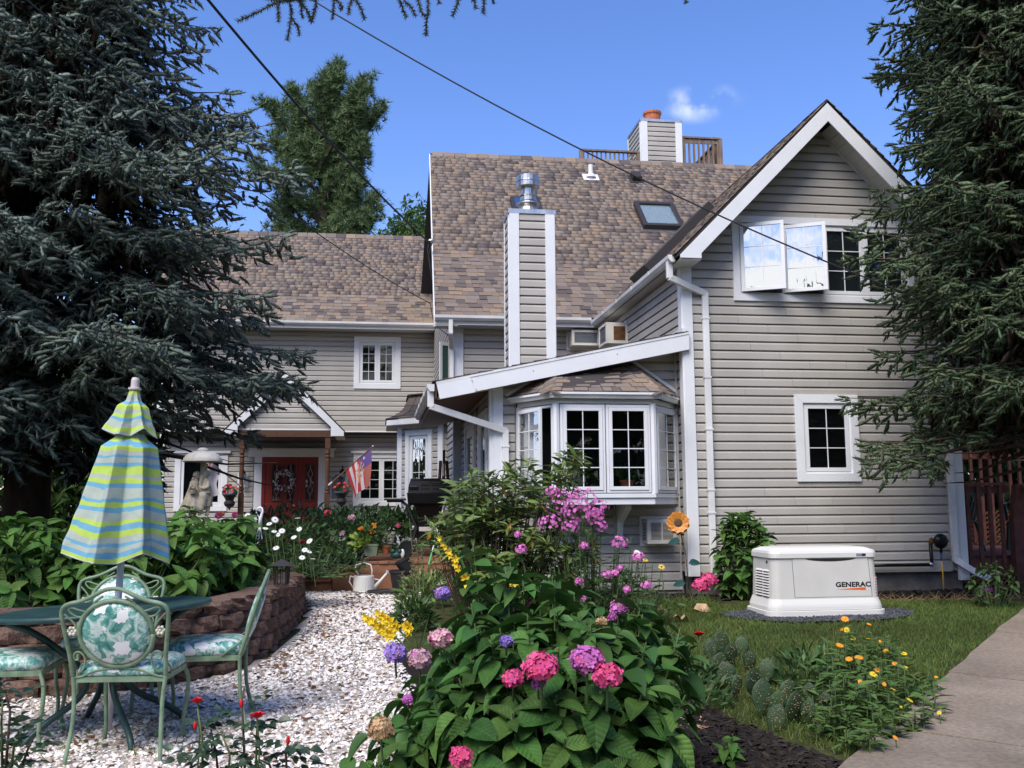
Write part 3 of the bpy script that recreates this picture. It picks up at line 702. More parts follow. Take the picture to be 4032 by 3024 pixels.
# chimney at the ridge with terracotta pot
def chimney(name, a0, a1, b0, b1, z0, z1, cb, parent, lab):
    c = MB().box(a0, a1, b0, b1, z0, z1).build(name, m_siding, parent)
    if lab: c['label'] = lab
    siding(c, front(b0), z0 + .02, z1 - .02, const(a0 + cb), const(a1 - cb))
    siding(c, leftside(a0), z0 + .02, z1 - .02, const(b0 + .06), const(b1 - .05))
    board('corner_board', c, front(b0), a0 - .026, a0 + cb, z0, z1, .03); board('corner_board', c, front(b0), a1 - cb, a1 + .026, z0, z1, .03)
    board('corner_board', c, leftside(a0), b0, b0 + .06, z0, z1 - .001, .026); board('corner_board', c, leftside(a0), b1 - .05, b1, z0, z1 - .001, .026)
    board('corner_board', c, Plane((a1, 0, 0), (0, 1, 0), (1, 0, 0)), b0, b0 + .06, z0, z1 - .001, .026)
    cp = MB().box(a0 - .04, a1 + .04, b0 - .045, b1 + .04, z1, z1 + .012).box(a0 - .04, a1 + .04, b0 - .045, b0 - .036, z1 - .05, z1).box(a0 - .042, a0 - .034, b0 - .04, b1 + .04, z1 - .05, z1).box(a1 + .034, a1 + .042, b0 - .04, b1 + .04, z1 - .05, z1)
    cp.build('metal_cap', m_steel, c); return c
rc = chimney('chimney', 2.08, 3.00, 9.0, 10.1, 8.0, 10.13, .13, house, 'square chimney with terracotta pot at the roof ridge')
pt = MB(); pt.lathe([(.2, 0), (.215, .05), (.19, .08), (.19, .26), (.215, .28), (.215, .33), (.17, .33), (.17, .2)], 18, (2.46, 9.4, 10.14)); pt.build('chimney_pot', m_terra, rc, smooth=False)
fc = chimney('chimney', -2.06, -1.49, 1.0, 1.47, 2.9, 5.36, .105, house, 'tall narrow chimney with steel flue rising through the lean-to roof')
fl = MB(); FC = (-1.785, 1.24, 5.37)
fl.lathe([(.185, 0), (.115, .13), (.105, .16)], 20, FC)
fl.lathe([(.02, .145), (.165, .145), (.165, .155), (.10, .195), (.095, .20)], 20, FC)
fl.lathe([(.108, .20), (.108, .255), (.094, .26), (.094, .42), (.085, .42)], 20, FC)
fl.lathe([(.11, .262), (.118, .272), (.11, .282)], 20, FC)
fl.build('flue_pipe', m_steel, fc, smooth=False)
fl = MB(); fl.lathe([(.07, .385), (.158, .385), (.163, .40), (.163, .46), (.168, .47), (.163, .48), (.163, .535), (.15, .555), (.05, .59), (0.0001, .592)], 24, FC); fl.build('flue_cap', m_steel, fc, smooth=False)
# roof deck railing beyond the ridge
rd = MB().box(.68, 3.98, 9.02, 9.10, 9.02, 9.06).build('roof_deck', m_wood_grey, house)
rd['label'] = 'weathered wooden deck railing behind the ridge'
def railing(parent, p, q, z0, z1, n, mat, post=True, bw=.04, under=True):
    p, q = np.array(p, float), np.array(q, float)
    MB().bar((*p, z1), (*q, z1), .10, .04).build('top_rail', mat, parent)
    if under: MB().bar((*p, z1 - .09), (*q, z1 - .09), .035, .08).build('rail_board', mat, parent)
    for i in range(n):
        c = p + (q - p) * (i + .5) / n
        MB().box(c[0] - bw / 2, c[0] + bw / 2, c[1] - bw / 2, c[1] + bw / 2, z0, z1 - .02).build('baluster', mat, parent)
    if post:
        for c in (p, q): MB().box(c[0] - .045, c[0] + .045, c[1] - .045, c[1] + .045, z0 - .2, z1 + .0).build('post', mat, parent)
railing(rd, (.68, 9.06), (2.02, 9.06), 8.9, 9.36, 13, m_wood_grey, bw=.032, under=False)
railing(rd, (3.05, 9.06), (3.96, 9.06), 8.9, 9.77, 8, m_wood_grey)
railing(rd, (3.96, 9.1), (3.96, 11.2), 8.9, 9.77, 16, m_wood_grey)
MB().box(3.90, 3.945, 9.3, 9.34, 8.9, 9.92).build('post', m_wood_grey, rd)
MB().box(.2, 1.0, 9.4, 9.48, 8.98, 9.06)

# ------------------------------------------------------------ left wing (entrance side)
LB, LZB, LZT = 10.8, 3.06, 5.44
pL = front(LB); wall_l = MB().box(-8.7, AL, LB, LB + .2, LZB, LZT + .1).build('left_wall', m_siding, house)
w0 = onb(1395, 1325, LB - .03); w1 = onb(1577, 1532, LB - .03); LWN = (w0[0], w1[0], w1[1], w0[1])
siding(wall_l, pL, LZB + .04, LZT, const(-8.6), const(AL), [(LWN[0] + .05, LWN[1] - .05, LWN[2], LWN[3])])
window(pL, *LWN, cas=.125, n=2, grid=(2, 4), sashw=.05, label='upper pair of casements with grids on the entrance wall')
board('corner_board', wall_l, pL, -8.72, -8.6, LZB, LZT, .034)
board('drip_trim', wall_l, pL, -8.6, AL, LZB, LZB + .035, .03)
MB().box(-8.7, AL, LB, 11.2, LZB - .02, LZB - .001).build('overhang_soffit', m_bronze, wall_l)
p2 = front(11.2); wall_e = MB().box(-8.7, AL, 11.2, 11.4, .2, LZB).build('entrance_wall', m_siding, house)
DA = (-6.44, -5.17, .46, 2.51)
a_, b_ = onb(692, 1785, 11.2), onb(893, 2012, 11.2); W1 = (a_[0], b_[0], b_[1], a_[1])
a_ = onb(1392, 1785, 11.2); W2 = (a_[0], a_[0] + 1.3, onb(1540, 1992, 11.2)[1], a_[1])
board('corner_board', wall_e, p2, -8.72, -8.6, .3, LZB - .03, .034)
siding(wall_e, p2, .46, LZB - .03, const(-8.6), const(AL), [(DA[0] - .2, DA[1] + .2, .2, 2.70), (W1[0] + .05, W1[1] - .05, W1[2], W1[3]), (W2[0] + .05, W2[1] - .05, W2[2], W2[3])])
window(p2, *W1, cas=.13, n=1, grid=(1, 1), label='tall plain window beside the entrance behind the statue')
window(p2, *W2, cas=.11, n=2, grid=(2, 4), label='lower casement pair with dentil trim beside the flag')
for W_ in (W1, W2):
    h = board('window_head', wall_e, p2, W_[0] - .06, W_[1] + .06, W_[3] - .0, W_[3] + .05, .09)
    for i in range(int((W_[1] - W_[0]) / .055)): MB().box(W_[0] + .02 + i * .055, W_[0] + .047 + i * .055, 11.2 - .062, 11.2 - .046, W_[3] - .05, W_[3] - .012).build('dentil', m_white, h)
# the red double door
dr = MB().box(DA[0], DA[1], 11.13, 11.17, DA[2], DA[3]).build('entrance_door', m_red, house); dr['label'] = 'dark red front door with leaded glass lights'
DSPLIT = -5.62
for (x0, x1) in ((DA[0] + .02, DSPLIT - .01), (DSPLIT + .01, DA[1] - .02)):
    for (z0, z1) in ((.52, 1.02), (1.1, 1.45)):
        lf = MB(); k = (x1 - x0) > .5
        for (m0, m1) in (((x0 + .06, (x0 + x1) / 2 - .03), ((x0 + x1) / 2 + .03, x1 - .06)) if k else ((x0 + .05, x1 - .05),)):
            lf.box(m0, m1, 11.115, 11.13, z0, z1)
        lf.build('raised_panel', m_red, dr, bevel=.01)
    sb = MB().box(x0, x0 + .05, 11.112, 11.13, DA[2] + .02, DA[3] - .02).box(x1 - .05, x1, 11.112, 11.13, DA[2] + .02, DA[3] - .02).box(x0 + .05, x1 - .05, 11.112, 11.13, DA[3] - .12, DA[3] - .02); sb.build('stile', m_red, dr)
for (x0, x1) in ((-6.197, -6.01), (-5.87, -5.715), (-5.45, -5.25)):
    g = MB(); z0, z1 = 1.53, 2.33
    g.box(x0 - .025, x1 + .025, 11.105, 11.128, z0 - .025, z0).box(x0 - .025, x1 + .025, 11.105, 11.128, z1, z1 + .025).box(x0 - .025, x0, 11.105, 11.128, z0, z1).box(x1, x1 + .025, 11.105, 11.128, z0, z1)
    g = g.build('light_frame', m_brown, dr); MB().box(x0, x1, 11.12, 11.127, z0, z1).build('leaded_pane', m_glass, g)
    c = (x0 + x1) / 2; came = MB()
    for zc in (1.75, 2.12):
        for sx, sz in ((1, 1), (1, -1), (-1, 1), (-1, -1)): came.bar((c + sx * .06, 11.112, zc), (c, 11.112, zc + sz * .12), .008, .008)
    came.bar((c, 11.112, z0), (c, 11.112, 1.63), .008, .008).bar((c, 11.112, 1.87), (c, 11.112, 2.0), .008, .008).bar((c, 11.112, 2.24), (c, 11.112, z1), .008, .008)
    came.build('lead_came', m_steel, g)
MB().ell((-5.70, 11.09, 1.40), (.03, .03, .03), 8, 6).build('door_knob', m_steel, dr, smooth=True)
for (x0, x1) in ((DA[0] - .17, DA[0]), (DA[1], DA[1] + .17)):
    pb = board('door_pilaster', wall_e, p2, x0, x1, .46, DA[3] + .0, .07)
    for i in range(4): MB().box(x0 + .025 + i * .035, x0 + .04 + i * .035, 11.2 - .082, 11.2 - .068, .7, DA[3] - .1).build('flute', m_white, pb)
board('door_header', wall_e, p2, DA[0] - .30, DA[1] + .34, DA[3], DA[3] + .16, .09); board('door_cornice', wall_e, p2, DA[0] - .34, DA[1] + .38, DA[3] + .16, DA[3] + .20, .13)
# its roof
LE, LEZ, LRB, LRZ = 10.30, 5.54, 13.10, 8.34
es_l = nrm(np.array([0, LRB - LE, LRZ - LEZ])); LL = math.hypot(LRB - LE, LRZ - LEZ); n_l = np.array([0, -es_l[2], es_l[1]])
lr = MB(); lr.prism([(-9.05, LE, LEZ), (-2.56, LE, LEZ), (-2.56, LRB, LRZ), (-9.05, LRB, LRZ)], -n_l * .1)
lr.prism([(-9.05, LRB, LRZ), (-2.56, LRB, LRZ), (-2.56, 16.2, LEZ), (-9.05, 16.2, LEZ)], (0, 0, -.12)); lr = lr.build('left_roof', m_under, house)
shingles(lr, (0, LE - .02, LEZ - .016), (1, 0, 0), es_l, LL, const(-9.08), const(-2.55), most=300, seed=21)
for i in range(27):
    x = -9.1 + i * .245
    MB().prism([(x, LRB - .13, LRZ - .115), (x, LRB, LRZ + .018), (x, LRB + .13, LRZ - .115), (x, LRB + .13, LRZ - .10), (x, LRB, LRZ + .036), (x, LRB - .13, LRZ - .10)], (.235, 0, .004)).build('ridge_cap', m_shingle, lr)
MB().box(-9.05, AL - .02, LE + .02, LB, LEZ - .15, LEZ - .136).build('eave_soffit', m_soffit, lr)
MB().box(-9.05, AL - .02, LE - .002, LE + .02, LEZ - .16, LEZ - .02).build('fascia_board', m_white, lr)
gutter(((-9.05, LE - .004), (AL + .06, LE - .004)), LEZ - .012, lr, (0, -1, 0), hangers=False)
# stove pipe showing above the ridge on the left
a_ = onb(795, 880, 14.5); MB().lathe([(.12, -1.2), (.12, .12), (.16, .13), (.16, .24), (.1, .3), (.0001, .3)], 14, (a_[0], 14.5, a_[1])).build('stove_pipe', m_steel, lr)

# porch gable over the entrance
PB, PA, PZ, HALF = 9.6, -5.81, 4.27, 1.26
pg = MB(); pg.prism([(PA, PB, PZ), (PA + HALF, PB, PZ - HALF), (PA + HALF, PB, PZ - HALF - .06), (PA, PB, PZ - .08)], (0, LB - PB, 0)); pg.prism([(PA, PB, PZ), (PA - HALF, PB, PZ - HALF), (PA - HALF, PB, PZ - HALF - .06), (PA, PB, PZ - .08)], (0, LB - PB, 0))
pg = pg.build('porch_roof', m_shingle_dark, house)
for sd in (-1, 1):
    MB().prism([(PA, PB - .02, PZ - .025), (PA + sd * HALF, PB - .02, PZ - HALF - .025), (PA + sd * HALF, PB - .02, PZ - HALF - .125), (PA + sd * (HALF - .28), PB - .02, PZ - HALF - .125), (PA + sd * (HALF - .28), PB - .02, PZ - HALF + .075), (PA, PB - .02, PZ - .265)], (0, .022, 0)).build('rake_board', m_white, pg, bevel=.003)
    MB().prism([(PA + sd * .02, PB + .02, PZ - .09), (PA + sd * (HALF - .02), PB + .02, PZ - HALF - .07), (PA + sd * (HALF - .02), PB + .02, PZ - HALF - .09), (PA + sd * .02, PB + .02, PZ - .11)], (0, LB - PB - .03, 0)).build('roof_underside', m_soffit, pg)
    MB().prism([(PA + sd * .03, PB - .03, PZ + .012), (PA + sd * (HALF + .02), PB - .03, PZ - HALF - .008), (PA + sd * (HALF + .02), PB - .03, PZ - HALF - .022), (PA + sd * .03, PB - .03, PZ - .002)], (0, .2, 0)).build('edge_shingle', m_shingle_dark, pg)
    MB().prism([(PA + sd * (HALF - .28), PB + .01, PZ - HALF - .12), (PA + sd * HALF, PB + .01, PZ - HALF - .12), (PA + sd * HALF, LB, PZ - HALF - .12), (PA + sd * (HALF - .28), LB, PZ - HALF - .12)], (0, 0, -.012)).build('eave_soffit', m_soffit, pg)
pw = MB(); pw.prism([(PA, PB + .12, PZ - .10), (PA + 1.0, PB + .12, PZ - 1.14), (PA - 1.0, PB + .12, PZ - 1.14)], (0, .05, 0)); pw = pw.build('pediment', m_siding, pg)
siding(pg, front(PB + .12), 3.06, PZ - .2, lambda z: PA - min(1.05, PZ - .12 - z), lambda z: PA + min(1.05, PZ - .12 - z))
MB().box(PA - .98, PA + .98, PB + .09, PB + .118, 3.02, 3.058).build('pediment_trim', m_white, pg)
MB().box(PA - 1.06, PA + 1.06, PB + .06, PB + .2, 2.87, 3.018).build('porch_beam', m_brown, pg)
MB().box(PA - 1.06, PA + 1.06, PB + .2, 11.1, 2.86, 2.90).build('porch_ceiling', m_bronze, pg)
for ap in (-4.895, -6.70):
    pp = MB(); c = (ap, PB + .13, 0)
    pp.box(ap - .055, ap + .055, PB + .075, PB + .185, 2.62, 2.87).box(ap - .055, ap + .055, PB + .075, PB + .185, .46, 1.65)
    pp.lathe([(.05, 1.65), (.058, 1.68), (.04, 1.71), (.058, 1.74), (.05, 1.78), (.042, 1.9), (.05, 2.35), (.042, 2.42), (.058, 2.45), (.04, 2.48), (.058, 2.52), (.05, 2.62)], 12, c)
    pp.build('porch_post', m_brown, house)
MB().box(-8.7, AL, 9.4, 11.2, .2, .46).build('porch_floor', m_concrete, house)

# corner bay between the wings (45 degree facet) with its flared roof
Bp = np.array([-2.62, 6.3]); Ap = Bp + np.array([-.80, .80]) * .985
fd = nrm(np.append(Bp - Ap, 0)); fo = np.array([-s2, -s2, 0]); pf = Plane((*Ap, 0), fd, fo); FLEN = float(np.linalg.norm(Bp - Ap))
ZT = 3.0
cb_ = MB().prism([(*Ap, .3), (*Bp, .3), (AL, Bp[1], .3), (AL, Ap[1] + 1.2, .3), (Ap[0], Ap[1] + 1.2, .3)], (0, 0, ZT - .3)).build('corner_bay', m_siding, house)
BW = (.20, FLEN - .24, .90, 2.80)
siding(cb_, pf, .9, ZT - .12, const(.10), const(FLEN - .10), [(BW[0] + .04, BW[1] - .04, BW[2], BW[3])])
board('corner_board', cb_, pf, -.02, .10, .6, ZT - .02, .03); board('corner_board', cb_, pf, FLEN - .10, FLEN + .02, .6, ZT - .02, .03)
fb = board('frieze_board', cb_, pf, .10, FLEN - .10, ZT - .14, ZT - .02, .03)
for i in range(12): pbox(MB(), pf, .12 + i * .073, .12 + i * .073 + .045, .031, .045, ZT - .16, ZT - .06).build('dentil', m_white, fb)
window(pf, *BW, cas=.095, n=1, grid=(2, 5), sashw=.05, label='tall narrow window in the angled corner bay')
siding(cb_, front(Bp[1]), .9, ZT - .02, const(Bp[0] + .03), const(AL))
siding(cb_, leftside(Ap[0]), .9, ZT - .02, const(Ap[1] + .1), const(Ap[1] + 1.2))
fr_poly = [np.array([Ap[0], Ap[1] + 1.3]), Ap, Bp, np.array([AL + .6, Bp[1]])]
fno = [np.array([-1, 0]), nrm(np.array([-1, -.414])) * 1.082, nrm(np.array([-.414, -1])) * 1.082, np.array([0, -1])]
rings = []
for (d, z) in ((.26, ZT + .02), (.12, ZT + .075), (-.02, ZT + .17), (-.12, ZT + .30), (-.19, ZT + .46), (-.22, ZT + .50)): rings.append([np.append(p + n * d, z) for p, n in zip(fr_poly, fno)])
br = MB(); V = [v for r in rings for v in r]; br.add(V, [(i * 4 + j, i * 4 + j + 1, (i + 1) * 4 + j + 1, (i + 1) * 4 + j) for i in range(5) for j in range(3)])
br.add([rings[-1][0], rings[-1][1], rings[-1][2], rings[-1][3], (AL + .6, Ap[1] + 1.3, ZT + .5)], [(0, 1, 2, 3, 4)])
br.prism([np.append(p + n * .25, ZT - .09) for p, n in zip(fr_poly, fno)] + [(AL + .6, Ap[1] + 1.3, ZT - .09)], (0, 0, .10), 1)
br.prism([np.append(p + n * .24, ZT - .10) for p, n in zip(fr_poly, fno)] + [(AL + .6, Ap[1] + 1.3, ZT - .10)], (0, 0, .009), 2)
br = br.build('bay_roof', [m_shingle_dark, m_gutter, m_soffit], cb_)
# tabs on the flared roof
rs = random.Random(5)
for i in range(5):
    for j in range(3):
        a, b, c, d = rings[i][j], rings[i][j + 1], rings[i + 1][j + 1], rings[i + 1][j]
        k = 4 if j != 1 else 5
        for q in range(k):
            t0, t1 = q / k + .006, (q + 1) / k - .006
            P = [a + (b - a) * t0, a + (b - a) * t1, d + (c - d) * t1, d + (c - d) * t0]; nn = nrm(np.cross(P[1] - P[0], P[3] - P[0])); nn = nn if nn[2] > 0 else -nn
            th = rs.choice((.006, .012))
            MB().prism([P[0] + nn * .012 , P[1] + nn * .012, P[2] + nn * .004, P[3] + nn * .004], nn * th).build('shingle', m_shingle_dark, br)
capz = ZT + .50
for j in range(3):
    a, b = rings[-1][j], rings[-1][j + 1]
    for q in range(4):
        t0, t1 = q / 4, (q + 1) / 4 - .01; MB().bar(a + (b - a) * t0 + (0, 0, .02), a + (b - a) * t1 + (0, 0, .02), .14, .02).build('ridge_cap', m_shingle_dark, br)
# open casement with green glass on the main gable, beyond the corner
gp = MB(); b0, b1 = 4.95, 5.5
sa = Plane((AL - .02, 5.6, 0), nrm(np.array([-.86, -.5, 0])), nrm(np.array([-.5, .86, 0])))
oc = MB(); pbox(oc, sa, 0, .22, 0, .03, 3.10, 3.16); pbox(oc, sa, 0, .22, 0, .03, 4.24, 4.30); pbox(oc, sa, 0, .04, 0, .03, 3.16, 4.24); pbox(oc, sa, .17, .22, 0, .03, 3.16, 4.24)
oc = oc.build('open_casement', m_white, house); m_greenglass = M('green_glass', (0.04, 0.10, 0.085), 0.1, 0.5)
pbox(MB(), sa, .04, .17, .01, .016, 3.16, 4.24).build('pane', m_greenglass, oc)
downspout('downspout', [(-2.64, 4.16, 4.46), (-2.64, 4.16, 4.22), (-2.60, 4.5, 4.02), (-2.60, 4.5, 2.9)], w=.07)
# ------------------------------------------------------------ lean-to with the bay window
BB = 0.30
pb_ = front(BB); CL = onb(1940, 1700, BB)[0]; ZS0 = .33
def lt_z(a): return 2.865 + (a + 3.12) * .2105          # top of the lean-to roof
lw = MB().prism([(CL, BB, .1), (-.0, BB, .1), (0, BB, lt_z(0) - .07), (CL, BB, lt_z(CL) - .07)], (0, .12, 0)).build('sunroom_wall', m_siding, house)
bay_a0, bay_a1 = onb(2035, 1650, BB)[0], onb(2662, 1650, BB)[0]
fz1 = onb(2205, 1586, -.35)[1]; fz0 = onb(2568, 1940, -.35)[1]; az0 = onb(2570, 1986, -.35)[1]
fa0, fa1 = onb(2190, 1650, -.35)[0], onb(2572, 1650, -.35)[0]
ez0, ez1 = fz1 + .06, fz1 + .125
siding(lw, pb_, ZS0, 3.40, lambda z: max(CL + .12, (z + .08 - 2.865) / .2105 - 3.12), const(-.05), [(bay_a0 - .03, bay_a1 + .03, az0 - .02, ez0 + .1)])
board('corner_board', lw, pb_, CL, CL + .125, .25, lt_z(CL) - .16, .036)
board('channel_trim', lw, pb_, -.055, -.03, .33, 3.3, .03, m_soffit)
pl_l = leftside(CL)
lsw = MB().box(CL, CL + .1, BB + .121, 4.6, .3, lt_z(CL) - .10).build('sunroom_side_wall', m_siding, house)
board('corner_board', lsw, pl_l, BB - .034, BB + .11, .25, lt_z(CL) - .16, .034)
siding(lsw, pl_l, .7, 2.85, const(BB + .13), const(4.58), [(.75, 1.55, 1.2, 2.6), (2.25, 3.65, .3, 2.7)])
window(pl_l, .62, 1.65, 1.1, 2.62, cas=.1, n=1, grid=(1, 1), label='narrow side window beside the sunroom corner')
d0 = window(pl_l, 2.2, 3.7, .55, 2.68, cas=.12, n=1, grid=(1, 2), sashw=.12, label='white glazed storm door seen at a slant'); d0.name = 'storm_door'
MB().box(CL - .032, CL - .004, 1.8, 2.05, .7, 2.75).build('wall_board', m_brown, lsw)
# roof
rz = lambda a, d: (a, d, lt_z(a))
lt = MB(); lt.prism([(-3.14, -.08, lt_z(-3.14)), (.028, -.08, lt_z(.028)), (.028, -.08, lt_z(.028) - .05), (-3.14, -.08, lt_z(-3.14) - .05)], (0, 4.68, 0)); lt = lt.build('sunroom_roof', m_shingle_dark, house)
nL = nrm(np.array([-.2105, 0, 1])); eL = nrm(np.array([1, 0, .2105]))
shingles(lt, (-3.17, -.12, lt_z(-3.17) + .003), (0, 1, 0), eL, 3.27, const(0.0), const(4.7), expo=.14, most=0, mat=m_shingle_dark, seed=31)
MB().prism([(-3.12, -.105, lt_z(-3.12) - .012), (.028, -.105, lt_z(.028) - .012), (.028, -.105, lt_z(.028) - .225), (-3.08, -.105, lt_z(-3.12) - .205)], (0, .024, 0)).build('fascia_board', m_white, lt, bevel=.003)
MB().prism([(-3.13, -.112, lt_z(-3.12) + .0), (.028, -.112, lt_z(.028) + .0), (.028, -.112, lt_z(.028) - .03), (-3.13, -.112, lt_z(-3.12) - .03)], (0, .006, 0)).build('drip_edge', m_gutter, lt)
fe = MB().prism([(-3.125, -.116, lt_z(-3.125) - .032), (-2.72, -.116, lt_z(-2.72) - .032), (-2.66, -.116, lt_z(-2.66) - .222), (-3.085, -.116, lt_z(-3.12) - .212)], (0, .012, 0)).build('fascia_end', m_white, lt)
for (a, dz) in ((-2.70, -.07), (-2.65, -.19), (-1.95, -.10), (-.9, -.1)): MB().ell((a, -.118 if a < -2.3 else -.107, lt_z(a) + dz), (.008, .005, .008), 6, 4).build('nail_head', m_steel, lt)
MB().prism([(-3.10, -.08, lt_z(-3.10) - .19), (.0, -.08, lt_z(0) - .21), (.0, -.08, lt_z(0) - .20), (-3.10, -.08, lt_z(-3.10) - .18)], (0, .37, 0)).build('front_soffit', m_soffit, lt)
MB().prism([(-3.12, .3, lt_z(-3.12) - .20), (CL, .3, lt_z(CL) - .20), (CL, .3, lt_z(CL) - .19), (-3.12, .3, lt_z(-3.12) - .19)], (0, 4.3, 0)).build('side_soffit', m_brown, lt)
MB().box(-3.14, -3.12, -.08, 4.6, lt_z(-3.13) - .2, lt_z(-3.13) - .02).build('side_fascia', m_brown, lt)
MB().box(-.05, -.006, -.08, 4.5, lt_z(0) + .004, lt_z(0) + .06).build('step_flashing', m_white, lt)
gutter(((-3.15, -.10), (-3.15, 3.9)), lt_z(-3.13) - .03, lt, (-1, 0, 0))
a_, b_ = onb(1695, 1605, -.05), onb(1960, 1695, .2)
downspout('downspout', [(-3.19, -.02, lt_z(-3.13) - .1), (-3.19, -.02, a_[1] + .02), (b_[0] + .10, .24, b_[1]), (b_[0] + .10, .24, .45)], w=.078, bands=[(b_[0] + .10, .24, 2.1)])

# bay window: three facets, floor, apron, roof
bay = MB(); PT = [np.array([bay_a0, BB]), np.array([fa0, -.35]), np.array([fa1, -.35]), np.array([bay_a1, BB])]
def ring(z, g=0.0):
    c = np.mean(PT, 0); r = []
    for i, p in enumerate(PT):
        q = p.copy()
        if g: q = q + np.array([(-.9 if i < 2 else .9) * g * (1 if i in (0, 3) else .45), -g if i in (1, 2) else 0])
        r.append(np.append(q, z))
    return r
bay.prism(ring(fz1 - .005), (0, 0, ez0 - fz1 + .004))
bay = bay.build('bay_window', m_white, house, bevel=.004); bay['label'] = 'white angled bay window with shingled roof and an open left casement'
ap = MB(); ap.prism(ring(az0, .0), (0, 0, fz0 - az0 - .06)); ap.build('apron', m_white, bay, bevel=.004); MB().prism(ring(fz0 - .059, .02), (0, 0, .05)).build('sill', m_white, bay, bevel=.004)
facets = []
for i in range(3):
    p, q = PT[i], PT[i + 1]; e = nrm(np.append(q - p, 0)); o = np.array([e[1], -e[0], 0]); facets.append((Plane((*p, 0), e, o), float(np.linalg.norm(q - p))))
for i in range(4):
    z0, z1 = fz0 - .01, fz1
    MB().lathe([(.045, z0), (.045, z1)], 8, (PT[i][0] + (.03 if i == 0 else (-.03 if i == 3 else 0)), PT[i][1] + (.02 if i in (1, 2) else -.02), 0)).build('mullion_post', m_white, bay)
m_bayin = M('bay_interior', (0.035, 0.033, 0.03), 0.8)
for i, (pl, L_) in enumerate(facets):
    n_ = 2 if i == 1 else 1
    sw = (L_ - .08) / n_
    for k in range(n_):
        s0, s1 = .04 + sw * k + .006, .04 + sw * (k + 1) - .006
        q0, q1 = fz0 + .0, fz1 - .02
        fr = MB(); pbox(fr, pl, s0, s1, -.03, .02, q0, q0 + .03); pbox(fr, pl, s0, s1, -.03, .02, q1 - .03, q1); pbox(fr, pl, s0, s0 + .03, -.03, .02, q0 + .03, q1 - .03); pbox(fr, pl, s1 - .03, s1, -.03, .02, q0 + .03, q1 - .03)
        fr = fr.build('window_frame', m_white, bay, bevel=.003)
        spl, t0, t1 = pl, s0 + .033, s1 - .033
        if i == 0:
            an = math.radians(11); c, sn = math.cos(an), math.sin(an)
            spl = Plane(pl.p(t0, .03, 0), pl.ea * c + pl.eo * sn, pl.eo * c - pl.ea * sn); t1 -= t0; t0 = 0
        sb = MB(); r0, r1 = q0 + .033, q1 - .033; sh = .042
        pbox(sb, spl, t0, t1, .0, .03, r0, r0 + sh); pbox(sb, spl, t0, t1, .0, .03, r1 - sh, r1); pbox(sb, spl, t0, t0 + sh, .0, .03, r0 + sh, r1 - sh); pbox(sb, spl, t1 - sh, t1, .0, .03, r0 + sh, r1 - sh)
        sb.build('sash', m_white, fr, bevel=.002)
        pbox(MB(), spl, t0 + sh - .004, t1 - sh + .004, .012, .016, r0 + sh - .004, r1 - sh + .004).build('pane', m_glass, fr)
        mu = MB(); g0, g1, h0, h1 = t0 + sh, t1 - sh, r0 + sh, r1 - sh
        pbox(mu, spl, (g0 + g1) / 2 - .0055, (g0 + g1) / 2 + .0055, .017, .023, h0, h1)
        for j in range(1, 4): c_ = h0 + (h1 - h0) * j / 4; pbox(mu, spl, g0, g1, .0171, .0226, c_ - .0055, c_ + .0055)
        mu.build('muntin', m_white, fr)
MB().box(bay_a0 - .01, bay_a1 + .01, BB - .005, BB + .0, az0, fz1 + .05).build('room_shade_sheet', m_dark, bay)  # sheet over the wall, its near-black paints the room's shade behind the bay
# pot plant on the bay's inner shelf
pp = MB().lathe([(.06, 0), (.085, .13), (.095, .13), (.095, .16), (.08, .16)], 14, (-.78, .0, fz0 + .0)).build('sill_pot', m_terra, bay)
q = sphere_dirs(40, -.1); scatter('pot_leaves', LEAF_H, np.array([-.78, .0, fz0 + .2]) + q * .04, q, np.cross(q, (0.3, .8, .2)), np.full(40, .13), m_herb, pp)
q = sphere_dirs(30, -.1); scatter('pot_leaves', LEAF_H, np.array([-1.3, .05, fz0 + .2]) + q * .05, q, np.cross(q, (0.3, .8, .2)), np.full(30, .15), m_herb, bay)
# bay roof
ap0, ap1 = onb(2205, 1470, BB)[0], onb(2475, 1432, BB)[0]; apz = 3.14
E_ = [np.array([bay_a0 - .14, BB, ez1]), np.array([fa0 - .09, -.47, ez1]), np.array([fa1 + .09, -.47, ez1]), np.array([bay_a1 + .12, BB, ez1])]
T0, T1 = np.array([ap0, BB, apz]), np.array([ap1, BB, apz + .06])
brf = MB(); brf.add([*E_, T0, T1], [(0, 1, 4), (1, 2, 5, 4), (2, 3, 5)]); brf.add([*E_], [(0, 1, 2, 3)]); brf = brf.build('bay_roof', m_under, house)
def tri_shingles(P0, P1, Q0, Q1, seed, rows=6):
    """rows between the eave P0-P1 and the top Q0-Q1"""
    rs = random.Random(seed)
    for r in range(rows):
        t, t2 = r / rows, min(1.0, (r + 1.18) / rows)
        a, b = P0 + (Q0 - P0) * t, P1 + (Q1 - P1) * t; c, d = P1 + (Q1 - P1) * t2, P0 + (Q0 - P0) * t2
        n = np.cross(b - a, d - a)
        if np.linalg.norm(n) < 1e-6: continue
        n = nrm(n); n = n if n[2] > 0 else -n; W = np.linalg.norm(b - a); u = -rs.random() * .15; th = True
        while u < W:
            w = rs.uniform(.11, .22); s0, s1 = max(0, u) / W + .004, min(W, u + w) / W - .004; u += w
            if s1 - s0 < .02: continue
            tk = .014 if th else .007; th = not th
            p = [a + (b - a) * s0, a + (b - a) * s1, d + (c - d) * s1, d + (c - d) * s0]
            q = [p[0] + n * tk, p[1] + n * tk, p[2] + n * .003, p[3] + n * .003]
            MB().add(p + q, [(4, 5, 6, 7), (0, 1, 5, 4), (1, 2, 6, 5), (3, 0, 4, 7)]).build('shingle', m_shingle, brf)
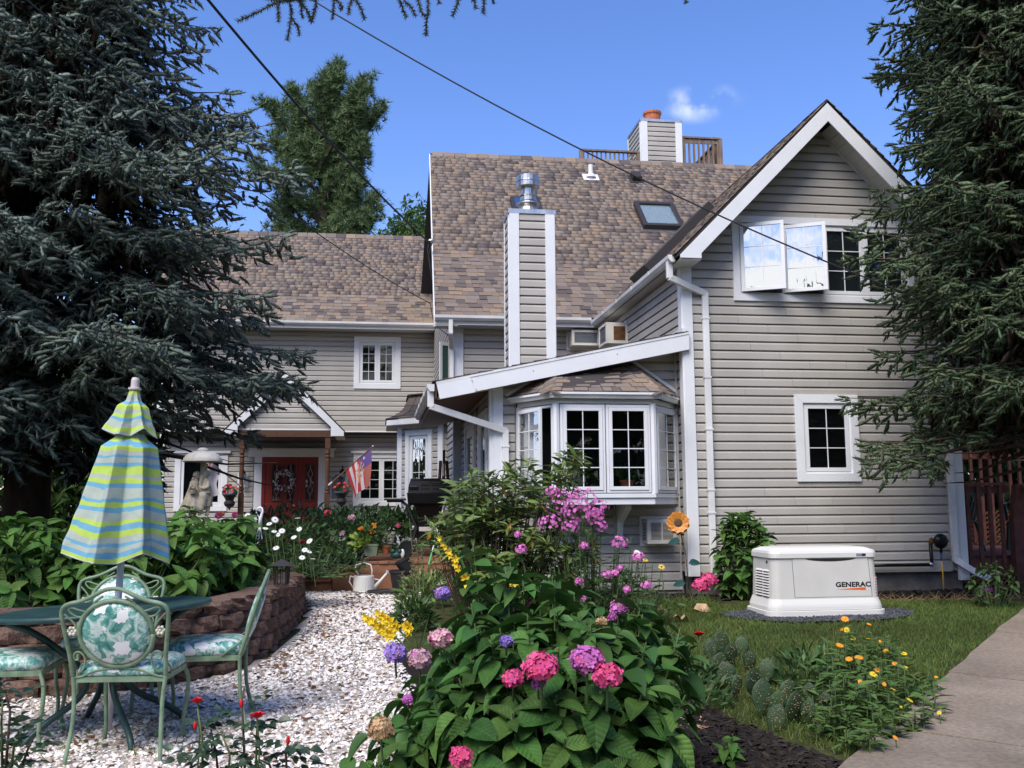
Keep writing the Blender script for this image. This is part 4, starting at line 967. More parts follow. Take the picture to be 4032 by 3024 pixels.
tri_shingles(E_[1], E_[2], T0, T1, 3, 7); tri_shingles(E_[0], E_[1], T0, T0 + .001, 4, 7); tri_shingles(E_[2], E_[3], T1, T1 + .001, 5, 7)
for (e, t) in ((E_[1], T0), (E_[2], T1)):      # hip caps
    L_ = np.linalg.norm(t - e); d = (t - e) / L_; side = nrm(np.cross(d, (0, 0, 1)))
    k = int(L_ / .115)
    for i in range(k):
        p, q = e + d * (i * .115 - .02), e + d * (i * .115 + .135); up = np.array([0, 0, 1.0])
        V = [p - side * .13 - up * .035, p + up * .022, p + side * .13 - up * .035, q - side * .11 - up * .045, q + up * .012, q + side * .11 - up * .045]
        V += [v - up * .014 for v in V]
        MB().add(V, [(0, 1, 4, 3), (1, 2, 5, 4), (0, 6, 7, 1), (1, 7, 8, 2), (0, 3, 9, 6), (2, 8, 11, 5)]).build('shingle', m_shingle, brf)
for (e0, e1) in ((0, 1), (1, 2), (2, 3)):
    p, q = E_[e0].copy(), E_[e1].copy(); dn = np.array([0, 0, -1.0])
    ins = np.array([(E_[1] + E_[2])[0] / 2, BB, 0]) - (p + q) / 2; ins[2] = 0; ins = nrm(ins)
    MB().prism([p + dn * .004, q + dn * .004, q + dn * .03, p + dn * .03], ins * .02).build('drip_edge', m_white, brf)
    MB().prism([p + dn * .03 + ins * .015, q + dn * .03 + ins * .015, q + dn * .075 + ins * .035, p + dn * .075 + ins * .035], ins * .03).build('crown_moulding', m_gutter, brf)
for (e, t) in ((E_[0], T0), (E_[3], T1)):      # wall flashing along the roof's upper edge
    MB().bar(e + (0, -.03, .02), t + (0, -.03, .03), .02, .035).build('wall_flashing', m_white, brf)
for a in (onb(2440, 2030, .1)[0], onb(2140, 2030, .1)[0]):
    MB().prism([(a, BB - .02, az0), (a, -.2, az0), (a, -.2, az0 - .05), (a, BB - .12, az0 - .22), (a, BB - .06, az0 - .42), (a, BB - .02, az0 - .42)], (.07, 0, 0)).build('bracket', m_white, bay, bevel=.004)
    MB().box(a - .03, a - .015, BB - .03, BB - .015, az0 - .5, az0).build('bracket_trim', m_white, bay)

# ------------------------------------------------------------ air conditioners (each a thing of its own)
def ac_unit(label, pl, a0, a1, z0, z1, depth, louvre, side_rust=False):
    c = pl.p((a0 + a1) / 2, 0, z0); w, h = a1 - a0, z1 - z0
    t = thing('air_conditioner', label, 'air conditioner', fromh(*c), 0, 'window air conditioners through the walls')
    ez = np.array([0, 0, 1.0]); Uw = lambda v: HU * v[0] + HW * v[1] + ez * v[2]
    L_ = Plane((0, 0, 0), Uw(pl.ea), Uw(pl.eo))
    mb = MB(); pbox(mb, L_, -w / 2, w / 2, 0, depth - .02, 0, h); mb.build('housing', m_acwhite, t, bevel=.008)
    fr = MB(); k = .045
    pbox(fr, L_, -w / 2, w / 2, depth - .02, depth, 0, k); pbox(fr, L_, -w / 2, w / 2, depth - .02, depth, h - k, h); pbox(fr, L_, -w / 2, -w / 2 + k, depth - .02, depth, k, h - k); pbox(fr, L_, w / 2 - k, w / 2, depth - .02, depth, k, h - k)
    fr.build('front_frame', m_acwhite, t, bevel=.004)
    fl = MB(); f_ = .035
    pbox(fl, L_, -w / 2 - f_, w / 2 + f_, .018, .045, -f_, -.002); pbox(fl, L_, -w / 2 - f_, w / 2 + f_, .018, .045, h + .002, h + f_); pbox(fl, L_, -w / 2 - f_, -w / 2 - .002, .018, .045, -.002, h + .002); pbox(fl, L_, w / 2 + .002, w / 2 + f_, .018, .045, -.002, h + .002)
    fl.build('mounting_flange', m_gutter, t)
    if louvre:
        pbox(MB(), L_, -w / 2 + k, w / 2 - k, depth - .0195, depth - .016, k, h - k).build('coil', m_blackmat, t)
        n = 14
        for i in range(n):
            z = k + (h - 2 * k) * (i + .5) / n
            for (x0, x1) in ((-w / 2 + k, -.008), (.008, w / 2 - k)):
                m = MB(); P = [L_.p(x0, depth - .012, z + .001), L_.p(x0, depth - .001, z - .001), L_.p(x0, depth - .001, z - .0055), L_.p(x0, depth - .012, z - .0035)]
                m.prism(P, L_.ea * (x1 - x0)).build('louvre', m_acwhite, t)
        pbox(MB(), L_, -.008, .008, depth - .015, depth, k, h - k).build('divider', m_acwhite, t)
        for i in range(12):
            z = .04 + i * (h - .08) / 12; pbox(MB(), L_, -w / 2 - .003, -w / 2 + .0, .06, depth - .06, z, z + .009).build('side_louvre', m_blackmat, t)
    else:
        pbox(MB(), L_, -w / 2 + k, w / 2 - k, depth - .019, depth - .012, k, h - k).build('coil', m_acgrille, t)
        gr = MB()
        for i in (1, 2): z = k + (h - 2 * k) * i / 3; pbox(gr, L_, -w / 2 + k + .05, w / 2 - k - .05, depth - .012, depth - .009, z, z + .004)
        for x in (-w * .22, w * .25): pbox(gr, L_, x, x + .004, depth - .012, depth - .009, k + .05, h - k - .05)
        gr.build('guard_wire', m_greyprint, t)
        pbox(MB(), L_, -.07, .07, depth, depth + .004, h - .038, h - .012).build('badge', m_cream_lid, t)
        pbox(MB(), L_, -w / 2 + .05, w / 2 - .05, depth, depth + .006, .004, .02).build('drip_lip', m_cream_lid, t)
    if side_rust:
        pbox(MB(), L_, w * .5, w * .5 + .004, .06, .24, .07, h - .06).build('side_screen', m_rust, t)
    return t
a_, b_ = onb(2245, 1302, 4.25), onb(2356, 1368, 4.25)
ac_unit('white air conditioner with grey grille under the eave beside the tall chimney', pm, a_[0] + .03, b_[0] + .03, b_[1] + .03, a_[1] + .02, .35, False)
q0 = ona(2479, 1290, 0)
ac_unit('white air conditioner seen side-on with a rusty side screen on the wing wall', ps, q0[0] + .05, q0[0] + .56, 3.84, 4.17, .36, False, False)
t = [o for o in bpy.data.objects if o.name.startswith('air_conditioner')][-1]
_L = Plane((0, 0, 0), HW, -HU); pbox(MB(), _L, -.262, -.255, .06, .24, .06, .27).build('side_screen', m_rust, t)
a_, b_ = onb(2540, 2045, .06), onb(2682, 2140, .06)
ac_unit('louvred air conditioner low on the wall below the bay window', pb_, a_[0] + .02, b_[0] - .06, b_[1], a_[1], .27, True)

# ------------------------------------------------------------ gas regulator and pipe
gm_ = thing('gas_meter', 'black gas regulator with pipe and yellow line by the right downspout', 'gas meter', fromh(3.20, -.13, .3))
H3 = lambda a, b, z: fromh(a, b, z) - fromh(3.20, -.13, .3)
mb = MB(); c = H3(3.205, -.16, .905); Rm = np.array([HU, np.array([0, 0, 1.0]), -HW]).T
mb.lathe([(.0001, -.05), (.05, -.05), (.09, -.02), (.095, 0), (.09, .02), (.05, .05), (.0001, .055)], 18, c, R=Rm); mb.build('regulator', m_black, gm_, smooth=False)
MB().tube([H3(2.2, -.10, .615), H3(3.05, -.10, .612)], .022, 10).build('pipe', m_black, gm_, smooth=True)
MB().tube([H3(3.05, -.10, .612), H3(3.10, -.10, .62), H3(3.105, -.10, .66), H3(3.10, -.1, .88)], .022, 10).build('riser_pipe', m_black, gm_, smooth=True)
MB().ell(H3(3.09, -.10, .615), (.032, .032, .032), 10, 6).build('elbow', m_steel, gm_, smooth=True); MB().ell(H3(3.11, -.11, .905), (.035, .03, .045), 10, 6).build('union', m_rust, gm_, smooth=True)
MB().tube([H3(3.205, -.16, .82), H3(3.205, -.15, .76)], .02, 8).build('valve_body', m_black, gm_); MB().tube([H3(3.205, -.15, .76), H3(3.207, -.15, .70)], .013, 8).build('blue_fitting', M('blue_tape', (.02, .12, .35), .5), gm_); MB().tube([H3(3.207, -.15, .70), H3(3.205, -.15, .66)], .012, 8).build('brass_fitting', m_rust, gm_)
MB().tube([H3(3.205, -.15, .66), H3(3.208, -.16, .5), H3(3.198, -.17, .3)], .008, 8).build('yellow_line', M('yellow_gas_line', (.75, .42, .02), .5), gm_, smooth=True)

# ------------------------------------------------------------ entrance fixtures
def W(a, b, z): return fromh(a, b, z)
def lamp(a, label):
    t = thing('wall_lantern', label, 'wall lamp', W(a, 11.2, 2.0), YAW, 'wall lanterns flanking the entrance')
    MB().box(-.12, .12, -.04, -.018, -.18, .16).build('mounting_block', m_white, t)
    b = MB(); b.tube([(0, -.04, 0), (0, -.10, .05), (0, -.16, .02), (0, -.16, -.02)], .012, 8); b.lathe([(.0001, .34), (.012, .31), (.02, .28), (.01, .26), (.05, .22), (.075, .17), (.078, .155)], 10, (0, -.16, -.02)); b.lathe([(.04, -.10), (.02, -.13), (.012, -.17), (.0001, -.19)], 10, (0, -.16, -.02))
    for k in range(6):
        an = k * math.pi / 3; b.bar((.075 * math.cos(an), -.16 + .075 * math.sin(an), .135), (.042 * math.cos(an), -.16 + .042 * math.sin(an), -.12), .008, .008)
    b.build('lantern_frame', m_black, t); MB().lathe([(.037, -.1), (.068, .15)], 10, (0, -.16, -.02)).build('lantern_glass', m_glass, t)
lamp(-4.62, 'black wall lantern between the right porch post and the hanging flag')
lamp(-6.86, 'black wall lantern half hidden behind the left porch post')
t = thing('house_plaque', 'arched white and grey plaque on the wall behind the right flower urn', 'plaque', W(-4.74, 11.17, 1.85), YAW)
arch = [(-.13, 0, -.3), (.13, 0, -.3), (.13, 0, .18), (.09, 0, .21), (.06, 0, .25), (0, 0, .27), (-.06, 0, .25), (-.09, 0, .21), (-.13, 0, .18)]
MB().prism([(x * 1.1, .0, z * 1.06) for x, y, z in arch], (0, -.012, 0)).build('border', m_gutter, t); MB().prism([(x, -.013, z) for x, y, z in arch], (0, -.006, 0)).build('face', M('plaque_face', (.18, .19, .19), .5), t)
t = thing('wreath', 'pale floral wreath hanging on the red front door', 'wreath', W(-5.93, 11.07, 1.965), YAW)
MB().tube([(.19 * math.cos(a), 0, .19 * math.sin(a)) for a in np.linspace(0, 2 * math.pi, 25)], .022, 6).build('twig_ring', m_twig, t)
an = RNG.uniform(0, 2 * math.pi, 230); P = np.stack([np.cos(an) * .19, RNG.normal(-.02, .02, 230), np.sin(an) * .19], 1) + RNG.normal(0, .03, (230, 3)); D = nrm(RNG.normal(0, 1, (230, 3)) + (0, -1.2, 0))
scatter('blossoms', FLORET5, P, np.cross(D, (.3, .2, .9)), D, np.full(230, .02), M('wreath_blossom', (.55, .50, .47), .8, rand=.3), t)
# flags on poles
def cloth(nx, ny, fn):
    V = [fn(i / nx, j / ny) for j in range(ny + 1) for i in range(nx + 1)]
    F = [(j * (nx + 1) + i, j * (nx + 1) + i + 1, (j + 1) * (nx + 1) + i + 1, (j + 1) * (nx + 1) + i) for j in range(ny) for i in range(nx)]
    return V, F
bp = onb(1297, 1908, 9.65); tp = onb(1468, 1757, 9.1)
base = W(bp[0], 9.65, bp[1]); tipp = W(tp[0], 9.1, tp[1]); t = thing('flag', 'striped flag with palm tree print hanging from the right porch post', 'flag', base)
bd = tipp - base
MB().tube([(0, 0, 0), bd], .012, 8).build('pole', m_lattice, t); MB().ell(bd, (.02, .02, .02), 8, 6).build('finial', m_cream_lid, t); MB().tube([-.02 * nrm(bd), nrm(bd) * .09], .022, 8).build('pole_bracket', m_white, t)
m_flag = bpy.data.materials.new('printed_flag'); m_flag.use_nodes = True
def flag_fn(u, v):                     # u along the pole from the base, v hanging down
    p = bd * (.38 + .60 * u); ln = .78 - .16 * (1 - u)
    sag = np.array([0, 0, -v * ln]); sw = HU * (math.sin(u * 7 + v * 2) * .05 * v + (.60 - .8 * u) * v * .30) + HW * (math.cos(u * 9) * .05 * v)
    return p + sag + sw
V, F = cloth(28, 26, flag_fn); me = MB().add(V, F)
mi = []
mats_f = [M('flag_white', (.66, .60, .60), .8), M('flag_red', (.50, .05, .05), .8), M('flag_purple', (.13, .08, .24), .8), M('flag_orange', (.42, .13, .09), .8), M('flag_palm', (.55, .33, .20), .8)]
for j in range(26):
    for i in range(28):
        u, v = (i + .5) / 28, (j + .5) / 26; k = 1 if int((1 - v) * 0 + v * 0 + u * 9) % 2 == 0 else 0
        if u > .52 and v < .42: k = 2
        elif u > .72: k = 3
        du, dv = u - .50, v - .40; r = math.hypot(du * 1.15, dv); an = math.atan2(dv, du)
        if r < .26 and dv < .2 and abs(math.sin(an * 4.5)) > .72: k = 4
        if abs(du) < .03 and 0 < dv < .35: k = 4
        if math.hypot(u - .70, v - .13) < .035: k = 0
        me.mi[j * 28 + i] = k
me.build('cloth', mats_f, t, smooth=True)
bp = onb(944, 1912, 9.65); tp = onb(842, 1830, 9.2); base = W(bp[0], 9.65, bp[1]); tipp = W(tp[0], 9.2, tp[1]); bd = (tipp - base) * 1.25
t = thing('flag', 'white flag with red print drooping behind the statue', 'flag', base)
MB().tube([(0, 0, 0), bd], .012, 8).build('pole', m_lattice, t); MB().tube([-.02 * nrm(bd), nrm(bd) * .09], .022, 8).build('pole_bracket', m_white, t)
def flag_fn2(u, v): return bd * (.66 + .36 * u) + np.array([0, 0, -v * (.55 + .35 * u)]) + HU * (-.30 * v * u + .03 * math.sin(8 * v + 5 * u)) + HW * .03 * math.sin(u * 9)
V, F = cloth(14, 16, flag_fn2); me = MB().add(V, F)
for j in range(16):
    for i in range(14):
        u, v = i / 14, j / 16; me.mi[j * 14 + i] = 2 if (u < .12 and v < .2) else (1 if (u > .55 and int(v * 9 + u * 6) % 2) else 0)
me.build('cloth', mats_f[:3], t, smooth=True)
# hanging urn planters with red flowers
def urn(x, y, b, label, s=1.0):
    a_ = onb(x, y, b); c = W(a_[0], b, a_[1]); t = thing('hanging_planter', label, 'planter', c, 0, 'dark urn planters hung at the porch posts')
    MB().lathe([(.0001, -.24 * s), (.03 * s, -.19 * s), (.09 * s, -.15 * s), (.115 * s, -.10 * s), (.11 * s, -.06 * s), (.08 * s, -.03 * s), (.10 * s, .02 * s), (.145 * s, .08 * s), (.15 * s, .10 * s), (.135 * s, .10 * s)], 18, (0, 0, 0)).build('urn', m_bronze, t, smooth=False)
    MB().lathe([(.148 * s, .082 * s), (.158 * s, .085 * s), (.158 * s, .118 * s), (.148 * s, .12 * s)], 18, (0, 0, 0)).build('urn_rim', M('blue_grey_rim', (.05, .085, .10), .5), t)
    q = sphere_dirs(90, -.2); scatter('foliage', LEAF_S, np.array([0, 0, .13 * s]) + q * (.10, .10, .08) * s, q + (0, 0, .3), np.cross(q, (.2, .5, .7)), np.full(90, .075 * s), m_herb, t)
    for k in range(20):
        d = nrm(RNG.normal(0, 1, 3) + (0, -.3, .9)); p = np.array([0, 0, .17 * s]) + d * (.15, .15, .13) * s
        m = 7; q = nrm(RNG.normal(0, 1, (m, 3)) + d * 1.4)
        scatter('blossom', FLORET5, p + q * .018, np.cross(q, (.3, .1, .8)), q, np.full(m, .024 * s), m_coral, t)
urn(904, 1965, 9.55, 'dark urn planter of coral flowers left of the door')
urn(1345, 1957, 9.55, 'dark urn planter of coral flowers hung in front of the plaque')

# ------------------------------------------------------------ overhead wires
def wire(label, pts, r, sag=0.0):
    t = thing('overhead_wire', label, 'cable', pts[0]); P = []
    for p, q in zip(pts[:-1], pts[1:]):
        for i in range(17):
            s_ = i / 16; P.append(p + (q - p) * s_ - np.array([0, 0, sag * 4 * s_ * (1 - s_)]) - pts[0])
    P = [P[0]] + [b for a, b in zip(P[:-1], P[1:]) if np.linalg.norm(b - a) > 1e-4]
    MB().tube(P, r, 6).build('cable', m_blackmat, t, smooth=True); return t
j0 = W(-2.98, 5.9, 6.2); _a = ona(1690, 955, -2.93); j0 = W(-2.93, *_a)
t = wire('thick black service cable dropping to the main roof corner', [at(770, -60, 9.0), j0], .016, .12)
MB().tube([(j0 - at(770, -60, 9.0)) + np.array(v) for v in ((0, 0, 0), (-.03, .02, -.12), (.01, 0, -.4), (.06, 0, -.7), (.13, .05, -.82))], .014, 6).build('drip_loop', m_blackmat, t, smooth=True)
MB().tube([(j0 - at(770, -60, 9.0)) + np.array(v) for v in ((.06, -.02, 0), (-.02, .02, -.25), (.03, 0, -.55), (.12, .05, -.80))], .01, 6).build('drip_loop', m_blackmat, t, smooth=True)
MB().ell(j0 - at(770, -60, 9.0) + np.array([.04, -.02, .03]), (.06, .04, .035), 8, 6).build('clamp', m_steel, t)
_a = ona(1695, 1195, -2.93); j1 = W(-2.93, *_a)
t = wire('thin black cable sagging from the left spruce to the eave corner', [at(60, -40, 8.0), j1], .007, .22)
o_ = at(60, -40, 8.0); MB().tube([(j1 - o_) + np.array(v) for v in ((0, 0, 0), (.03, 0, -.2), (.12, .02, -.42), (.3, .05, -.55), (.42, .1, -.72))], .008, 6).build('drip_loop', m_blackmat, t, smooth=True)
wire('thin black cable crossing the roofs towards the right spruce', [at(1180, -30, 10.0), at(3700, 1205, 10.0)], .0085, .22)
# ================================================================== GROUND
def grid_sheet(name, xs, ys, dz, mat, kind='structure'):
    X, Y = np.meshgrid(xs, ys); Z = gz(X, Y) + dz
    V = np.stack([X, Y, Z], -1).reshape(-1, 3); nx, ny = len(xs), len(ys)
    i, j = np.meshgrid(np.arange(nx - 1), np.arange(ny - 1)); a = (j * nx + i).ravel()
    o = big_mesh(name, V, np.stack([a, a + 1, a + nx + 1, a + nx], 1), mat, smooth=True); o['kind'] = kind; return o
grid_sheet('ground', np.concatenate([[-1500, -300, -80, -30], np.arange(-14, 14.1, .5), [30, 80, 300, 1500]]), np.concatenate([[-400, -80, -20], np.arange(-4, 16.1, .25), [20, 30, 60, 150, 500, 1800]]), 0.0, m_lawnsoil)
def inside(poly, X, Y):
    c = np.zeros(X.shape, bool); n = len(poly)
    for i in range(n):
        (x1, y1), (x2, y2) = poly[i], poly[(i + 1) % n]
        k = ((y1 > Y) != (y2 > Y)); xx = (x2 - x1) * (Y - y1) / ((y2 - y1) if y2 != y1 else 1e-9) + x1
        c ^= k & (X < xx)
    return c
def patch(name, poly, dz, mat, cell=.1, kind='structure', zfun=None, bumpz=0.0):
    p = np.array(poly); xs = np.arange(p[:, 0].min() - cell, p[:, 0].max() + cell, cell); ys = np.arange(p[:, 1].min() - cell, p[:, 1].max() + cell, cell)
    X, Y = np.meshgrid(xs, ys); nx = len(xs); zf = zfun or gz
    Z = zf(X, Y) + dz + (RNG.normal(0, bumpz, X.shape) if bumpz else 0)
    ok = inside(poly, X[:-1, :-1] + cell / 2, Y[:-1, :-1] + cell / 2); j, i = np.nonzero(ok); a = j * nx + i
    o = big_mesh(name, np.stack([X, Y, Z], -1).reshape(-1, 3), np.stack([a, a + 1, a + nx + 1, a + nx], 1), mat, smooth=True); o['kind'] = kind; return o
WALLC = np.array([(-7.5, 6.9), (-6.0, 6.75), (-4.5, 6.72), (-3.52, 6.82), (-2.97, 6.97), (-2.45, 7.25), (-2.12, 7.66), (-2.0, 8.4), (-2.05, 9.4), (-2.2, 10.6), (-2.5, 11.9), (-3.0, 12.9)])
def resample(P, step):
    t = np.concatenate([[0], np.cumsum(np.linalg.norm(np.diff(P, axis=0), axis=1))]); tt = np.linspace(0, t[-1], 400)
    # smooth by Catmull-like averaging
    Q = np.stack([np.interp(tt, t, P[:, k]) for k in range(2)], 1)
    for _ in range(30): Q[1:-1] = (Q[:-2] + Q[1:-1] * 2 + Q[2:]) / 4
    t = np.concatenate([[0], np.cumsum(np.linalg.norm(np.diff(Q, axis=0), axis=1))])
    s = np.arange(0, t[-1], step); return np.stack([np.interp(s, t, Q[:, k]) for k in range(2)], 1), t[-1], (lambda u: np.array([np.interp(u, t, Q[:, k]) for k in range(2)]))
_q, WLEN, wpt = resample(WALLC, .2)
gravel_poly = [(-.18, 2.4), (-.36, 5.0), (-.52, 6.0), (-1.0, 8.0), (-1.30, 11.3), (-.9, 12.9), (-3.2, 12.95)] + [tuple(wpt(u)) for u in np.linspace(WLEN, 0, 30)] + [(-7.5, 2.4)]
patch('gravel_bed', gravel_poly, .006, m_gravelbase, .09)
# pebbles
def rock_t(seed):
    r = np.random.default_rng(seed); v = []
    for k in range(5): a = 2 * math.pi * k / 5; v.append((math.cos(a), math.sin(a) * .8, -.1 + .25 * r.normal()))
    for k in range(3): a = 2 * math.pi * k / 3 + .5; v.append((.55 * math.cos(a), .5 * math.sin(a), .55 + .1 * r.normal()))
    v = np.array(v) * (1 + r.normal(0, .14, (8, 1))); v = np.vstack([v, (0, 0, -.5)])
    f = [(5, 6, 7), (0, 1, 5), (1, 6, 5), (1, 2, 6), (2, 3, 6), (3, 7, 6), (3, 4, 7), (4, 0, 7), (0, 5, 7)]
    return v * .5, np.array(f)
def sample_poly(poly, n, rng):
    p = np.array(poly); out = np.zeros((0, 2))
    while len(out) < n:
        q = rng.uniform(p.min(0), p.max(0), (n * 2, 2)); out = np.vstack([out, q[inside(poly, q[:, 0], q[:, 1])]])
    return out[:n]
def strew(name, poly, n, size, mat, flat=.7, lift=.4, seed=1, keep=None, parent=None, zfun=None, tilt=.5, elong=1.0):
    r = np.random.default_rng(seed); Q = sample_poly(poly, n, r)
    if keep is not None: Q = Q[keep(Q)]
    n = len(Q); z = (zfun or gz)(Q[:, 0], Q[:, 1]); S = r.uniform(*size, n) if isinstance(size, tuple) else size(Q, r)
    P = np.column_stack([Q, z + S * lift * r.uniform(.2, 1.0, n)]); D = np.column_stack([nrm(r.normal(0, 1, (n, 2))), r.normal(0, tilt * .5, n)]); N = r.normal(0, tilt, (n, 3)) * (1, 1, 0) + (0, 0, 1)
    sc = np.stack([S * r.uniform(.9, 1.35, n) * elong, S * r.uniform(.7, 1.1, n), S * flat * r.uniform(.7, 1.2, n)], 1)
    grp = r.integers(0, 4, n); Vs, Fs, k = [], [], 0; R = frames(D, N)
    for g in range(4):
        m = grp == g; t = rock_t(g + seed * 7); V, F = scatter_arrays(t[0], t[1], P[m], R[m], sc[m]); Vs.append(V); Fs.append(F + k); k += len(V)
    o = big_mesh(name, np.vstack(Vs), np.vstack(Fs), mat, parent); o['kind'] = 'stuff'; return o
near_poly = [(-.15, 3.9), (-.28, 5.0), (-.42, 6.0), (-.80, 7.5), (-2.2, 7.5), (-2.5, 7.15), (-3.0, 6.95), (-5.2, 6.7), (-3.2, 4.2)]
far_poly = [(-.80, 7.5), (-.92, 8.0), (-1.18, 11.3), (-.9, 12.9), (-3.0, 12.95), (-2.45, 11.9), (-2.15, 10.6), (-2.0, 9.4), (-1.95, 8.4), (-2.1, 7.5)]
bare = lambda Q: (np.sin(Q[:, 0] * 3.1 + 1.3 * np.sin(Q[:, 1] * 1.7)) * np.cos(Q[:, 1] * 2.3 + np.sin(Q[:, 0] * 2.1)) + RNG.normal(0, .35, len(Q))) > -.85
strew('gravel', near_poly, 30000, lambda Q, r: np.clip(r.lognormal(math.log(.023), .34, len(Q)), .009, .055), m_pebble, seed=2, keep=bare)
strew('gravel', far_poly, 13000, lambda Q, r: np.clip(r.lognormal(math.log(.027), .3, len(Q)), .012, .05), m_pebble, seed=3, keep=lambda Q: RNG.random(len(Q)) > .5 * np.exp(-((Q[:, 0] + 1.95) / .22) ** 2))
strew('dry_litter', near_poly + [], 1500, (.012, .045), m_debris, flat=.15, lift=.6, seed=4)
strew('dry_litter', far_poly, 1600, (.012, .05), m_debris, flat=.15, lift=.6, seed=5, keep=lambda Q: RNG.random(len(Q)) < .15 + .85 * np.exp(-((Q[:, 0] + 1.85) / .25) ** 2))

# ------------------------------------------------------------ retaining wall, block by block
rw = thing('retaining_wall', 'curved low retaining wall of brown split-face blocks along the gravel', 'wall', (0, 0, 0))
BH, BL, TOPZ = .12, .30, .69
def block_t(seed):
    r = np.random.default_rng(seed); nx, nz = 5, 3; v = []
    for k in range(nz + 1):
        for i in range(nx + 1):
            u, w = i / nx, k / nz; e = min(u, 1 - u) * nx; ez = min(w, 1 - w) * nz
            d = (.0 if e >= 1 else -.045) + (0 if ez >= 1 else -.014)
            v.append(((u - .5) * .972, d + (r.normal(0, .013)), (w) * .955 + (r.normal(0, .012) if 0 < k < nz else 0)))
    f = [(k * (nx + 1) + i, k * (nx + 1) + i + 1, (k + 1) * (nx + 1) + i + 1, (k + 1) * (nx + 1) + i) for k in range(nz) for i in range(nx)]
    b = len(v); v += [(-.40, -.22, 0), (.40, -.22, 0), (.40, -.22, .975), (-.40, -.22, .975)]
    T = [nz * (nx + 1) + i for i in range(nx + 1)]; B = list(range(nx + 1))
    f += [tuple(T) + (b + 2, b + 3), tuple(B[::-1]) + (b + 0, b + 1), (0, nx + 1, 2 * (nx + 1), 3 * (nx + 1), b + 3, b), (nx, b + 1, b + 2, nz * (nx + 1) + nx, (nz - 1) * (nx + 1) + nx, (nx + 1) + nx)]
    me = bpy.data.meshes.new('block'); me.from_pydata([(x * BL, y, z * BH) for x, y, z in v], [], f); me.materials.append(m_block); me.update(); return me
bm_ = [block_t(s) for s in range(7)]
rs = random.Random(3)
for c in range(6):
    z = TOPZ - BH * (c + 1); u = (c % 2) * BL / 2 + .02
    while u < WLEN - BL:
        p = wpt(u + BL / 2); d = nrm(wpt(u + BL) - wpt(u)); nv = np.array([d[1], -d[0]])
        if z + BH > gz(*p) - .02 and p[0] > -5.6:
            q = p - nv * (.012 * (5 - c)) + nv * rs.uniform(-.006, .006)
            o = bpy.data.objects.new('block', rs.choice(bm_)); COL.objects.link(o); o.parent = rw
            o.location = (q[0], q[1], z); o.rotation_euler = (0, 0, math.atan2(d[1], d[0]) + math.pi + rs.uniform(-.02, .02))
            if c == 0: o.scale = (1, 1.35, .9)
        u += BL
bed_poly = [tuple(wpt(u) + np.array((-.12, .12))) for u in np.linspace(0, WLEN, 30)] + [(-2.2, 13.3), (-2.2, 19.6), (-13, 19.6), (-13, 7.5)]
patch('raised_bed', bed_poly, 0, m_soil, .12, zfun=lambda X, Y: .62 + 0 * np.asarray(X, float), bumpz=.012)

# ------------------------------------------------------------ mulch, lawn beds, generator stones
mulch_poly = [(.35, 2.6), (1.1, 4.4), (1.75, 5.35), (1.35, 6.2), (1.15, 7.0), (.6, 7.4), (-.2, 8.6), (-.98, 8.0), (-.5, 6), (-.34, 5.0), (-.16, 2.6)]
patch('mulch_bed', mulch_poly, .012, m_soil, .03, bumpz=.006)
m2 = [tuple(fromh(a, b, 0)[:2]) for a, b in ((-2.6, -.9), (-.3, -.8), (.4, -.55), (2.2, -.75), (3.6, -.95), (4.2, -.6), (4.2, .02), (.0, .02), (-.02, .3), (-2.6, .3))]
patch('mulch_bed', m2, .014, m_soil, .08, bumpz=.01)
strew('bark_mulch', [(.35, 4.2), (1.1, 4.5), (1.76, 5.3), (1.40, 6.2), (1.15, 6.9), (.4, 6.6), (.2, 4.6)], 6000, (.010, .034), m_mulch, flat=.4, lift=.8, seed=6, elong=1.7)
strew('bark_mulch', m2, 6000, (.014, .045), m_mulch, flat=.4, lift=.6, seed=7, elong=1.6)
strew('wood_scraps', [(.4, 5.6), (1.2, 6.0), (1.15, 6.8), (.5, 6.9)], 260, (.012, .04), M('pale_wood_scrap', (.34, .20, .12), .85, rand=.4), flat=.25, lift=.9, seed=8, elong=1.8)
GC = fromh(.68, -1.95, 0)
gpoly = [tuple((GC + HU * (1.0 * math.cos(t) * (1 + .06 * math.sin(3 * t))) + HW * (.50 * math.sin(t) - .12))[:2]) for t in np.linspace(0, 2 * math.pi, 40)[:-1]]
patch('stone_pad', gpoly, .022, m_darkgravel, .06, bumpz=.006)
strew('crushed_stone', gpoly, 7000, (.010, .026), m_darkgravel, seed=9, zfun=lambda X, Y: gz(X, Y) + .02)
# lawn
lawn_poly = [(5.6, 10.75), (4.9, 11.2), (2.6, 10.95), (1.6, 10.6), (.6, 10.2), (.2, 9.4), (-.1, 8.7), (.6, 7.5), (1.2, 7.0), (1.4, 6.2), (1.83, 5.45), (3.28, 7.5), (5.3, 10.25)]
r = np.random.default_rng(12); Q = sample_poly(lawn_poly, 62000, r); Q = Q[~inside(gpoly, Q[:, 0], Q[:, 1])]
den = np.sin(Q[:, 0] * 2.7 + Q[:, 1]) * np.sin(Q[:, 1] * 3.3 - Q[:, 0]) + r.normal(0, .5, len(Q)); Q = Q[den > -1.1]
n = len(Q); h = r.uniform(.025, .06, n) * (1 + .5 * np.exp(-((Q[:, 1] - 10.5) / .6) ** 2) * (Q[:, 0] < 2.2))
blade = (np.array([(0, -.5, 0), (0, .5, 0), (.55, -.35, .0), (.55, .35, .0), (1, 0, -.12)], float), np.array([(0, 2, 1), (1, 2, 3), (2, 4, 3)]))
D = np.column_stack([r.normal(0, .55, (n, 2)), np.ones(n)])
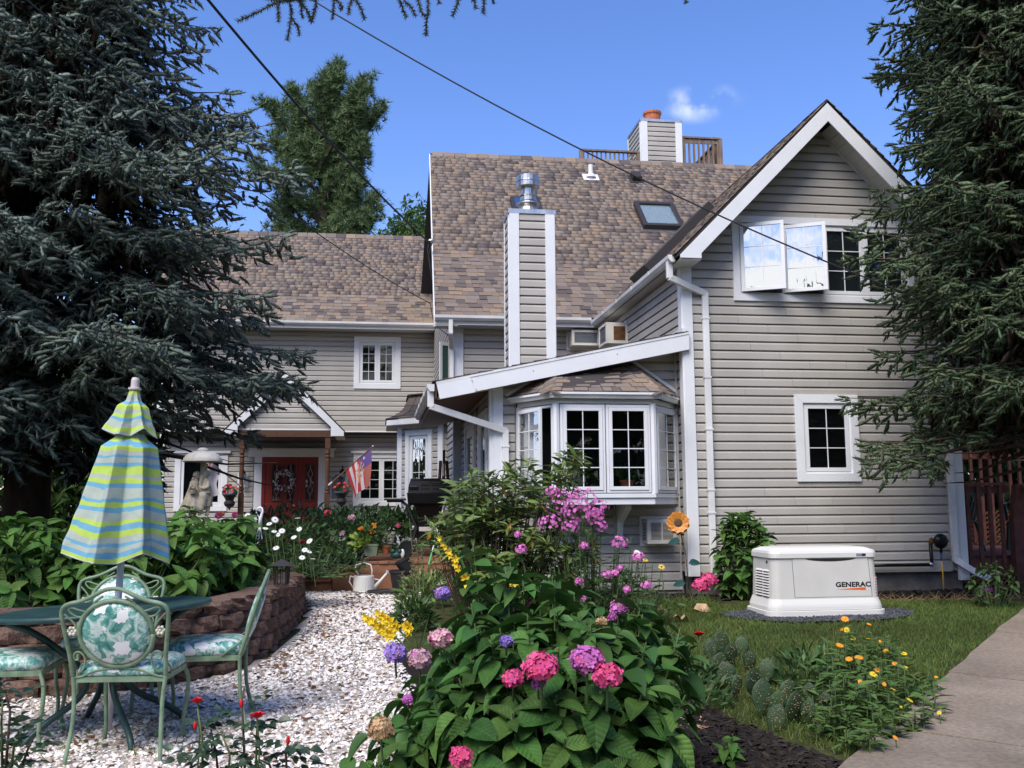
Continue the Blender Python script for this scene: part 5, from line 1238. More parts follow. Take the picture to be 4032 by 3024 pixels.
o = scatter('lawn_grass', blade, np.column_stack([Q, gz(Q[:, 0], Q[:, 1])]), D, np.column_stack([r.normal(0, 1, (n, 2)), np.zeros(n)]), np.stack([h, np.full(n, .0055), h], 1), m_grass); o['kind'] = 'stuff'
def tuft(name, poly, n, hh, mat, seed, w=.005, lean=.6, kind='stuff', zf=None):
    r = np.random.default_rng(seed); Q = sample_poly(poly, n, r); h = r.uniform(*hh, n); zf = zf or gz
    D = np.column_stack([r.normal(0, lean, (n, 2)), np.ones(n)])
    o = scatter(name, blade, np.column_stack([Q, zf(Q[:, 0], Q[:, 1])]), D, np.column_stack([r.normal(0, 1, (n, 2)), np.zeros(n)]), np.stack([h, np.full(n, w), h], 1), mat); o['kind'] = kind; return o
tuft('long_grass', [(.6, 10.1), (2.1, 10.5), (2.2, 10.8), (1.3, 10.9), (.5, 10.5)], 2600, (.08, .22), m_grass, 3, .007, .8)
tuft('dry_grass', [(.5, 9.6), (1.5, 9.9), (1.6, 10.4), (.5, 10.2)], 1800, (.03, .13), m_grassdry, 4, .006, 1.2)
tuft('dry_grass', [tuple(fromh(a, b, 0)[:2]) for a, b in ((1.5, -1.15), (3.9, -1.1), (3.9, -.85), (1.5, -.9))], 380, (.05, .22), m_grassdry, 5, .006, 1.6)
tuft('gravel_weeds', [(-1.2, 7.3), (-1.9, 7.3), (-1.95, 9), (-1.2, 9)], 160, (.03, .08), m_grass, 6, .008, .9)
tuft('gravel_weeds', [(-2.6, 5.5), (-1.8, 5.5), (-1.8, 6.4), (-2.6, 6.4)], 120, (.03, .07), m_grass, 7, .008, .9)

# ------------------------------------------------------------ concrete path: slabs with joints
path = thing('path', None, None, (0, 0, 0)); path['kind'] = 'structure'
pd = nrm(np.array([5.301 - 1.826, 10.241 - 5.417])); pn = np.array([pd[1], -pd[0]]); p0 = np.array([1.826, 5.417]) - pd * 3.0
j1 = 3.0 + np.dot(np.array([3.228, 7.362]) - np.array([1.826, 5.417]), pd)
cuts = [j1 - 3 * 1.6 + .05, j1 - 2 * 1.75, j1 - 1.73, j1, j1 + 1.9, j1 + 3.7, j1 + 5.6]
for c0_, c1_ in zip(cuts[:-1], cuts[1:]):
    rows = np.linspace(c0_ + .012, c1_ - .012, 8); V = []; skew = .02
    for c in rows:
        for o_ in (0, .35, .7, 1.05, 1.4, 1.6):
            q = p0 + pd * (c + skew * o_) + pn * (o_ + (RNG.normal(0, .006) if o_ == 0 else 0)); V.append((*q, gz(*q) + .035))
    k = 6; F = [(i * k + j, i * k + j + 1, (i + 1) * k + j + 1, (i + 1) * k + j) for i in range(7) for j in range(5)]; nv = len(V)
    V += [(x, y, z - .12) for x, y, z in V]; edge = [i * k for i in range(8)]
    F += [(edge[i], edge[i + 1], edge[i + 1] + nv, edge[i] + nv) for i in range(7)] + [(i, i + 1, i + 1 + nv, i + nv) for i in range(5)] + [(7 * k + i, 7 * k + i + 1, 7 * k + i + 1 + nv, 7 * k + i + nv) for i in range(5)]
    MB().add(V, F).build('concrete_slab', m_concrete, path)
MB().add([(*(p0 + pd * c + pn * o_), gz(*(p0 + pd * c + pn * o_)) + .014) for c in np.linspace(cuts[0], cuts[-1], 30) for o_ in (0.01, 1.6)], [(2 * i, 2 * i + 1, 2 * i + 3, 2 * i + 2) for i in range(29)]).build('joint_soil', m_soil, path)
for c in (j1, j1 - 1.73):
    q = [tuple((p0 + pd * (c + dy) + pn * o_)) for dy, o_ in ((-.012, 0), (-.012, 1.5), (.015, 1.5), (.015, 0))]
    tuft('joint_grass', q, 130, (.01, .035), m_grassdry, int(c * 10), .005, .8, zf=lambda X, Y: gz(X, Y) + .025)

# ================================================================== GENERATOR
gzb = .312
gen = thing('generator', 'cream standby generator with louvred side on a dark stone pad', 'generator', fromh(.69, -1.90, gzb), YAW)
def rrect(w, d, r, n=5):
    P = []
    for (cx, cy, a0) in ((w / 2 - r, -d / 2 + r, -90), (w / 2 - r, d / 2 - r, 0), (-w / 2 + r, d / 2 - r, 90), (-w / 2 + r, -d / 2 + r, 180)):
        for i in range(n + 1): a = math.radians(a0 + 90 * i / n); P.append((cx + r * math.cos(a), cy + r * math.sin(a)))
    return P
def loft(mb, rings, mi=0, cap=True):
    n = len(rings[0]); V = [v for r in rings for v in r]
    F = [(i * n + j, i * n + (j + 1) % n, (i + 1) * n + (j + 1) % n, (i + 1) * n + j) for i in range(len(rings) - 1) for j in range(n)]
    if cap: F += [tuple(range(n))[::-1], tuple((len(rings) - 1) * n + j for j in range(n))]
    return mb.add(V, F, mi)
GW, GD, GH = 1.13, .58, .625
R_ = lambda w, d, r, z: [(x, y, z) for x, y in rrect(w, d, r)]
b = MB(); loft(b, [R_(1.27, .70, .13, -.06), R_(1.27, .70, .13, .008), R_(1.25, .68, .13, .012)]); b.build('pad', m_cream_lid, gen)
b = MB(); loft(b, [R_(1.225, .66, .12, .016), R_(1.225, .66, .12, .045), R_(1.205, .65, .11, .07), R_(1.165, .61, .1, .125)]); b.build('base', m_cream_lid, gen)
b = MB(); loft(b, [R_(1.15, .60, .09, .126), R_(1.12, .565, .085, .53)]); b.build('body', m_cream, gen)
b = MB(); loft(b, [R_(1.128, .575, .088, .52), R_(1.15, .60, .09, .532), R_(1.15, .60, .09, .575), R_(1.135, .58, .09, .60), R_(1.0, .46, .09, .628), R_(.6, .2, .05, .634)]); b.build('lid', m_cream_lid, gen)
def fy(z): return -.30 + (.60 - .565) / 2 * (z - .126) / .404          # front face y at height z
fp = MB(); q = []
for (x, z) in ((-.335, .14), (.475, .14), (.455, .525), (-.345, .525)): q.append((x, fy(z) - .004, z))
fp.prism(q, (0, .02, 0)); fp.build('front_panel', m_cream, gen, bevel=.003)
for (x0, x1) in ((-.342, -.352), (.482, .462)): MB().bar((x0, fy(.14) - .001, .135), (x1, fy(.525) - .001, .527), .006, .004).build('panel_seam', m_greyprint, gen)
hs_ = MB(); P = [(-.22 + .56 * t, fy(.5) - .0055, .522 - .030 * math.sin(math.pi * t) ** .6) for t in np.linspace(0, 1, 15)]
hs_.prism(P, (0, .003, 0)); hs_.build('handle_recess', m_blackmat, gen)
for row in range(10):              # louvres on the left end and its front corner
    z = .145 + row * .0275
    xl = -.575 + .015 * (z - .126) / .404
    for (y0, y1) in ((-.205, -.06), (-.04, .12)):
        m = MB(); m.prism([(xl - .0, y0, z + .02), (xl - .016, y0, z + .004), (xl - .0, y0, z)], (0, y1 - y0, 0)); m.build('louvre', m_cream_lid, gen)
        MB().box(xl - .0025, xl - .001, y0 + .004, y1 - .004, z - .009, z - .0005).build('louvre_slot', m_blackmat, gen)
MB().lathe([(.0001, 0), (.016, 0), (.016, .006), (.0001, .008)], 12, (-.560, -.15, .487), R=np.array([(0, 1, 0), (0, 0, 1), (-1, 0, 0)]).T @ np.eye(3)).build('lock', m_blackmat, gen)
MB().box(.33, .43, -.304, -.299, .545, .568).build('nameplate', m_greyprint, gen); MB().box(.39, .43, -.3055, -.304, .545, .568).build('nameplate_end', m_text, gen)
def text3d(s, size, parent, loc, rot, mat, bold=.0, sx=1.0, name='lettering'):
    c = bpy.data.curves.new(name, 'FONT'); c.body = s; c.size = size; c.extrude = .0008; c.offset = bold; c.align_x = 'LEFT'; c.materials.append(mat); c.space_character = 1.04
    o = bpy.data.objects.new(name, c); me = bpy.data.meshes.new_from_object(o); bpy.data.objects.remove(o); o = bpy.data.objects.new(name, me); COL.objects.link(o); o.parent = parent; o.location = loc; o.rotation_euler = rot; o.scale = (sx, 1, 1); return o
tl_ = math.atan2((.60 - .565) / 2, .404)
text3d('GENERAC', .066, gen, (.095, fy(.25) - .0052, .238), (math.pi / 2 - tl_, 0, 0), m_text, bold=.0026, sx=1.24)
sw = MB(); sw.prism([(.10, fy(.215) - .0052, .2135), (.415, fy(.205) - .0052, .202), (.415, fy(.23) - .0052, .230)], (0, .001, 0)); sw.build('swoosh', m_orange, gen)
for k in range(7):
    z = .15 + k * .027; x = .565 - .012 * (z - .126) / .404
    MB().add([(x - .055, -.268, z), (x - .0, -.215, z), (x - .001, -.215, z + .022), (x - .056, -.268, z + .022)], [(0, 1, 2, 3)])
    q = [np.array((.53 - .01, fy(z) + .012, z)), np.array((.559, fy(z) + .045, z)), np.array((.558, fy(z) + .046, z + .022)), np.array((.529 - .01, fy(z) + .013, z + .022))]
    MB().prism(q, (.004, -.004, 0)).build('safety_label', m_whiteprint, gen)
    q = [p + (0, 0, .022) for p in q[:2]] + [p + (0, 0, .005) for p in q[2:]]
    MB().prism(q, (.0045, -.0045, 0)).build('label_stripe', m_orange, gen)

# ================================================================== DECKS
def boards(parent, x0, x1, y0, y1, z, along, w, mat, th=.032, rz=None):
    n = int(round(((x1 - x0) if along == 'y' else (y1 - y0)) / w)); w = ((x1 - x0) if along == 'y' else (y1 - y0)) / n
    for i in range(n):
        b = MB(); j = RNG.uniform(-.006, .006)
        if along == 'y': b.box(x0 + i * w + .003, x0 + (i + 1) * w - .003, y0 + j, y1, z - th, z)
        else: b.box(x0 + j, x1, y0 + i * w + .003, y0 + (i + 1) * w - .003, z - th, z)
        b.build('board', mat, parent, bevel=.004)
dk = thing('wooden_deck', 'brown stained wooden deck with steps below the black grill', 'deck', (0, 0, 0))
DZ = .665; X0, X1, Y0, Y1 = -2.05, .3, 12.86, 17.2
boards(dk, X0, X1, Y0, Y1, DZ, 'y', .142, m_deck)
MB().box(X0 + .01, X1, Y0 + .02, Y0 + .06, .10, DZ - .15).build('riser_board', m_deck, dk); MB().box(X0 + .01, X1, Y0 + .018, Y0 + .06, DZ - .148, DZ - .034).build('riser_board', m_deck, dk)
MB().box(X0, X0 + .04, Y0 + .07, Y1, .1, DZ - .034).build('side_board', m_deck, dk)
boards(dk, X0 - .36, X0 - .01, 13.0, 14.9, .585, 'y', .12, m_deck); MB().box(X0 - .35, X0 - .01, 13.03, 13.07, .1, .55).build('riser_board', m_deck, dk)
boards(dk, X0 - .86, X0 - .37, 13.05, 14.9, .42, 'y', .125, m_deck); MB().box(X0 - .85, X0 - .37, 13.08, 13.12, .1, .385).build('riser_board', m_deck, dk)
# deck to the right of the house
rdk = thing('railed_deck', 'dark red railed deck with lattice skirt right of the house', 'deck', (0, 0, 0))
boards(rdk, 5.72, 9.2, 12.66, 16.2, .70, 'x', .14, m_deckred)
MB().box(5.74, 6.42, 12.60, 12.64, .44, .67).build('rim_board', m_deckred, rdk)
def lattice(parent, p, ex, w, z0, z1, mat):
    n = 0; s = .075; p, ex = np.array(p, float), np.array(ex, float)
    for sg in (1, -1):
        c = -1.0
        while c < w + 1:
            # clip the diagonal to the rectangle
            a0, a1 = c, c + sg * (z1 - z0); t0, t1 = 0.0, 1.0
            lo_, hi_ = min(a0, a1), max(a0, a1)
            if hi_ > 0.01 and lo_ < w - .01:
                ts = sorted([(0 - a0) / (a1 - a0), (w - a0) / (a1 - a0)]); t0, t1 = max(0, ts[0]), min(1, ts[1])
                if t1 - t0 > .03:
                    q0 = p + ex * (a0 + (a1 - a0) * t0) + np.array([0, 0, z0 + (z1 - z0) * t0]); q1 = p + ex * (a0 + (a1 - a0) * t1) + np.array([0, 0, z0 + (z1 - z0) * t1])
                    off = np.array([ex[1], -ex[0], 0]) * (.004 * sg)
                    MB().bar(q0 + off, q1 + off, .008, .03, upv=np.array([ex[1], -ex[0], 0.001])).build('lattice_strip', mat, parent)
            c += s
lattice(rdk, (5.80, 12.62, 0), (1, 0, 0), .62, .20, .44, m_lattice)
for i in range(4):
    x = 5.86 + i * .145; MB().box(x, x + .045, 12.57, 12.61, .55, 1.60).build('baluster', m_deckred, rdk)
MB().box(5.74, 6.42, 12.55, 12.66, 1.60, 1.64).build('top_rail', m_deckred, rdk); MB().box(5.76, 6.42, 12.60, 12.63, 1.50, 1.59).build('rail_board', m_deckred, rdk)
nw = MB(); nw.box(6.42, 6.55, 12.50, 12.63, .1, 1.12); nw.prism([(6.42, 12.50, 1.12), (6.55, 12.50, 1.12), (6.55, 12.63, 1.12), (6.42, 12.63, 1.12)], (.07, .0, .50)); nw.build('newel_post', m_deckred, rdk, bevel=.008)
hr = MB(); hr.bar((6.60, 12.55, 1.60), (6.50, 10.9, .95), .1, .05); hr.build('hand_rail', m_deckred, rdk)
for i, z in enumerate((.66, .50, .34)): MB().box(6.58, 8.2, 12.3 - i * .3, 12.62 - i * .3, z - .045, z).build('step_tread', m_deckred, rdk); MB().box(6.58, 8.2, 12.58 - i * .3, 12.6 - i * .3, z - .16, z - .046).build('step_riser', m_deckred, rdk)
lattice(rdk, (6.62, 11.72, 0), (1, 0, 0), 1.0, .12, .34, m_lattice)
MB().box(6.56, 6.62, 11.66, 11.72, .05, .95).build('stair_post', m_deckred, rdk)
MB().bar((5.75, 15.6, 2.26), (9.2, 15.6, 2.30), .13, .045).build('top_rail', m_deckred, rdk); MB().bar((5.75, 15.6, 2.10), (9.2, 15.6, 2.14), .035, .09).build('rail_board', m_deckred, rdk)
for i in range(22): x = 5.8 + i * .155; MB().box(x, x + .045, 15.56, 15.60, .75, 2.24).build('baluster', m_deckred, rdk); MB().box(x + .002, x + .043, 15.545, 15.559, 2.10, 2.16).build('baluster_end', m_lattice, rdk)
lattice(rdk, (5.8, 15.66, 0), (1, 0, 0), 3.3, .72, 1.25, m_lattice)

# green plastic chairs on that deck
m_pgreen = M('dark_green_plastic', (.015, .06, .055), .45, .4)
def plastic_chair(x, y, rz, label):
    t = thing('plastic_chair', label, 'chair', (x, y, .70), rz, 'green plastic chairs on the right deck')
    MB().box(-.22, .22, -.22, .22, .40, .425).build('seat', m_pgreen, t, bevel=.012)
    for i in range(6):
        u = (i - 2.5) * .066; MB().bar((u, -.21, .43), (u * 1.05, -.32, .80), .036, .014, upv=(0, 1, 0)).build('back_slat', m_pgreen, t)
    bk = MB(); P = [(.24 * math.cos(a), -.33 - .02 * math.sin(a), .80 + .15 * math.sin(a)) for a in np.linspace(0, math.pi, 13)] + [(-.21, -.32, .76), (.21, -.32, .76)]
    bk.prism(P, (0, -.018, .004)); bk.build('back_top', m_pgreen, t, bevel=.006)
    for s in (-1, 1):
        MB().bar((s * .22, .19, .41), (s * .25, .22, 0), .05, .035).build('leg', m_pgreen, t); MB().bar((s * .21, -.2, .41), (s * .25, -.3, 0), .05, .035).build('leg', m_pgreen, t)
        MB().tube([(s * .24, -.28, .66), (s * .27, -.1, .67), (s * .27, .15, .66), (s * .25, .22, .60), (s * .24, .20, .42)], .022, 6).build('arm', m_pgreen, t, smooth=True)
plastic_chair(6.28, 13.9, .5, 'dark green plastic chair behind the short deck railing')
plastic_chair(7.35, 13.9, -.3, 'dark green plastic chair right of the deck newel post at the picture edge')

# ================================================================== GRILL AND DECK CLUTTER
gp_ = at(1695, 2000, 14.2); gr = thing('barbecue_grill', 'black gas barbecue grill with closed lid on the brown deck', 'grill', (gp_[0], 14.2, DZ), YAW * .5)
ZG = lambda y: (1.4 - (y - 1986) / 3800 * 14.2) - DZ
hz0, hz1 = ZG(1938), ZG(1884)
hd = MB(); V = []
for (d, z) in ((-.26, hz0), (-.24, hz0 + .08), (-.17, hz0 + .165), (-.06, hz1), (.06, hz1), (.2, hz0 + .15), (.26, hz0)): V.append([(-.32 + (.03 if z > hz0 + .1 else 0), d, z), (.32 - (.03 if z > hz0 + .1 else 0), d, z)])
VV = [p for v in V for p in v]; F = [(2 * i, 2 * i + 1, 2 * i + 3, 2 * i + 2) for i in range(6)] + [tuple(2 * i for i in range(7)), tuple(2 * i + 1 for i in range(7))[::-1]]
hd.add(VV, F); hd.build('lid', m_black, gr, bevel=.01)
for x0 in (-.14, .03):
    for k in range(4): MB().box(x0, x0 + .12, -.262 + k * .012, -.25 + k * .012, hz0 + .05 + k * .028, hz0 + .062 + k * .028).build('vent_slot', m_blackmat, gr, bevel=.004)
for x0 in (-.30, .15): MB().box(x0, x0 + .13, -.262, -.23, hz0 + .03, hz0 + .09).build('hinge_bracket', m_black, gr, bevel=.01)
bw = MB(); loft(bw, [[(-.17, -.14, hz0 - .36), (.17, -.14, hz0 - .36), (.17, .14, hz0 - .36), (-.17, .14, hz0 - .36)], [(-.22, -.2, hz0 - .2), (.22, -.2, hz0 - .2), (.22, .2, hz0 - .2), (-.22, .2, hz0 - .2)], [(-.32, -.26, hz0 - .16), (.32, -.26, hz0 - .16), (.32, .26, hz0 - .16), (-.32, .26, hz0 - .16)], [(-.335, -.27, hz0 - .004), (.335, -.27, hz0 - .004), (.335, .27, hz0 - .004), (-.335, .27, hz0 - .004)]]); bw.build('firebox', m_black, gr, bevel=.008)
MB().box(-.19, .19, -.16, .16, .20, hz0 - .362).build('cabinet', m_black, gr, bevel=.006)
MB().box(-.16, .17, -.17, -.161, .36, .42).build('label_strip', m_acwhite, gr)
for s in (-1, 1):
    MB().tube([(s * .62, -.2, hz0 - .12), (s * .42, -.2, hz0 - .12), (s * .34, -.2, hz0 - .18), (s * .24, -.2, .50), (s * .20, -.2, .42), (s * .27, -.2, .12), (s * .31, -.2, .07)], .022, 8).build('leg', m_blackmat, gr, smooth=True)
    MB().tube([(s * .34, .2, hz0 - .18), (s * .20, .2, .42), (s * .31, .2, .03)], .02, 8).build('leg', m_blackmat, gr, smooth=True)
MB().box(-.66, -.36, -.26, .2, hz0 - .115, hz0 - .085).build('side_shelf', m_bronze, gr, bevel=.008); MB().box(.36, .64, -.26, .2, hz0 - .115, hz0 - .085).build('side_shelf', m_bronze, gr, bevel=.008)
whR = np.array([(0, 1, 0), (0, 0, 1), (1, 0, 0)], float).T
wh = MB().lathe([(.055, -.03), (.105, -.035), (.12, -.015), (.12, .015), (.105, .035), (.055, .03)], 20, (-.33, -.27, .12), R=np.array([(1, 0, 0), (0, 0, 1), (0, -1, 0)], float).T).build('wheel', m_blackmat, gr, smooth=False)
w_ = MB().lathe([(.0001, -.02), (.055, -.02), (.055, .02), (.0001, .02)], 14, (-.33, -.27, .12), R=np.array([(1, 0, 0), (0, 0, 1), (0, -1, 0)], float).T)
for k in range(5): a = k * 2 * math.pi / 5; w_.bar((-.33, -.27, .12), (-.33 + .1 * math.cos(a), -.27, .12 + .1 * math.sin(a)), .03, .02, upv=(0, 1, 0))
w_.build('wheel_hub', m_black, wh)
MB().box(-.2, .2, -.17, .17, .17, .20).build('bottom_shelf', m_blackmat, gr)

def at_thing(name, label, cat, x, y, Y, group=None, rz=0): p = at(x, y, Y); return thing(name, label, cat, p, rz, group), p
# watering can
t, p = at_thing('watering_can', 'cream metal watering can standing on the white gravel by the deck', 'watering can', 1432, 2336, 12.62)
MB().lathe([(.0001, .003), (.135, .003), (.138, .02), (.132, .21), (.128, .225), (.10, .228), (.10, .20), (.0001, .20)], 24, (0, 0, 0)).build('body', m_cream_lid, t, smooth=False)
MB().lathe([(.139, .0), (.141, .03), (.137, .035)], 24, (0, 0, 0)).build('base_band', m_steel, t)
MB().tube([(-.06, 0, .225), (-.115, 0, .30), (-.10, 0, .36), (0, 0, .385), (.085, 0, .36), (.105, 0, .29), (.10, 0, .22)], .010, 8).build('top_handle', m_cream_lid, t, smooth=True)
MB().tube([(-.125, 0, .2), (-.17, 0, .22), (-.185, 0, .15), (-.13, 0, .06)], .010, 8).build('back_handle', m_cream_lid, t, smooth=True)
MB().tube([(.125, 0, .06), (.2, 0, .14), (.30, 0, .255)], [.028, .02, .015], 10).build('spout', m_cream_lid, t, smooth=True); MB().tube([(.295, 0, .25), (.315, 0, .27)], [.016, .035], 12).build('rose_head', m_cream_lid, t)
MB().bar((.11, 0, .185), (.2, 0, .17), .012, .012).build('spout_brace', m_cream_lid, t)
# black buckets
def bucket(label, p, R, h, r0, r1):
    t = thing('plant_pot', label, 'pot', p, 0, 'black nursery pots by the deck')
    MB().lathe([(.0001, .004), (r0, 0), (r1 * .97, h * .86), (r1 * 1.05, h * .87), (r1 * 1.05, h), (r1 * .95, h), (r0 * .95, .02), (.0001, .02)], 22, (0, 0, 0), R=R).build('pot_body', m_blackmat, t, smooth=False); return t
from mathutils import Euler
p = at(1578, 2320, 12.55); bucket('upright black nursery pot against the deck riser', p, None, .24, .105, .145)
p2_ = at(1578, 2236, 12.55); Rb = np.array(Euler((math.radians(10), math.radians(-62), 0)).to_matrix())
bucket('black nursery pot tipped sideways into the upright one', p2_ + np.array((.10, 0, -.06)), np.array(Euler((.1, math.radians(-28), 0)).to_matrix()), .19, .07, .10)
t, p = at_thing('garden_hose', 'heap of dark soaker hose lying beside the black pots', 'hose', 1560, 2335, 12.4)
P = []
for i in range(160): a = i * .28; P.append((.22 * math.cos(a) * (1 + .2 * math.sin(i * .13)) + .12 * math.sin(i * .05), .10 * math.sin(a), .016 + .02 * abs(math.sin(i * .09))))
MB().tube(P, .014, 6).build('hose_coil', m_blackmat, t, smooth=True)
# thin pole leaning against the grill
a_, b_ = at(1757, 1955, 13.6), at(1688, 2225, 12.8); t = thing('leaning_pole', 'thin pale pole with green grip leaning against the grill', 'pole', b_)
d = a_ - b_; MB().tube([d * .18, d * .78], .009, 8).build('shaft', m_whiteprint, t); MB().tube([d * .78, d], .014, 8).build('grip', m_greyprint, t); MB().tube([d * .0, d * .18], .013, 8).build('green_sleeve', M('green_sleeve', (.10, .42, .14), .5), t)
# easel-like wooden rack near the sunroom door
p = fromh(-2.75, 4.1, .66); t = thing('wooden_easel', 'brown wooden easel standing beside the sunroom door', 'easel', p, YAW)
for q0_, q1_ in (((-.14, 0, 0), (-.05, .08, 1.45)), ((.14, 0, 0), (.05, .08, 1.45)), ((0, .45, 0), (0, .1, 1.4))): MB().bar(q0_, q1_, .045, .03).build('leg', m_brown, t)
for z in (.42, .78, 1.05): MB().box(-.19, .19, -.01, .04, z, z + .06).build('cross_bar', m_brown, t)
MB().box(-.02, .02, .0, .03, .8, 1.62).build('mast', m_brown, t); MB().box(-.03, .0, -.02, -.005, 1.2, 1.4).build('paper_tag', m_cream_lid, t)
# pots on the deck edge
def flower_leaf(t, n, r, h, z0, size, mat, seed, tm=LEAF_S):
    rr = np.random.default_rng(seed); q = sphere_dirs(n, -.1); P = q * np.array([r, r, h]) * rr.uniform(.4, 1, (n, 1)) + np.array([0, 0, z0])
    return scatter('foliage', tm, P, q + rr.normal(0, .5, (n, 3)) + (0, 0, .25), rr.normal(0, 1, (n, 3)) + (0, 0, 1.5), np.full(n, size) * rr.uniform(.7, 1.2, n), mat, t)
def blooms(name, t, C, r, n, s, mat, seed, tm=FLORET5, flat=1.0):
    rr = np.random.default_rng(seed); q = sphere_dirs(n, -.35 if flat == 1.0 else .1); q = nrm(q + rr.normal(0, .12, q.shape))
    return scatter(name, tm, np.array(C) + q * np.array([r, r, r * flat]), np.cross(q, rr.normal(0, 1, q.shape)), q, np.full(n, s) * rr.uniform(.8, 1.15, n), mat, t)
t, p = at_thing('flower_pot', 'sage green pot of orange marigolds on the deck corner', 'planter', 1462, 2188, 13.0)
b = MB(); loft(b, [[(-.075, -.06, 0), (.075, -.06, 0), (.075, .06, 0), (-.075, .06, 0)], [(-.095, -.075, .13), (.095, -.075, .13), (.095, .075, .13), (-.095, .075, .13)], [(-.102, -.082, .131), (.102, -.082, .131), (.102, .082, .131), (-.102, .082, .131)], [(-.102, -.082, .155), (.102, -.082, .155), (.102, .082, .155), (-.102, .082, .155)]])
b.build('pot_body', M('sage_pot', (.17, .21, .13), .6), t); flower_leaf(t, 170, .17, .17, .24, .075, m_herb, 5)
for k in range(11):
    c = (RNG.uniform(-.16, .17), RNG.uniform(-.14, .05), RNG.uniform(.28, .42)); blooms('marigold_bloom', t, c, .012, 16, .02, m_oranget, k, flat=.6)
t, p = at_thing('flower_pot', 'small terracotta pot with sparse seedlings beside the marigolds', 'planter', 1518, 2180, 13.1)
MB().lathe([(.0001, .002), (.04, 0), (.058, .085), (.066, .086), (.066, .11), (.055, .11), (.0001, .09)], 18, (0, 0, 0)).build('pot_body', m_terra, t); flower_leaf(t, 60, .1, .12, .18, .05, m_stem, 6)
t, p = at_thing('flower_pot', 'grey clay pot of bushy herbs on the deck behind the marigolds', 'planter', 1530, 2140, 13.5)
MB().lathe([(.0001, .002), (.06, 0), (.085, .13), (.095, .131), (.095, .16), (.08, .16), (.0001, .14)], 18, (0, 0, 0)).build('pot_body', m_cream, t); flower_leaf(t, 140, .15, .16, .24, .06, m_herb, 8); blooms('rose_bloom', t, (.14, -.08, .24), .022, 16, .022, m_pink, 3)
t, p = at_thing('coleus_plant', 'lime yellow leafy plant spilling over the deck corner', 'plant', 1420, 2165, 13.0)
flower_leaf(t, 60, .13, .15, .03, .12, M('lime_leaf', (.25, .36, .06), .5, rand=.25, trans=.2), 9, LEAF_H)
t, p = at_thing('garden_ornament', 'small dark green frog-like ornament at the deck edge', 'ornament', 1560, 2200, 12.95)
MB().ell((0, 0, .05), (.085, .06, .05), 12, 8).build('body', m_pgreen, t, smooth=True); MB().ell((-.04, -.04, .10), (.035, .03, .03), 10, 6).build('head', m_pgreen, t, smooth=True); MB().ell((.05, -.03, .10), (.03, .028, .028), 10, 6).build('head', m_pgreen, t, smooth=True); MB().ell((.085, -.02, .07), (.03, .02, .06), 8, 6).build('shell', m_cream_lid, t, smooth=True)
# ================================================================== GARDEN FURNITURE
m_ivy = M('sage_iron_paint', (.17, .25, .155), .5, .4, noise=.3, nscale=14, bump=.15, bscale=60)
m_tgreen = M('dark_green_tube', (.022, .058, .055), .45, .4, noise=.3, nscale=10)
def floral():
    m = bpy.data.materials.new('floral_vinyl'); m.use_nodes = True; nt = m.node_tree; N = nt.nodes; L = nt.links; b = N['Principled BSDF']
    b.inputs['Roughness'].default_value = .38; b.inputs['Specular IOR Level'].default_value = .45
    tcn = N.new('ShaderNodeTexCoord'); n1 = N.new('ShaderNodeTexNoise'); n1.inputs['Scale'].default_value = 13; n1.inputs['Detail'].default_value = 7; n1.inputs['Roughness'].default_value = .65; n1.inputs['Distortion'].default_value = 1.4
    L.new(tcn.outputs['Object'], n1.inputs['Vector'])
    cr = N.new('ShaderNodeValToRGB'); e = cr.color_ramp.elements
    e[0].position = .30; e[0].color = (.018, .105, .09, 1); e[1].position = .46; e[1].color = (.085, .29, .245, 1)
    for p, c in ((.52, (.27, .46, .40)), (.58, (.60, .66, .60)), (.69, (.18, .36, .31))):
        k = e.new(p); k.color = (*c, 1)
    L.new(n1.outputs['Fac'], cr.inputs[0])
    n2 = N.new('ShaderNodeTexNoise'); n2.inputs['Scale'].default_value = 26; n2.inputs['Detail'].default_value = 3; L.new(tcn.outputs['Object'], n2.inputs['Vector'])
    va = N.new('ShaderNodeVectorMath'); va.operation = 'MULTIPLY_ADD'; va.inputs[1].default_value = (.09, .09, .09); L.new(n2.outputs['Color'], va.inputs[0]); L.new(tcn.outputs['Object'], va.inputs[2])
    vo = N.new('ShaderNodeTexVoronoi'); vo.inputs['Scale'].default_value = 9.0; L.new(va.outputs[0], vo.inputs['Vector'])
    ls = N.new('ShaderNodeMath'); ls.operation = 'LESS_THAN'; ls.inputs[1].default_value = .36; L.new(vo.outputs['Distance'], ls.inputs[0])
    mx = N.new('ShaderNodeMix'); mx.data_type = 'RGBA'; L.new(ls.outputs[0], mx.inputs[0]); L.new(cr.outputs[0], mx.inputs[6]); mx.inputs[7].default_value = (.74, .74, .72, 1)
    L.new(mx.outputs[2], b.inputs['Base Color']); return m
m_floral = floral()
def spiral(c, r0, r1, a0, turns, n=18):       # in the (x, h) plane
    return [(c[0] + (r0 + (r1 - r0) * t) * math.cos(a0 + turns * 2 * math.pi * t), c[1] + (r0 + (r1 - r0) * t) * math.sin(a0 + turns * 2 * math.pi * t)) for t in np.linspace(0, 1, n)]
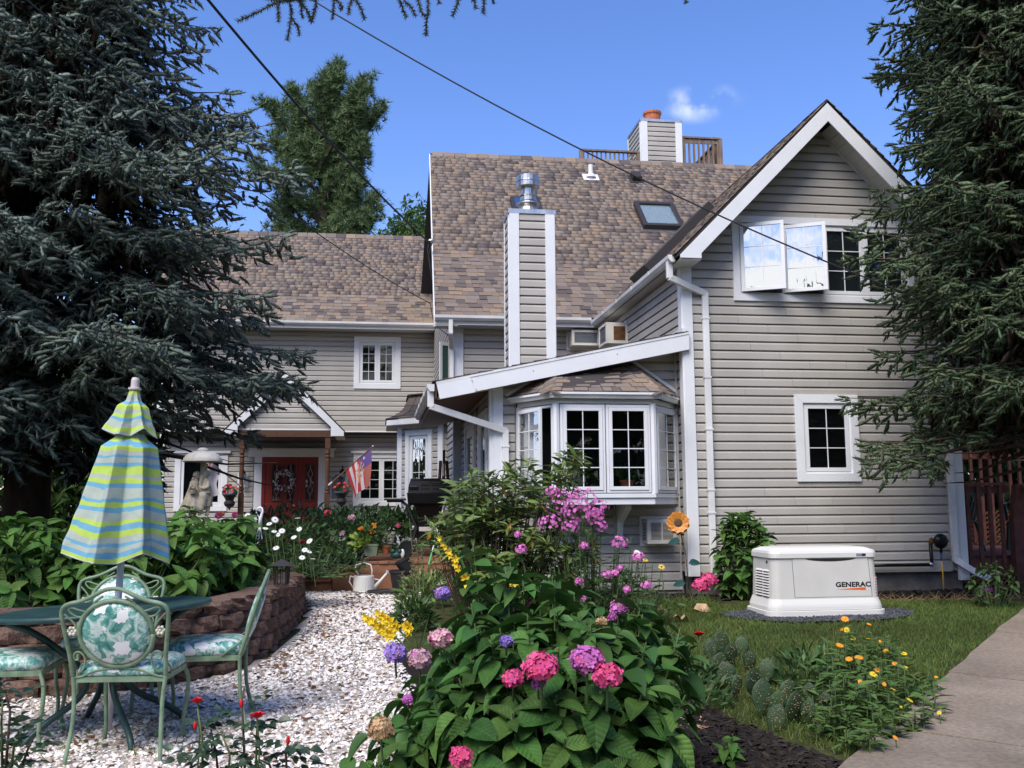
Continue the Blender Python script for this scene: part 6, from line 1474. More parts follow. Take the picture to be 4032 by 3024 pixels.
def iron_chair(loc, rz, label, tilt=0.0):
    t = thing('garden_chair', label, 'chair', loc, rz, 'floral garden chairs round the glass table'); t.scale = (1.07, 1.04, 1.03)
    bk = lambda x, h: (x, -.21 - .15 * h / .5, .44 + h)
    fr = MB()
    half = [(.235, 0), (.24, .10), (.258, .24), (.27, .33), (.262, .375), (.225, .395), (.17, .405), (.11, .43), (.05, .465), (0, .475)]
    P = [bk(-x, h) for x, h in half] + [bk(x, h) for x, h in half[::-1][1:]]
    def smooth(P, k=2):
        P = np.array(P, float)
        for _ in range(k):
            Q = [P[0]]
            for a, b in zip(P[:-1], P[1:]): Q += [a * .75 + b * .25, a * .25 + b * .75]
            P = np.array(Q + [P[-1]])
        return P
    fr.tube(smooth(P), .0115, 8); fr.build('back_frame', m_ivy, t, smooth=True)
    for s in (-1, 1):
        sc = smooth([bk(s * x, h) for x, h in [(.055, .432), (.10, .40)] + spiral((.075, .375), .035, .012, 1.1, -1.1)], 1); MB().tube(sc, .006, 6).build('scroll', m_ivy, t, smooth=True)
        sc = smooth([bk(s * x, h) for x, h in [(.06, .40), (.045, .36), (.10, .345), (.16, .352), (.22, .378), (.235, .36), (.20, .325), (.165, .32), (.15, .345)]], 2); MB().tube(sc, .006, 6).build('scroll', m_ivy, t, smooth=True)
        sc = smooth([bk(s * x, h) for x, h in [(.255, .34), (.215, .30), (.19, .255), (.205, .215), (.235, .215), (.245, .25), (.22, .262)]], 2); MB().tube(sc, .006, 6).build('scroll', m_ivy, t, smooth=True)
        sc = smooth([bk(s * x, h) for x, h in [(.205, .02), (.17, .05), (.165, .11), (.195, .14), (.225, .125), (.22, .09), (.20, .095)]], 2); MB().tube(sc, .006, 6).build('scroll', m_ivy, t, smooth=True)
        for (x, h) in ((s * .075, .372), (s * .222, .248)):
            c = np.array(bk(x, h)); f = MB()
            for k in range(6): a = k * math.pi / 3; f.ell(c + np.array((.017 * math.cos(a), 0, .017 * math.sin(a))), (.011, .008, .011), 6, 4)
            f.ell(c, (.009, .011, .009), 6, 4); f.build('rosette', M('ivory_rosette', (.62, .56, .46), .6) if 'ivory_rosette' not in bpy.data.materials else bpy.data.materials['ivory_rosette'], t, smooth=True)
    MB().tube(smooth([bk(x, h) for x, h in [(-.23, -.005), (-.19, .0), (-.12, .035), (0, .05), (.12, .035), (.19, 0), (.23, -.005)]]), .007, 6).build('lower_rail', m_ivy, t, smooth=True)
    cen = np.array(bk(0, .232)); nx = np.array((1, 0, 0.0)); nh = nrm(np.array((0, -.15 / .5, 1.0))); no = np.cross(nx, nh)          # no points backwards? fix below
    R = np.array([nx, nh, np.cross(nx, nh)]).T
    MB().tube([cen + nx * .185 * math.cos(a) + nh * .185 * math.sin(a) for a in np.linspace(0, 2 * math.pi, 33)], .013, 8).build('back_ring', m_ivy, t, smooth=True)
    d = MB().lathe([(.0001, -.030), (.10, -.028), (.155, -.018), (.178, 0), (.155, .018), (.10, .028), (.0001, .030)], 32, cen, R=R); d.build('back_cushion', m_floral, t, smooth=True)
    sf = MB()
    for s in (-1, 1): sf.bar((s * .225, -.2, .425), (s * .215, .215, .425), .010, .03)
    sf.bar((-.215, .215, .425), (.215, .215, .425), .010, .03); sf.bar((-.225, -.205, .425), (.225, -.205, .425), .010, .03); sf.build('seat_frame', m_ivy, t)
    c = MB(); rr = lambda w, dd, r, z: [(x, y, z) for x, y in rrect(w, dd, r, 4)]
    loft(c, [rr(.40, .38, .05, .436), rr(.445, .43, .06, .445), rr(.46, .445, .065, .47), rr(.445, .43, .07, .495), rr(.39, .375, .07, .512), rr(.24, .22, .06, .520), rr(.05, .05, .01, .522)]); c.build('seat_cushion', m_floral, t, smooth=True)
    for s in (-1, 1):
        MB().tube(smooth([(s * .212, .208, .42), (s * .228, .235, .36), (s * .226, .235, .26), (s * .208, .212, .12), (s * .215, .225, .03), (s * .228, .245, 0)]), .0115, 8).build('leg', m_ivy, t, smooth=True)
        MB().tube(smooth([(s * .235, -.21, .44), (s * .224, -.21, .34), (s * .222, -.215, .2), (s * .236, -.255, .04), (s * .238, -.262, 0)]), .0115, 8).build('leg', m_ivy, t, smooth=True)
        MB().tube(smooth([(s * .235, -.215, .52), (s * .245, -.13, .46), (s * .22, -.10, .43)]), .006, 6).build('brace', m_ivy, t, smooth=True)
    return t
TB = np.array([-2.464, 6.061])
iron_chair((-2.18, 5.69, 0.02), math.radians(2), 'floral garden chair with its round back turned to the viewer')
iron_chair((-1.93, 6.24, .045), math.radians(101), 'floral garden chair seen side-on between the table and the gravel path')
iron_chair((-2.94, 5.82, .03), math.radians(-80), 'floral garden chair cut off by the left picture edge')
iron_chair((-2.72, 6.62, .04), math.radians(188), 'floral garden chair facing the viewer beyond the glass table')
tb = thing('garden_table', 'round glass-topped garden table with dark green rim and tube legs', 'table', (*TB, .01)); tb.rotation_euler = (math.radians(-.5), math.radians(-3.2), 0)
tg = glass_mat('pebbled_table_glass', .03, (.80, .84, .80)); nt = tg.node_tree
for n in nt.nodes:
    if n.type == 'TEX_NOISE': n.inputs['Scale'].default_value = 60
    if n.type == 'BUMP': n.inputs['Strength'].default_value = .5
    if n.type == 'BSDF_GLOSSY': n.inputs['Roughness'].default_value = .3
    if n.type == 'MATH': n.inputs[1].default_value = .35
TZ = .775
MB().lathe([(.025, TZ - .006), (.60, TZ - .006), (.60, TZ), (.025, TZ)], 56, (0, 0, 0)).build('glass_top', tg, tb)
MB().lathe([(.595, TZ - .022), (.615, TZ - .025), (.622, TZ - .012), (.620, TZ + .003), (.605, TZ + .008), (.597, TZ + .004)], 64, (0, 0, 0)).build('rim', m_tgreen, tb, smooth=True)
MB().tube([(.20 * math.cos(a), .20 * math.sin(a), TZ - .03) for a in np.linspace(0, 2 * math.pi, 25)], .012, 6).build('support_ring', m_tgreen, tb, smooth=True)
for k in range(4):
    a = math.radians(38 + 90 * k); c, s = math.cos(a), math.sin(a); P = [(.56, TZ - .03), (.40, TZ - .10), (.18, TZ - .30), (.10, TZ - .42), (.16, .25), (.34, .15), (.46, .06), (.48, .0)]
    Q = np.array([(r * c, r * s, z) for r, z in P])
    for _ in range(2):
        W_ = [Q[0]]
        for u, v in zip(Q[:-1], Q[1:]): W_ += [u * .75 + v * .25, u * .25 + v * .75]
        Q = np.array(W_ + [Q[-1]])
    MB().tube(Q, .020, 8).build('leg', m_tgreen, tb, smooth=True)
# the closed parasol
um = thing('patio_umbrella', 'closed lime, blue and grey striped patio umbrella through the glass table', 'umbrella', (*TB, .03)); um.rotation_euler = (math.radians(-.5), math.radians(1.9), math.radians(12))
MB().tube([(0, 0, -.02), (0, 0, 2.08)], .021, 14).build('pole', m_whiteprint, um, smooth=True)
UT = 2.19
MB().lathe([(.036, UT - .085), (.04, UT - .08), (.04, UT - .07), (.026, UT - .065), (.026, UT - .02), (.02, UT - .004), (.0001, UT)], 18, (0, 0, 0)).build('finial', M('finial_plastic', (.55, .48, .46), .5), um)
BANDS = [(490, 'g'), (513, 'l'), (543, 'b'), (578, 'l'), (607, 'g'), (637, 'b'), (653, 'g'), (687, 'b'), (712, 'l'), (767, 'g'), (793, 'l'), (823, 'b'), (852, 'g'), (917, 'b'), (938, 'l'), (968, 'b'), (997, 'g'), (1052, 'l'), (1077, 'b'), (1112, 'l'), (1147, 'g'), (1183, 'b'), (1203, 'g'), (1232, 'b'), (1262, 'l'), (1284, 'g')]
TOPB = [(140, 'l'), (170, 'g'), (218, 'b'), (238, 'l'), (275, 'g'), (300, 'l'), (325, 'b'), (345, 'g'), (385, 'l'), (408, 'g')]
UC = [M('lime_cloth', (.42, .56, .10), .75, .2, noise=.05, nscale=30), M('blue_cloth', (.15, .36, .50), .75, .2, noise=.05, nscale=30), M('grey_cloth', (.39, .44, .37), .75, .2, noise=.06, nscale=30), M('cloth_hem', (.7, .7, .66), .8)]
CI = {'l': 0, 'b': 1, 'g': 2}
def canopy(name, prof, bands, yspan, nfold, amp, phase, droop, skew=(0, 0)):
    """prof: (z, r) from top to hem; bands by photo row between yspan"""
    NT, NR = 144, 116; zs = np.array([p[0] for p in prof]); rs_ = np.array([p[1] for p in prof]); V = []; s = np.linspace(0, 1, NR + 1); rg = np.random.default_rng(nfold); nv = 2 * nfold
    rad = np.array([(1 if i % 2 == 0 else 1 - amp) * rg.uniform(.92, 1.08) for i in range(nv)]); ang = np.array([2 * math.pi * (i + rg.uniform(-.18, .18)) / nv + phase for i in range(nv)]); off = rg.uniform(-6, 6, nv); low = rg.uniform(0, 1, nv); flap = np.exp(-((np.cos(ang) + .9) ** 2 + (np.sin(ang) + .45) ** 2) / .25)
    U_ = np.arange(NT) * nv / NT; I0 = U_.astype(int); f = U_ - I0; I1 = (I0 + 1) % nv; L1 = lambda q: q[I0] * (1 - f) + q[I1] * f
    for i in range(NR + 1):
        z = zs[0] + (zs[-1] - zs[0]) * s[i]; r = np.interp(-z, -zs, rs_); q = 1 - (1 - rad) * min(1, s[i] * 2.5 + .25) + .10 * flap * s[i] ** 2
        x, y = L1(r * q * np.cos(ang)), L1(r * q * np.sin(ang)); cr = 1 + .012 * np.sin(U_ * 5 + s[i] * 31) * s[i]
        zz = z - droop * s[i] ** 2 * L1(low) + .004 * np.sin(U_ * 2.2 + s[i] * 17)
        V += np.column_stack([x * cr + skew[0] * s[i], y * cr + skew[1] * s[i], zz]).tolist()
    F, MI = [], []; offj = L1(off)
    for i in range(NR):
        for j in range(NT):
            y = yspan[0] + (yspan[1] - yspan[0]) * (i + .5) / NR + offj[j]; c = [b for b in bands if b[0] <= y]; c = CI[(c[-1] if c else bands[0])[1]] if i < NR - 1 else 3
            F.append((i * NT + j, i * NT + (j + 1) % NT, (i + 1) * NT + (j + 1) % NT, (i + 1) * NT + j)); MI.append(c)
    b = MB().add(V, F); b.mi = MI; o = b.build(name, UC, um, smooth=True)
    so = o.modifiers.new('thick', 'SOLIDIFY'); so.thickness = .002; return o
canopy('canopy', [(1.83, .075), (1.79, .10), (1.74, .165), (1.67, .18), (1.35, .25), (1.15, .292), (1.09, .30)], BANDS, (480, 1290), 6, .34, .2, .07, (-.015, 0))
canopy('vent_canopy', [(UT - .085, .026), (UT - .15, .045), (2.0, .090), (1.91, .125), (1.855, .158)], TOPB, (135, 420), 6, .36, .2, .05)
MB().tube([(.01, -.02, 1.22), (.04, -.03, 1.20), (.045, -.03, 1.15), (.02, -.03, 1.13)], .006, 6).build('crank_hook', m_whiteprint, um)

# ================================================================== STATUE: two children under an umbrella
st_base = at(868, 2075, 11.0)
st = thing('statue', 'cream stone statue of a boy and a girl sharing a scalloped umbrella', 'statue', st_base)
m_stone = M('cast_stone', (.45, .39, .285), .85, .2, noise=.25, nscale=9, bump=.4, bscale=40); m_stonetop = M('pale_cast_stone', (.62, .57, .48), .8, .2, noise=.15, nscale=9, bump=.2, bscale=40)
sc_ = 11.0 / 3800; PX = lambda x, y, d=0.0: np.array(((x - 868) * sc_, d, (2075 - y) * sc_))
def zo(x, y): return 650 + x * .22604, 1700 + y * .22604           # close-up pixels -> photo pixels
def SP(x, y, d=0.0): return PX(*zo(x, y), d)
MB().lathe([(.0001, -.55), (.17, -.55), (.17, -.5), (.12, -.46), (.10, -.1), (.15, -.05), (.16, .0), (.0001, .0)], 20, (.02, 0, 0)).build('pedestal', m_stone, st)
def skin_figure(name, joints, edges, mat, parent, sub=2):
    me = bpy.data.meshes.new(name); me.from_pydata([tuple(map(float, j[:3])) for j in joints], edges, []); me.materials.append(mat)
    o = bpy.data.objects.new(name, me); COL.objects.link(o); o.parent = parent
    sk = o.modifiers.new('skin', 'SKIN'); sk.use_smooth_shade = True
    for i, j in enumerate(joints):
        sv = me.skin_vertices[0].data[i]; sv.radius = (j[3], j[3] * (j[4] if len(j) > 4 else 1)); sv.use_root = (i == 0)
    ss = o.modifiers.new('sub', 'SUBSURF'); ss.levels = sub; ss.render_levels = sub; return o
def J(x, y, d, r, k=1.0): p = SP(x, y, d); return (p[0], p[1], p[2], r, k)
# boy (right): facing left towards the girl, arm bent to the shared pole
bj = [J(690, 1120, .0, .052, .85), J(692, 1000, .0, .054, .8), J(700, 890, 0, .050, .8), J(690, 835, 0, .022), J(688, 800, 0, .03),
      J(655, 1250, -.03, .036), J(635, 1380, -.03, .024), J(625, 1430, -.03, .022), J(600, 1450, -.06, .02),
      J(725, 1250, .03, .036), J(720, 1380, .03, .024), J(725, 1440, .03, .022), J(690, 1460, .0, .02),
      J(745, 900, -.03, .026), J(755, 975, -.06, .022), J(680, 1000, -.08, .018), J(600, 955, -.07, .013), J(655, 890, .03, .024), J(640, 960, .04, .02), J(600, 960, .0, .014)]
be = [(0, 1), (1, 2), (2, 3), (3, 4), (0, 5), (5, 6), (6, 7), (7, 8), (0, 9), (9, 10), (10, 11), (11, 12), (2, 13), (13, 14), (14, 15), (15, 16), (2, 17), (17, 18), (18, 19)]
skin_figure('boy_figure', bj, be, m_stone, st)
hd = MB(); c = SP(685, 765, 0); hd.ell(c, (.036, .038, .045), 14, 10); hd.ell(c + (-.036, -.004, -.002), (.012, .009, .009), 8, 6); hd.ell(c + (-.031, 0, -.022), (.012, .014, .007), 8, 6); hd.ell(c + (-.028, -.020, .008), (.007, .006, .006), 6, 5); hd.ell(c + (.004, -.037, -.002), (.009, .006, .012), 6, 5); hd.build('boy_head', m_stone, st, smooth=True)
hr_ = MB(); q = sphere_dirs(46, -.05)
for d in q:
    if d[0] < -.55 and d[2] < .45: continue
    hr_.ell(c + d * (.033, .036, .038) + (.006, 0, .008), (.014, .014, .013), 7, 5)
hr_.build('boy_hair', m_stone, st, smooth=True)
b = MB(); b.lathe([(.062, 0), (.068, .012), (.060, .05), (.055, .09)], 18, SP(693, 1090, 0), rmod=lambda a, z: 1 + .04 * math.sin(7 * a)); b.build('boy_jacket', m_stone, st, smooth=True)
b = MB()
for (x, d) in ((655, -.03), (728, .03)): b.lathe([(.040, -.02), (.046, -.012), (.044, .03), (.052, .10), (.052, .14)], 14, SP(x, 1280, d), rmod=lambda a, z: 1 + .05 * math.sin(5 * a + z * 30))
b.build('boy_breeches', m_stone, st, smooth=True)
# girl (left): long dress, basket on her arm
gj = [J(505, 1080, 0, .045, .85), J(505, 1000, 0, .046, .8), J(510, 900, 0, .042, .8), J(520, 850, 0, .02), J(528, 815, 0, .027),
      J(460, 930, -.03, .022), J(455, 985, -.07, .019), J(520, 985, -.09, .014), J(575, 1000, -.07, .012), J(560, 930, .02, .02), J(580, 990, .02, .016), J(600, 960, .0, .012)]
ge = [(0, 1), (1, 2), (2, 3), (3, 4), (2, 5), (5, 6), (6, 7), (7, 8), (2, 9), (9, 10), (10, 11)]
skin_figure('girl_figure', gj, ge, m_stone, st)
c = SP(535, 780, 0); hd = MB(); hd.ell(c, (.033, .035, .042), 14, 10); hd.ell(c + (.033, -.006, -.004), (.010, .008, .008), 8, 6); hd.ell(c + (.026, 0, -.022), (.010, .012, .006), 8, 6); hd.ell(c + (.024, -.02, .006), (.006, .005, .005), 6, 5); hd.build('girl_head', m_stone, st, smooth=True)
hr_ = MB()
for d in sphere_dirs(40, -.1):
    if d[0] > .5 and d[2] < .5: continue
    hr_.ell(c + d * (.031, .034, .036) + (-.005, 0, .006), (.014, .014, .014), 7, 5)
for i in range(7): hr_.ell(SP(478 - 4 * i, 830 + i * 16, -.01 + .02 * (i % 2)), (.020, .024, .022), 7, 5)
hr_.build('girl_hair', m_stone, st, smooth=True)
b = MB(); b.lathe([(.135, -.01), (.142, .0), (.125, .05), (.10, .12), (.075, .20), (.055, .27), (.046, .32)], 40, SP(490, 1360, 0), rmod=lambda a, z: 1 + (.11 * math.sin(9 * a) + .05 * math.sin(14 * a + 1)) * max(0, 1 - z / .3)); b.build('girl_dress', m_stone, st, smooth=True)
for x in (465, 530): MB().tube([SP(x, 1360, -.03), SP(x - 5, 1440, -.03), SP(x + 15, 1462, -.07)], [.02, .018, .018], 8).build('girl_leg', m_stone, st, smooth=True)
bk = MB(); bk.lathe([(.0001, 0), (.035, 0), (.048, .045), (.044, .045), (.0001, .035)], 16, SP(520, 1090, -.10)); bk.tube([SP(520, 1090, -.10) + np.array((.045 * math.cos(a), 0, .045 + .05 * math.sin(a))) for a in np.linspace(0, math.pi, 12)], .006, 6); bk.build('basket', m_stone, st)
MB().tube([SP(640, 560, .03), SP(625, 700, .03), SP(600, 900, .0), SP(595, 1100, .0), SP(590, 1350, 0)], [.045, .038, .022, .015, .014], 12).build('umbrella_stem', m_stone, st, smooth=True)
b = MB(); c = SP(620, 500, .0); b.lathe([(.03, -.02), (.165, -.012), (.215, -.025), (.217, -.018), (.205, .02), (.17, .062), (.11, .09), (.05, .098), (.0001, .10)], 72, c, rmod=lambda a, z: 1 + (.022 * abs(math.sin(5 * a)) - .012)); b.build('umbrella_dome', m_stonetop, st, smooth=True)
MB().lathe([(.045, .085), (.066, .10), (.06, .118), (.035, .135), (.0001, .14)], 18, c).build('umbrella_finial', m_stonetop, st, smooth=True)
# small things in the beds
t, p = at_thing('garden_lantern', 'small black solar lantern standing on the curved retaining wall', 'lantern', 1128, 2272, 10.4); p_ = p.copy()
t.location = (-2.09, 8.85, TOPZ)
b = MB(); b.box(-.055, .055, -.055, .055, 0, .012); b.add([(-.10, -.10, .175), (.10, -.10, .175), (.10, .10, .175), (-.10, .10, .175), (0, 0, .235)], [(0, 1, 4), (1, 2, 4), (2, 3, 4), (3, 0, 4), (3, 2, 1, 0)])
for sx in (-.05, .05):
    for sy in (-.05, .05): b.bar((sx, sy, .01), (sx * 1.2, sy * 1.2, .18), .012, .012)
for k in (-.02, .02):
    for s in (-.055, .055): b.bar((k, s, .01), (k * 1.2, s * 1.15, .18), .006, .006); b.bar((s, k, .01), (s * 1.15, k * 1.2, .18), .006, .006)
b.build('cage', m_bronze, t); MB().box(-.044, .044, -.044, .044, .012, .172).build('lantern_glass', m_glass, t)
t, p = at_thing('plant_hanger', 'white plastic plant hanger with hook above the daisies', 'hanger', 1022, 2100, 9.6)
k_ = 9.6 / 3800; P = [(0, 0, 30 * k_), (2 * k_, 0, 58 * k_), (10 * k_, 0, 84 * k_), (8 * k_, 0, 96 * k_), (0, 0, 101 * k_), (-8 * k_, 0, 97 * k_), (-10 * k_, 0, 88 * k_)]
MB().tube(P, [.018, .017, .011, .010, .010, .010, .008], 8).build('hook', m_white, t, smooth=True)
for s in (-1, 0, 1): MB().tube([(0, 0, 32 * k_), (s * 6 * k_, -.01, 8 * k_), (s * 12 * k_, -.02, -22 * k_)], .005, 6).build('strap', m_white, t)
t, p = at_thing('ladybug_ornament', 'red ladybird ornament on a stem among the white daisies', 'ornament', 1190, 2133, 10.8)
MB().ell((0, 0, 0), (.036, .03, .026), 12, 8).build('shell', m_redpetal, t, smooth=True); MB().ell((-.033, -.005, .0), (.014, .014, .014), 8, 6).build('head', m_black, t, smooth=True)
b = MB()
for (x, y, z) in ((.01, -.024, .012), (-.01, -.026, .008), (.02, -.018, .014), (0, -.012, .024)): b.ell((x, y, z), (.007, .007, .007), 6, 4)
b.build('spot', m_black, t); MB().tube([(0, 0, 0), (0.01, .02, -.25)], .004, 6).build('stake', m_black, t)
for (x, y, lab) in ((905, 2130, 'pale mushroom-shaped garden ornament half buried in leaves'), (790, 2170, 'low pale ornament beside the statue base')):
    t, p = at_thing('garden_ornament', lab, 'ornament', x, y, 10.3); MB().lathe([(.0001, -.2), (.03, -.2), (.025, 0), (.10, .0), (.085, .04), (.04, .07), (.0001, .075)], 16, (0, 0, 0)).build('mushroom', m_stonetop, t, smooth=True)
# metal sunflower
b0_ = np.array(fromh(-.10, -.25, .36)); sf = thing('sunflower_ornament', 'orange metal sunflower ornament on a wavy stem by the corner', 'ornament', b0_)
hd_ = fromh(*([onb(2670, 2060, -.25)[0], -.25, onb(2670, 2060, -.25)[1]])) - b0_
L_ = lambda x, y, b: fromh(onb(x, y, b)[0], b, onb(x, y, b)[1]) - b0_
MB().tube([L_(2712, 2320, -.25), L_(2706, 2250, -.25), L_(2700, 2180, -.25), L_(2684, 2115, -.25), L_(2672, 2075, -.24)], .006, 6).build('stem', m_rust, sf, smooth=True)
nf = nrm(np.array([-.12, -1, .18])); ux = nrm(np.cross(nf, (0, 0, 1.0))) * -1; uz = np.cross(ux, nf) * -1
uz = nrm(np.cross(nf, ux)); uz = uz if uz[2] > 0 else -uz
m_sunpetal = M('orange_painted_metal', (.62, .24, .035), .45, .45, noise=.12, nscale=30)
PT_ = (np.array([(.2, -.16, 0), (.6, -.30, .05), (.86, -.24, .04), (1, 0, -.02), (.86, .24, .04), (.6, .30, .05), (.2, .16, 0), (.6, 0, -.02)], float), np.array([(0, 1, 7), (1, 2, 7), (2, 3, 7), (3, 4, 7), (4, 5, 7), (5, 6, 7), (6, 0, 7)]))
for k in range(22):
    a = 2 * math.pi * k / 11 + (.28 if k >= 11 else 0); d = ux * math.cos(a) + uz * math.sin(a) + nf * (.10 if k >= 11 else .32); r_ = .135 if k < 11 else .145
    V, F = scatter_arrays(PT_[0], PT_[1], np.array([hd_ + nf * (.0 if k >= 11 else .008)]), frames(np.array([d]), np.array([nf])), np.array([r_])); MB().add(V, F).build('petal', m_sunpetal, sf)
MB().lathe([(.0001, .028), (.03, .026), (.052, .015), (.058, 0), (.05, -.01), (.0001, -.012)], 20, hd_ + nf * .01, R=np.array([ux, uz, nf]).T, rmod=lambda a, z: 1 + .04 * math.sin(11 * a)).build('seed_disc', m_browncentre, sf, smooth=False)
for (x, y, sx) in ((2655, 2130, -1), (2735, 2218, 1), (2675, 2296, -1)):
    c = L_(x, y, -.27); V, F = scatter_arrays(LEAF_H[0], LEAF_H[1], np.array([c - ux * sx * .07]), frames(np.array([ux * sx + uz * .1 * sx]), np.array([nf + uz * .4])), np.array([.15])); MB().add(V, F).build('leaf', m_pgreen, sf)
# dry leaves by the lawn
for (x, y, s, lab) in ((2690, 2450, .20, 'large curled dry tan leaf lying flat on the lawn'), (2770, 2415, .24, 'dry tan leaf with an orange underside standing on the lawn')):
    p = G(x, y); t = thing('dry_leaf', lab, 'leaf', p + np.array((0, 0, .02)))
    V = LEAF_H[0] * s + np.array((-.1, 0, 0)); V[:, 2] += .03 * np.sin(V[:, 0] * 60) + (V[:, 1] * .5 if s > .22 else 0) + .02; MB().add(V, LEAF_H[1]).build('blade', M('dry_leaf_tan', (.42, .27, .15), .8, rand=.1, noise=.3, nscale=20) if 'dry_leaf_tan' not in bpy.data.materials else bpy.data.materials['dry_leaf_tan'], t)
# ================================================================== VEGETATION
def rot_to(d): return frames(np.array([d]), np.array([[0.1, .2, 1.0]]))[0]
# ---- conifer shoot: a spindle bristling with needles
def shoot_t(seed, nn=9, wid=.27):
    r = np.random.default_rng(seed); V, F = [], []
    prof = [(0, .08), (.55, wid * .50), (1.0, .0)]
    k = 3
    for x, rr in prof[:-1]:
        for j in range(k): a = 2 * math.pi * j / k; V.append((x, rr * math.cos(a), rr * math.sin(a)))
    V.append((1.0, 0, 0))
    for i in range(1):
        for j in range(k):
            a, b, c, d = i * k + j, i * k + (j + 1) % k, (i + 1) * k + (j + 1) % k, (i + 1) * k + j; F += [(a, b, c), (a, c, d)]
    for j in range(k): F.append((k + j, k + (j + 1) % k, 2 * k))
    for i in range(nn):
        x = .05 + .95 * (i + .5) / nn; a = i * 2.4 + r.uniform(-.3, .3); rad = wid * r.uniform(.85, 1.15) * (1 if x < .85 else .7)
        d = np.array([.55, math.cos(a), math.sin(a)]); d /= np.linalg.norm(d); t = nrm(np.cross(d, (1, .2, .1))); p = np.array([x - .08, 0, 0]); n0 = len(V)
        V += [tuple(p - t * .05), tuple(p + t * .05), tuple(p + d * rad * 1.25)]; F.append((n0, n0 + 1, n0 + 2))
    return np.array(V, float), np.array(F)
SHOOTS = [shoot_t(s) for s in range(3)]
def multi_scatter(name, tmpls, P, D, N, S, mats, parent, loc, matw=None, seed=0):
    r = np.random.default_rng(seed); n = len(P); g = r.integers(0, len(tmpls), n); R = frames(D, N); Vs, Fs, Ms, k = [], [], [], 0
    mi = matw if matw is not None else np.zeros(n, int)
    for i, t in enumerate(tmpls):
        m = g == i; V, F = scatter_arrays(t[0], t[1], P[m] - np.asarray(loc), R[m], S[m]); Vs.append(V); Fs.append(F + k); Ms.append(np.repeat(mi[m], len(t[1]))); k += len(V)
    return big_mesh(name, np.vstack(Vs), np.vstack(Fs), mats, parent, mi=np.concatenate(Ms))
def spruce(name, label, base, H, rad, z0, seed, mat, shoot=.15, whorl=.34, per=7, az=None, droop=.35, dens=1.0, trunk_r=.2, keep=None, rfun=None, ztop=99, tip=None, hang=.5):
    r = np.random.default_rng(seed); t = thing(name, label, 'tree', base); base = np.array(base, float)
    MB().tube([(0, 0, 0), (0, 0, H * .25), (0.03, 0.02, H * .6), (0, 0, H)], [trunk_r * 1.15, trunk_r * .9, trunk_r * .5, .02], 12).build('trunk', m_bark, t, smooth=True)
    P, D, N, S, dead = [], [], [], [], []; limbs = MB(); zz = z0
    def put(q, d, k, m): P.append(q); D.append(d); N.append((0, 0, 1.0)); S.append(shoot * k * r.uniform(.75, 1.25)); dead.append(m)
    while zz < min(H - .3, ztop):
        f = (zz - z0) / (H - z0); Lb = (rfun(zz) if rfun else rad * (1 - f) ** .8) ; nb = per
        a0 = r.uniform(0, 6.28)
        for k in range(nb):
            a = a0 + 2 * math.pi * k / nb + r.normal(0, .18)
            if az is not None and not az(a): continue
            L_ = Lb * r.uniform(.72, 1.12); zb = zz + r.uniform(-.15, .15)
            dh = np.array([math.cos(a), math.sin(a), 0]); dr = droop * (1.2 - .5 * f) * r.uniform(.7, 1.3)
            def bp(s): return np.array([0, 0, zb]) + dh * L_ * s + np.array([0, 0, L_ * (.10 * s - dr * s ** 1.6 + .16 * s ** 4)])
            limbs.tube([bp(s) for s in np.linspace(0, 1, 6)], np.linspace(.018 + .010 * L_, .004, 6), 4)
            side = np.cross(dh, (0, 0, 1.0)); s = .22 + r.uniform(0, .05)
            while s < 1.0:
                p = bp(s); tg = nrm(bp(min(1, s + .03)) - bp(s - .03)); ll = L_ * .36 * (1 - s) ** .6 * min(1, s / .25) + .14
                for sd in (-1, 1):
                    l2 = ll * r.uniform(.7, 1.15); d2 = nrm(tg * r.uniform(.5, .9) + side * sd * r.uniform(.6, 1.0) + np.array([0, 0, r.uniform(-.5, .0)]))
                    ns = max(2, int(l2 / (shoot * .40) * dens))
                    for i in range(ns):
                        u = (i + .7) / ns; q = p + d2 * l2 * u - np.array([0, 0, .22 * l2 * u * u]); e = (-1, 1)[i % 2] if i < ns - 1 else 0
                        dd = nrm(d2 + np.cross(d2, (0, 0, 1.0)) * e * .8 + r.normal(0, .3, 3) + np.array([0, 0, .12 - .3 * u])); put(q, dd, 1.0, 1 if (s < .3 and r.random() < .6) else (2 if s > .6 or u > .7 else 0))
                    for h in range(1):
                        l3 = hang * r.uniform(.5, 1.1) * min(1, .35 + 1.3 * (1 - s)); q0 = p + d2 * l2 * r.uniform(.05, .8); d3 = nrm(np.array([0, 0, -1.0]) + tg * .35 + r.normal(0, .16, 3)); n3 = max(1, int(l3 / (shoot * .62) * dens))
                        for i in range(n3):
                            u = (i + .4) / n3; put(q0 + d3 * l3 * u, nrm(d3 + r.normal(0, .42, 3)), r.uniform(.75, 1.05), 1 if s < .25 and r.random() < .6 else 0)
                s += .165 * shoot / .15 / max(1.0, L_)
            P.append(bp(1.0)); D.append(nrm(dh + np.array([0, 0, .25]))); N.append((0, 0, 1.0)); S.append(shoot * .9); dead.append(0)
            if True:      # bare hanging twigs near the trunk
                for i in range(26):
                    q = bp(r.uniform(.04, .62)) - np.array([0, 0, r.uniform(0, .35)]); P.append(q); D.append(nrm(np.array([r.normal(0, .4), r.normal(0, .4), -1]))); N.append((1.0, 0, 0)); S.append(shoot * 1.6); dead.append(1)
        zz += whorl * (1 - .35 * f)
    P, D, N, S, dead = map(np.array, (P, D, N, S, dead))
    if keep is not None: m = keep(P + base); P, D, N, S, dead = P[m], D[m], N[m], S[m], dead[m]
    limbs.build('limbs', m_bark, t); o = multi_scatter('crown', SHOOTS, P + base, D, N, S, [mat, m_dead, tip or mat], t, base, dead, seed); return t, len(P)
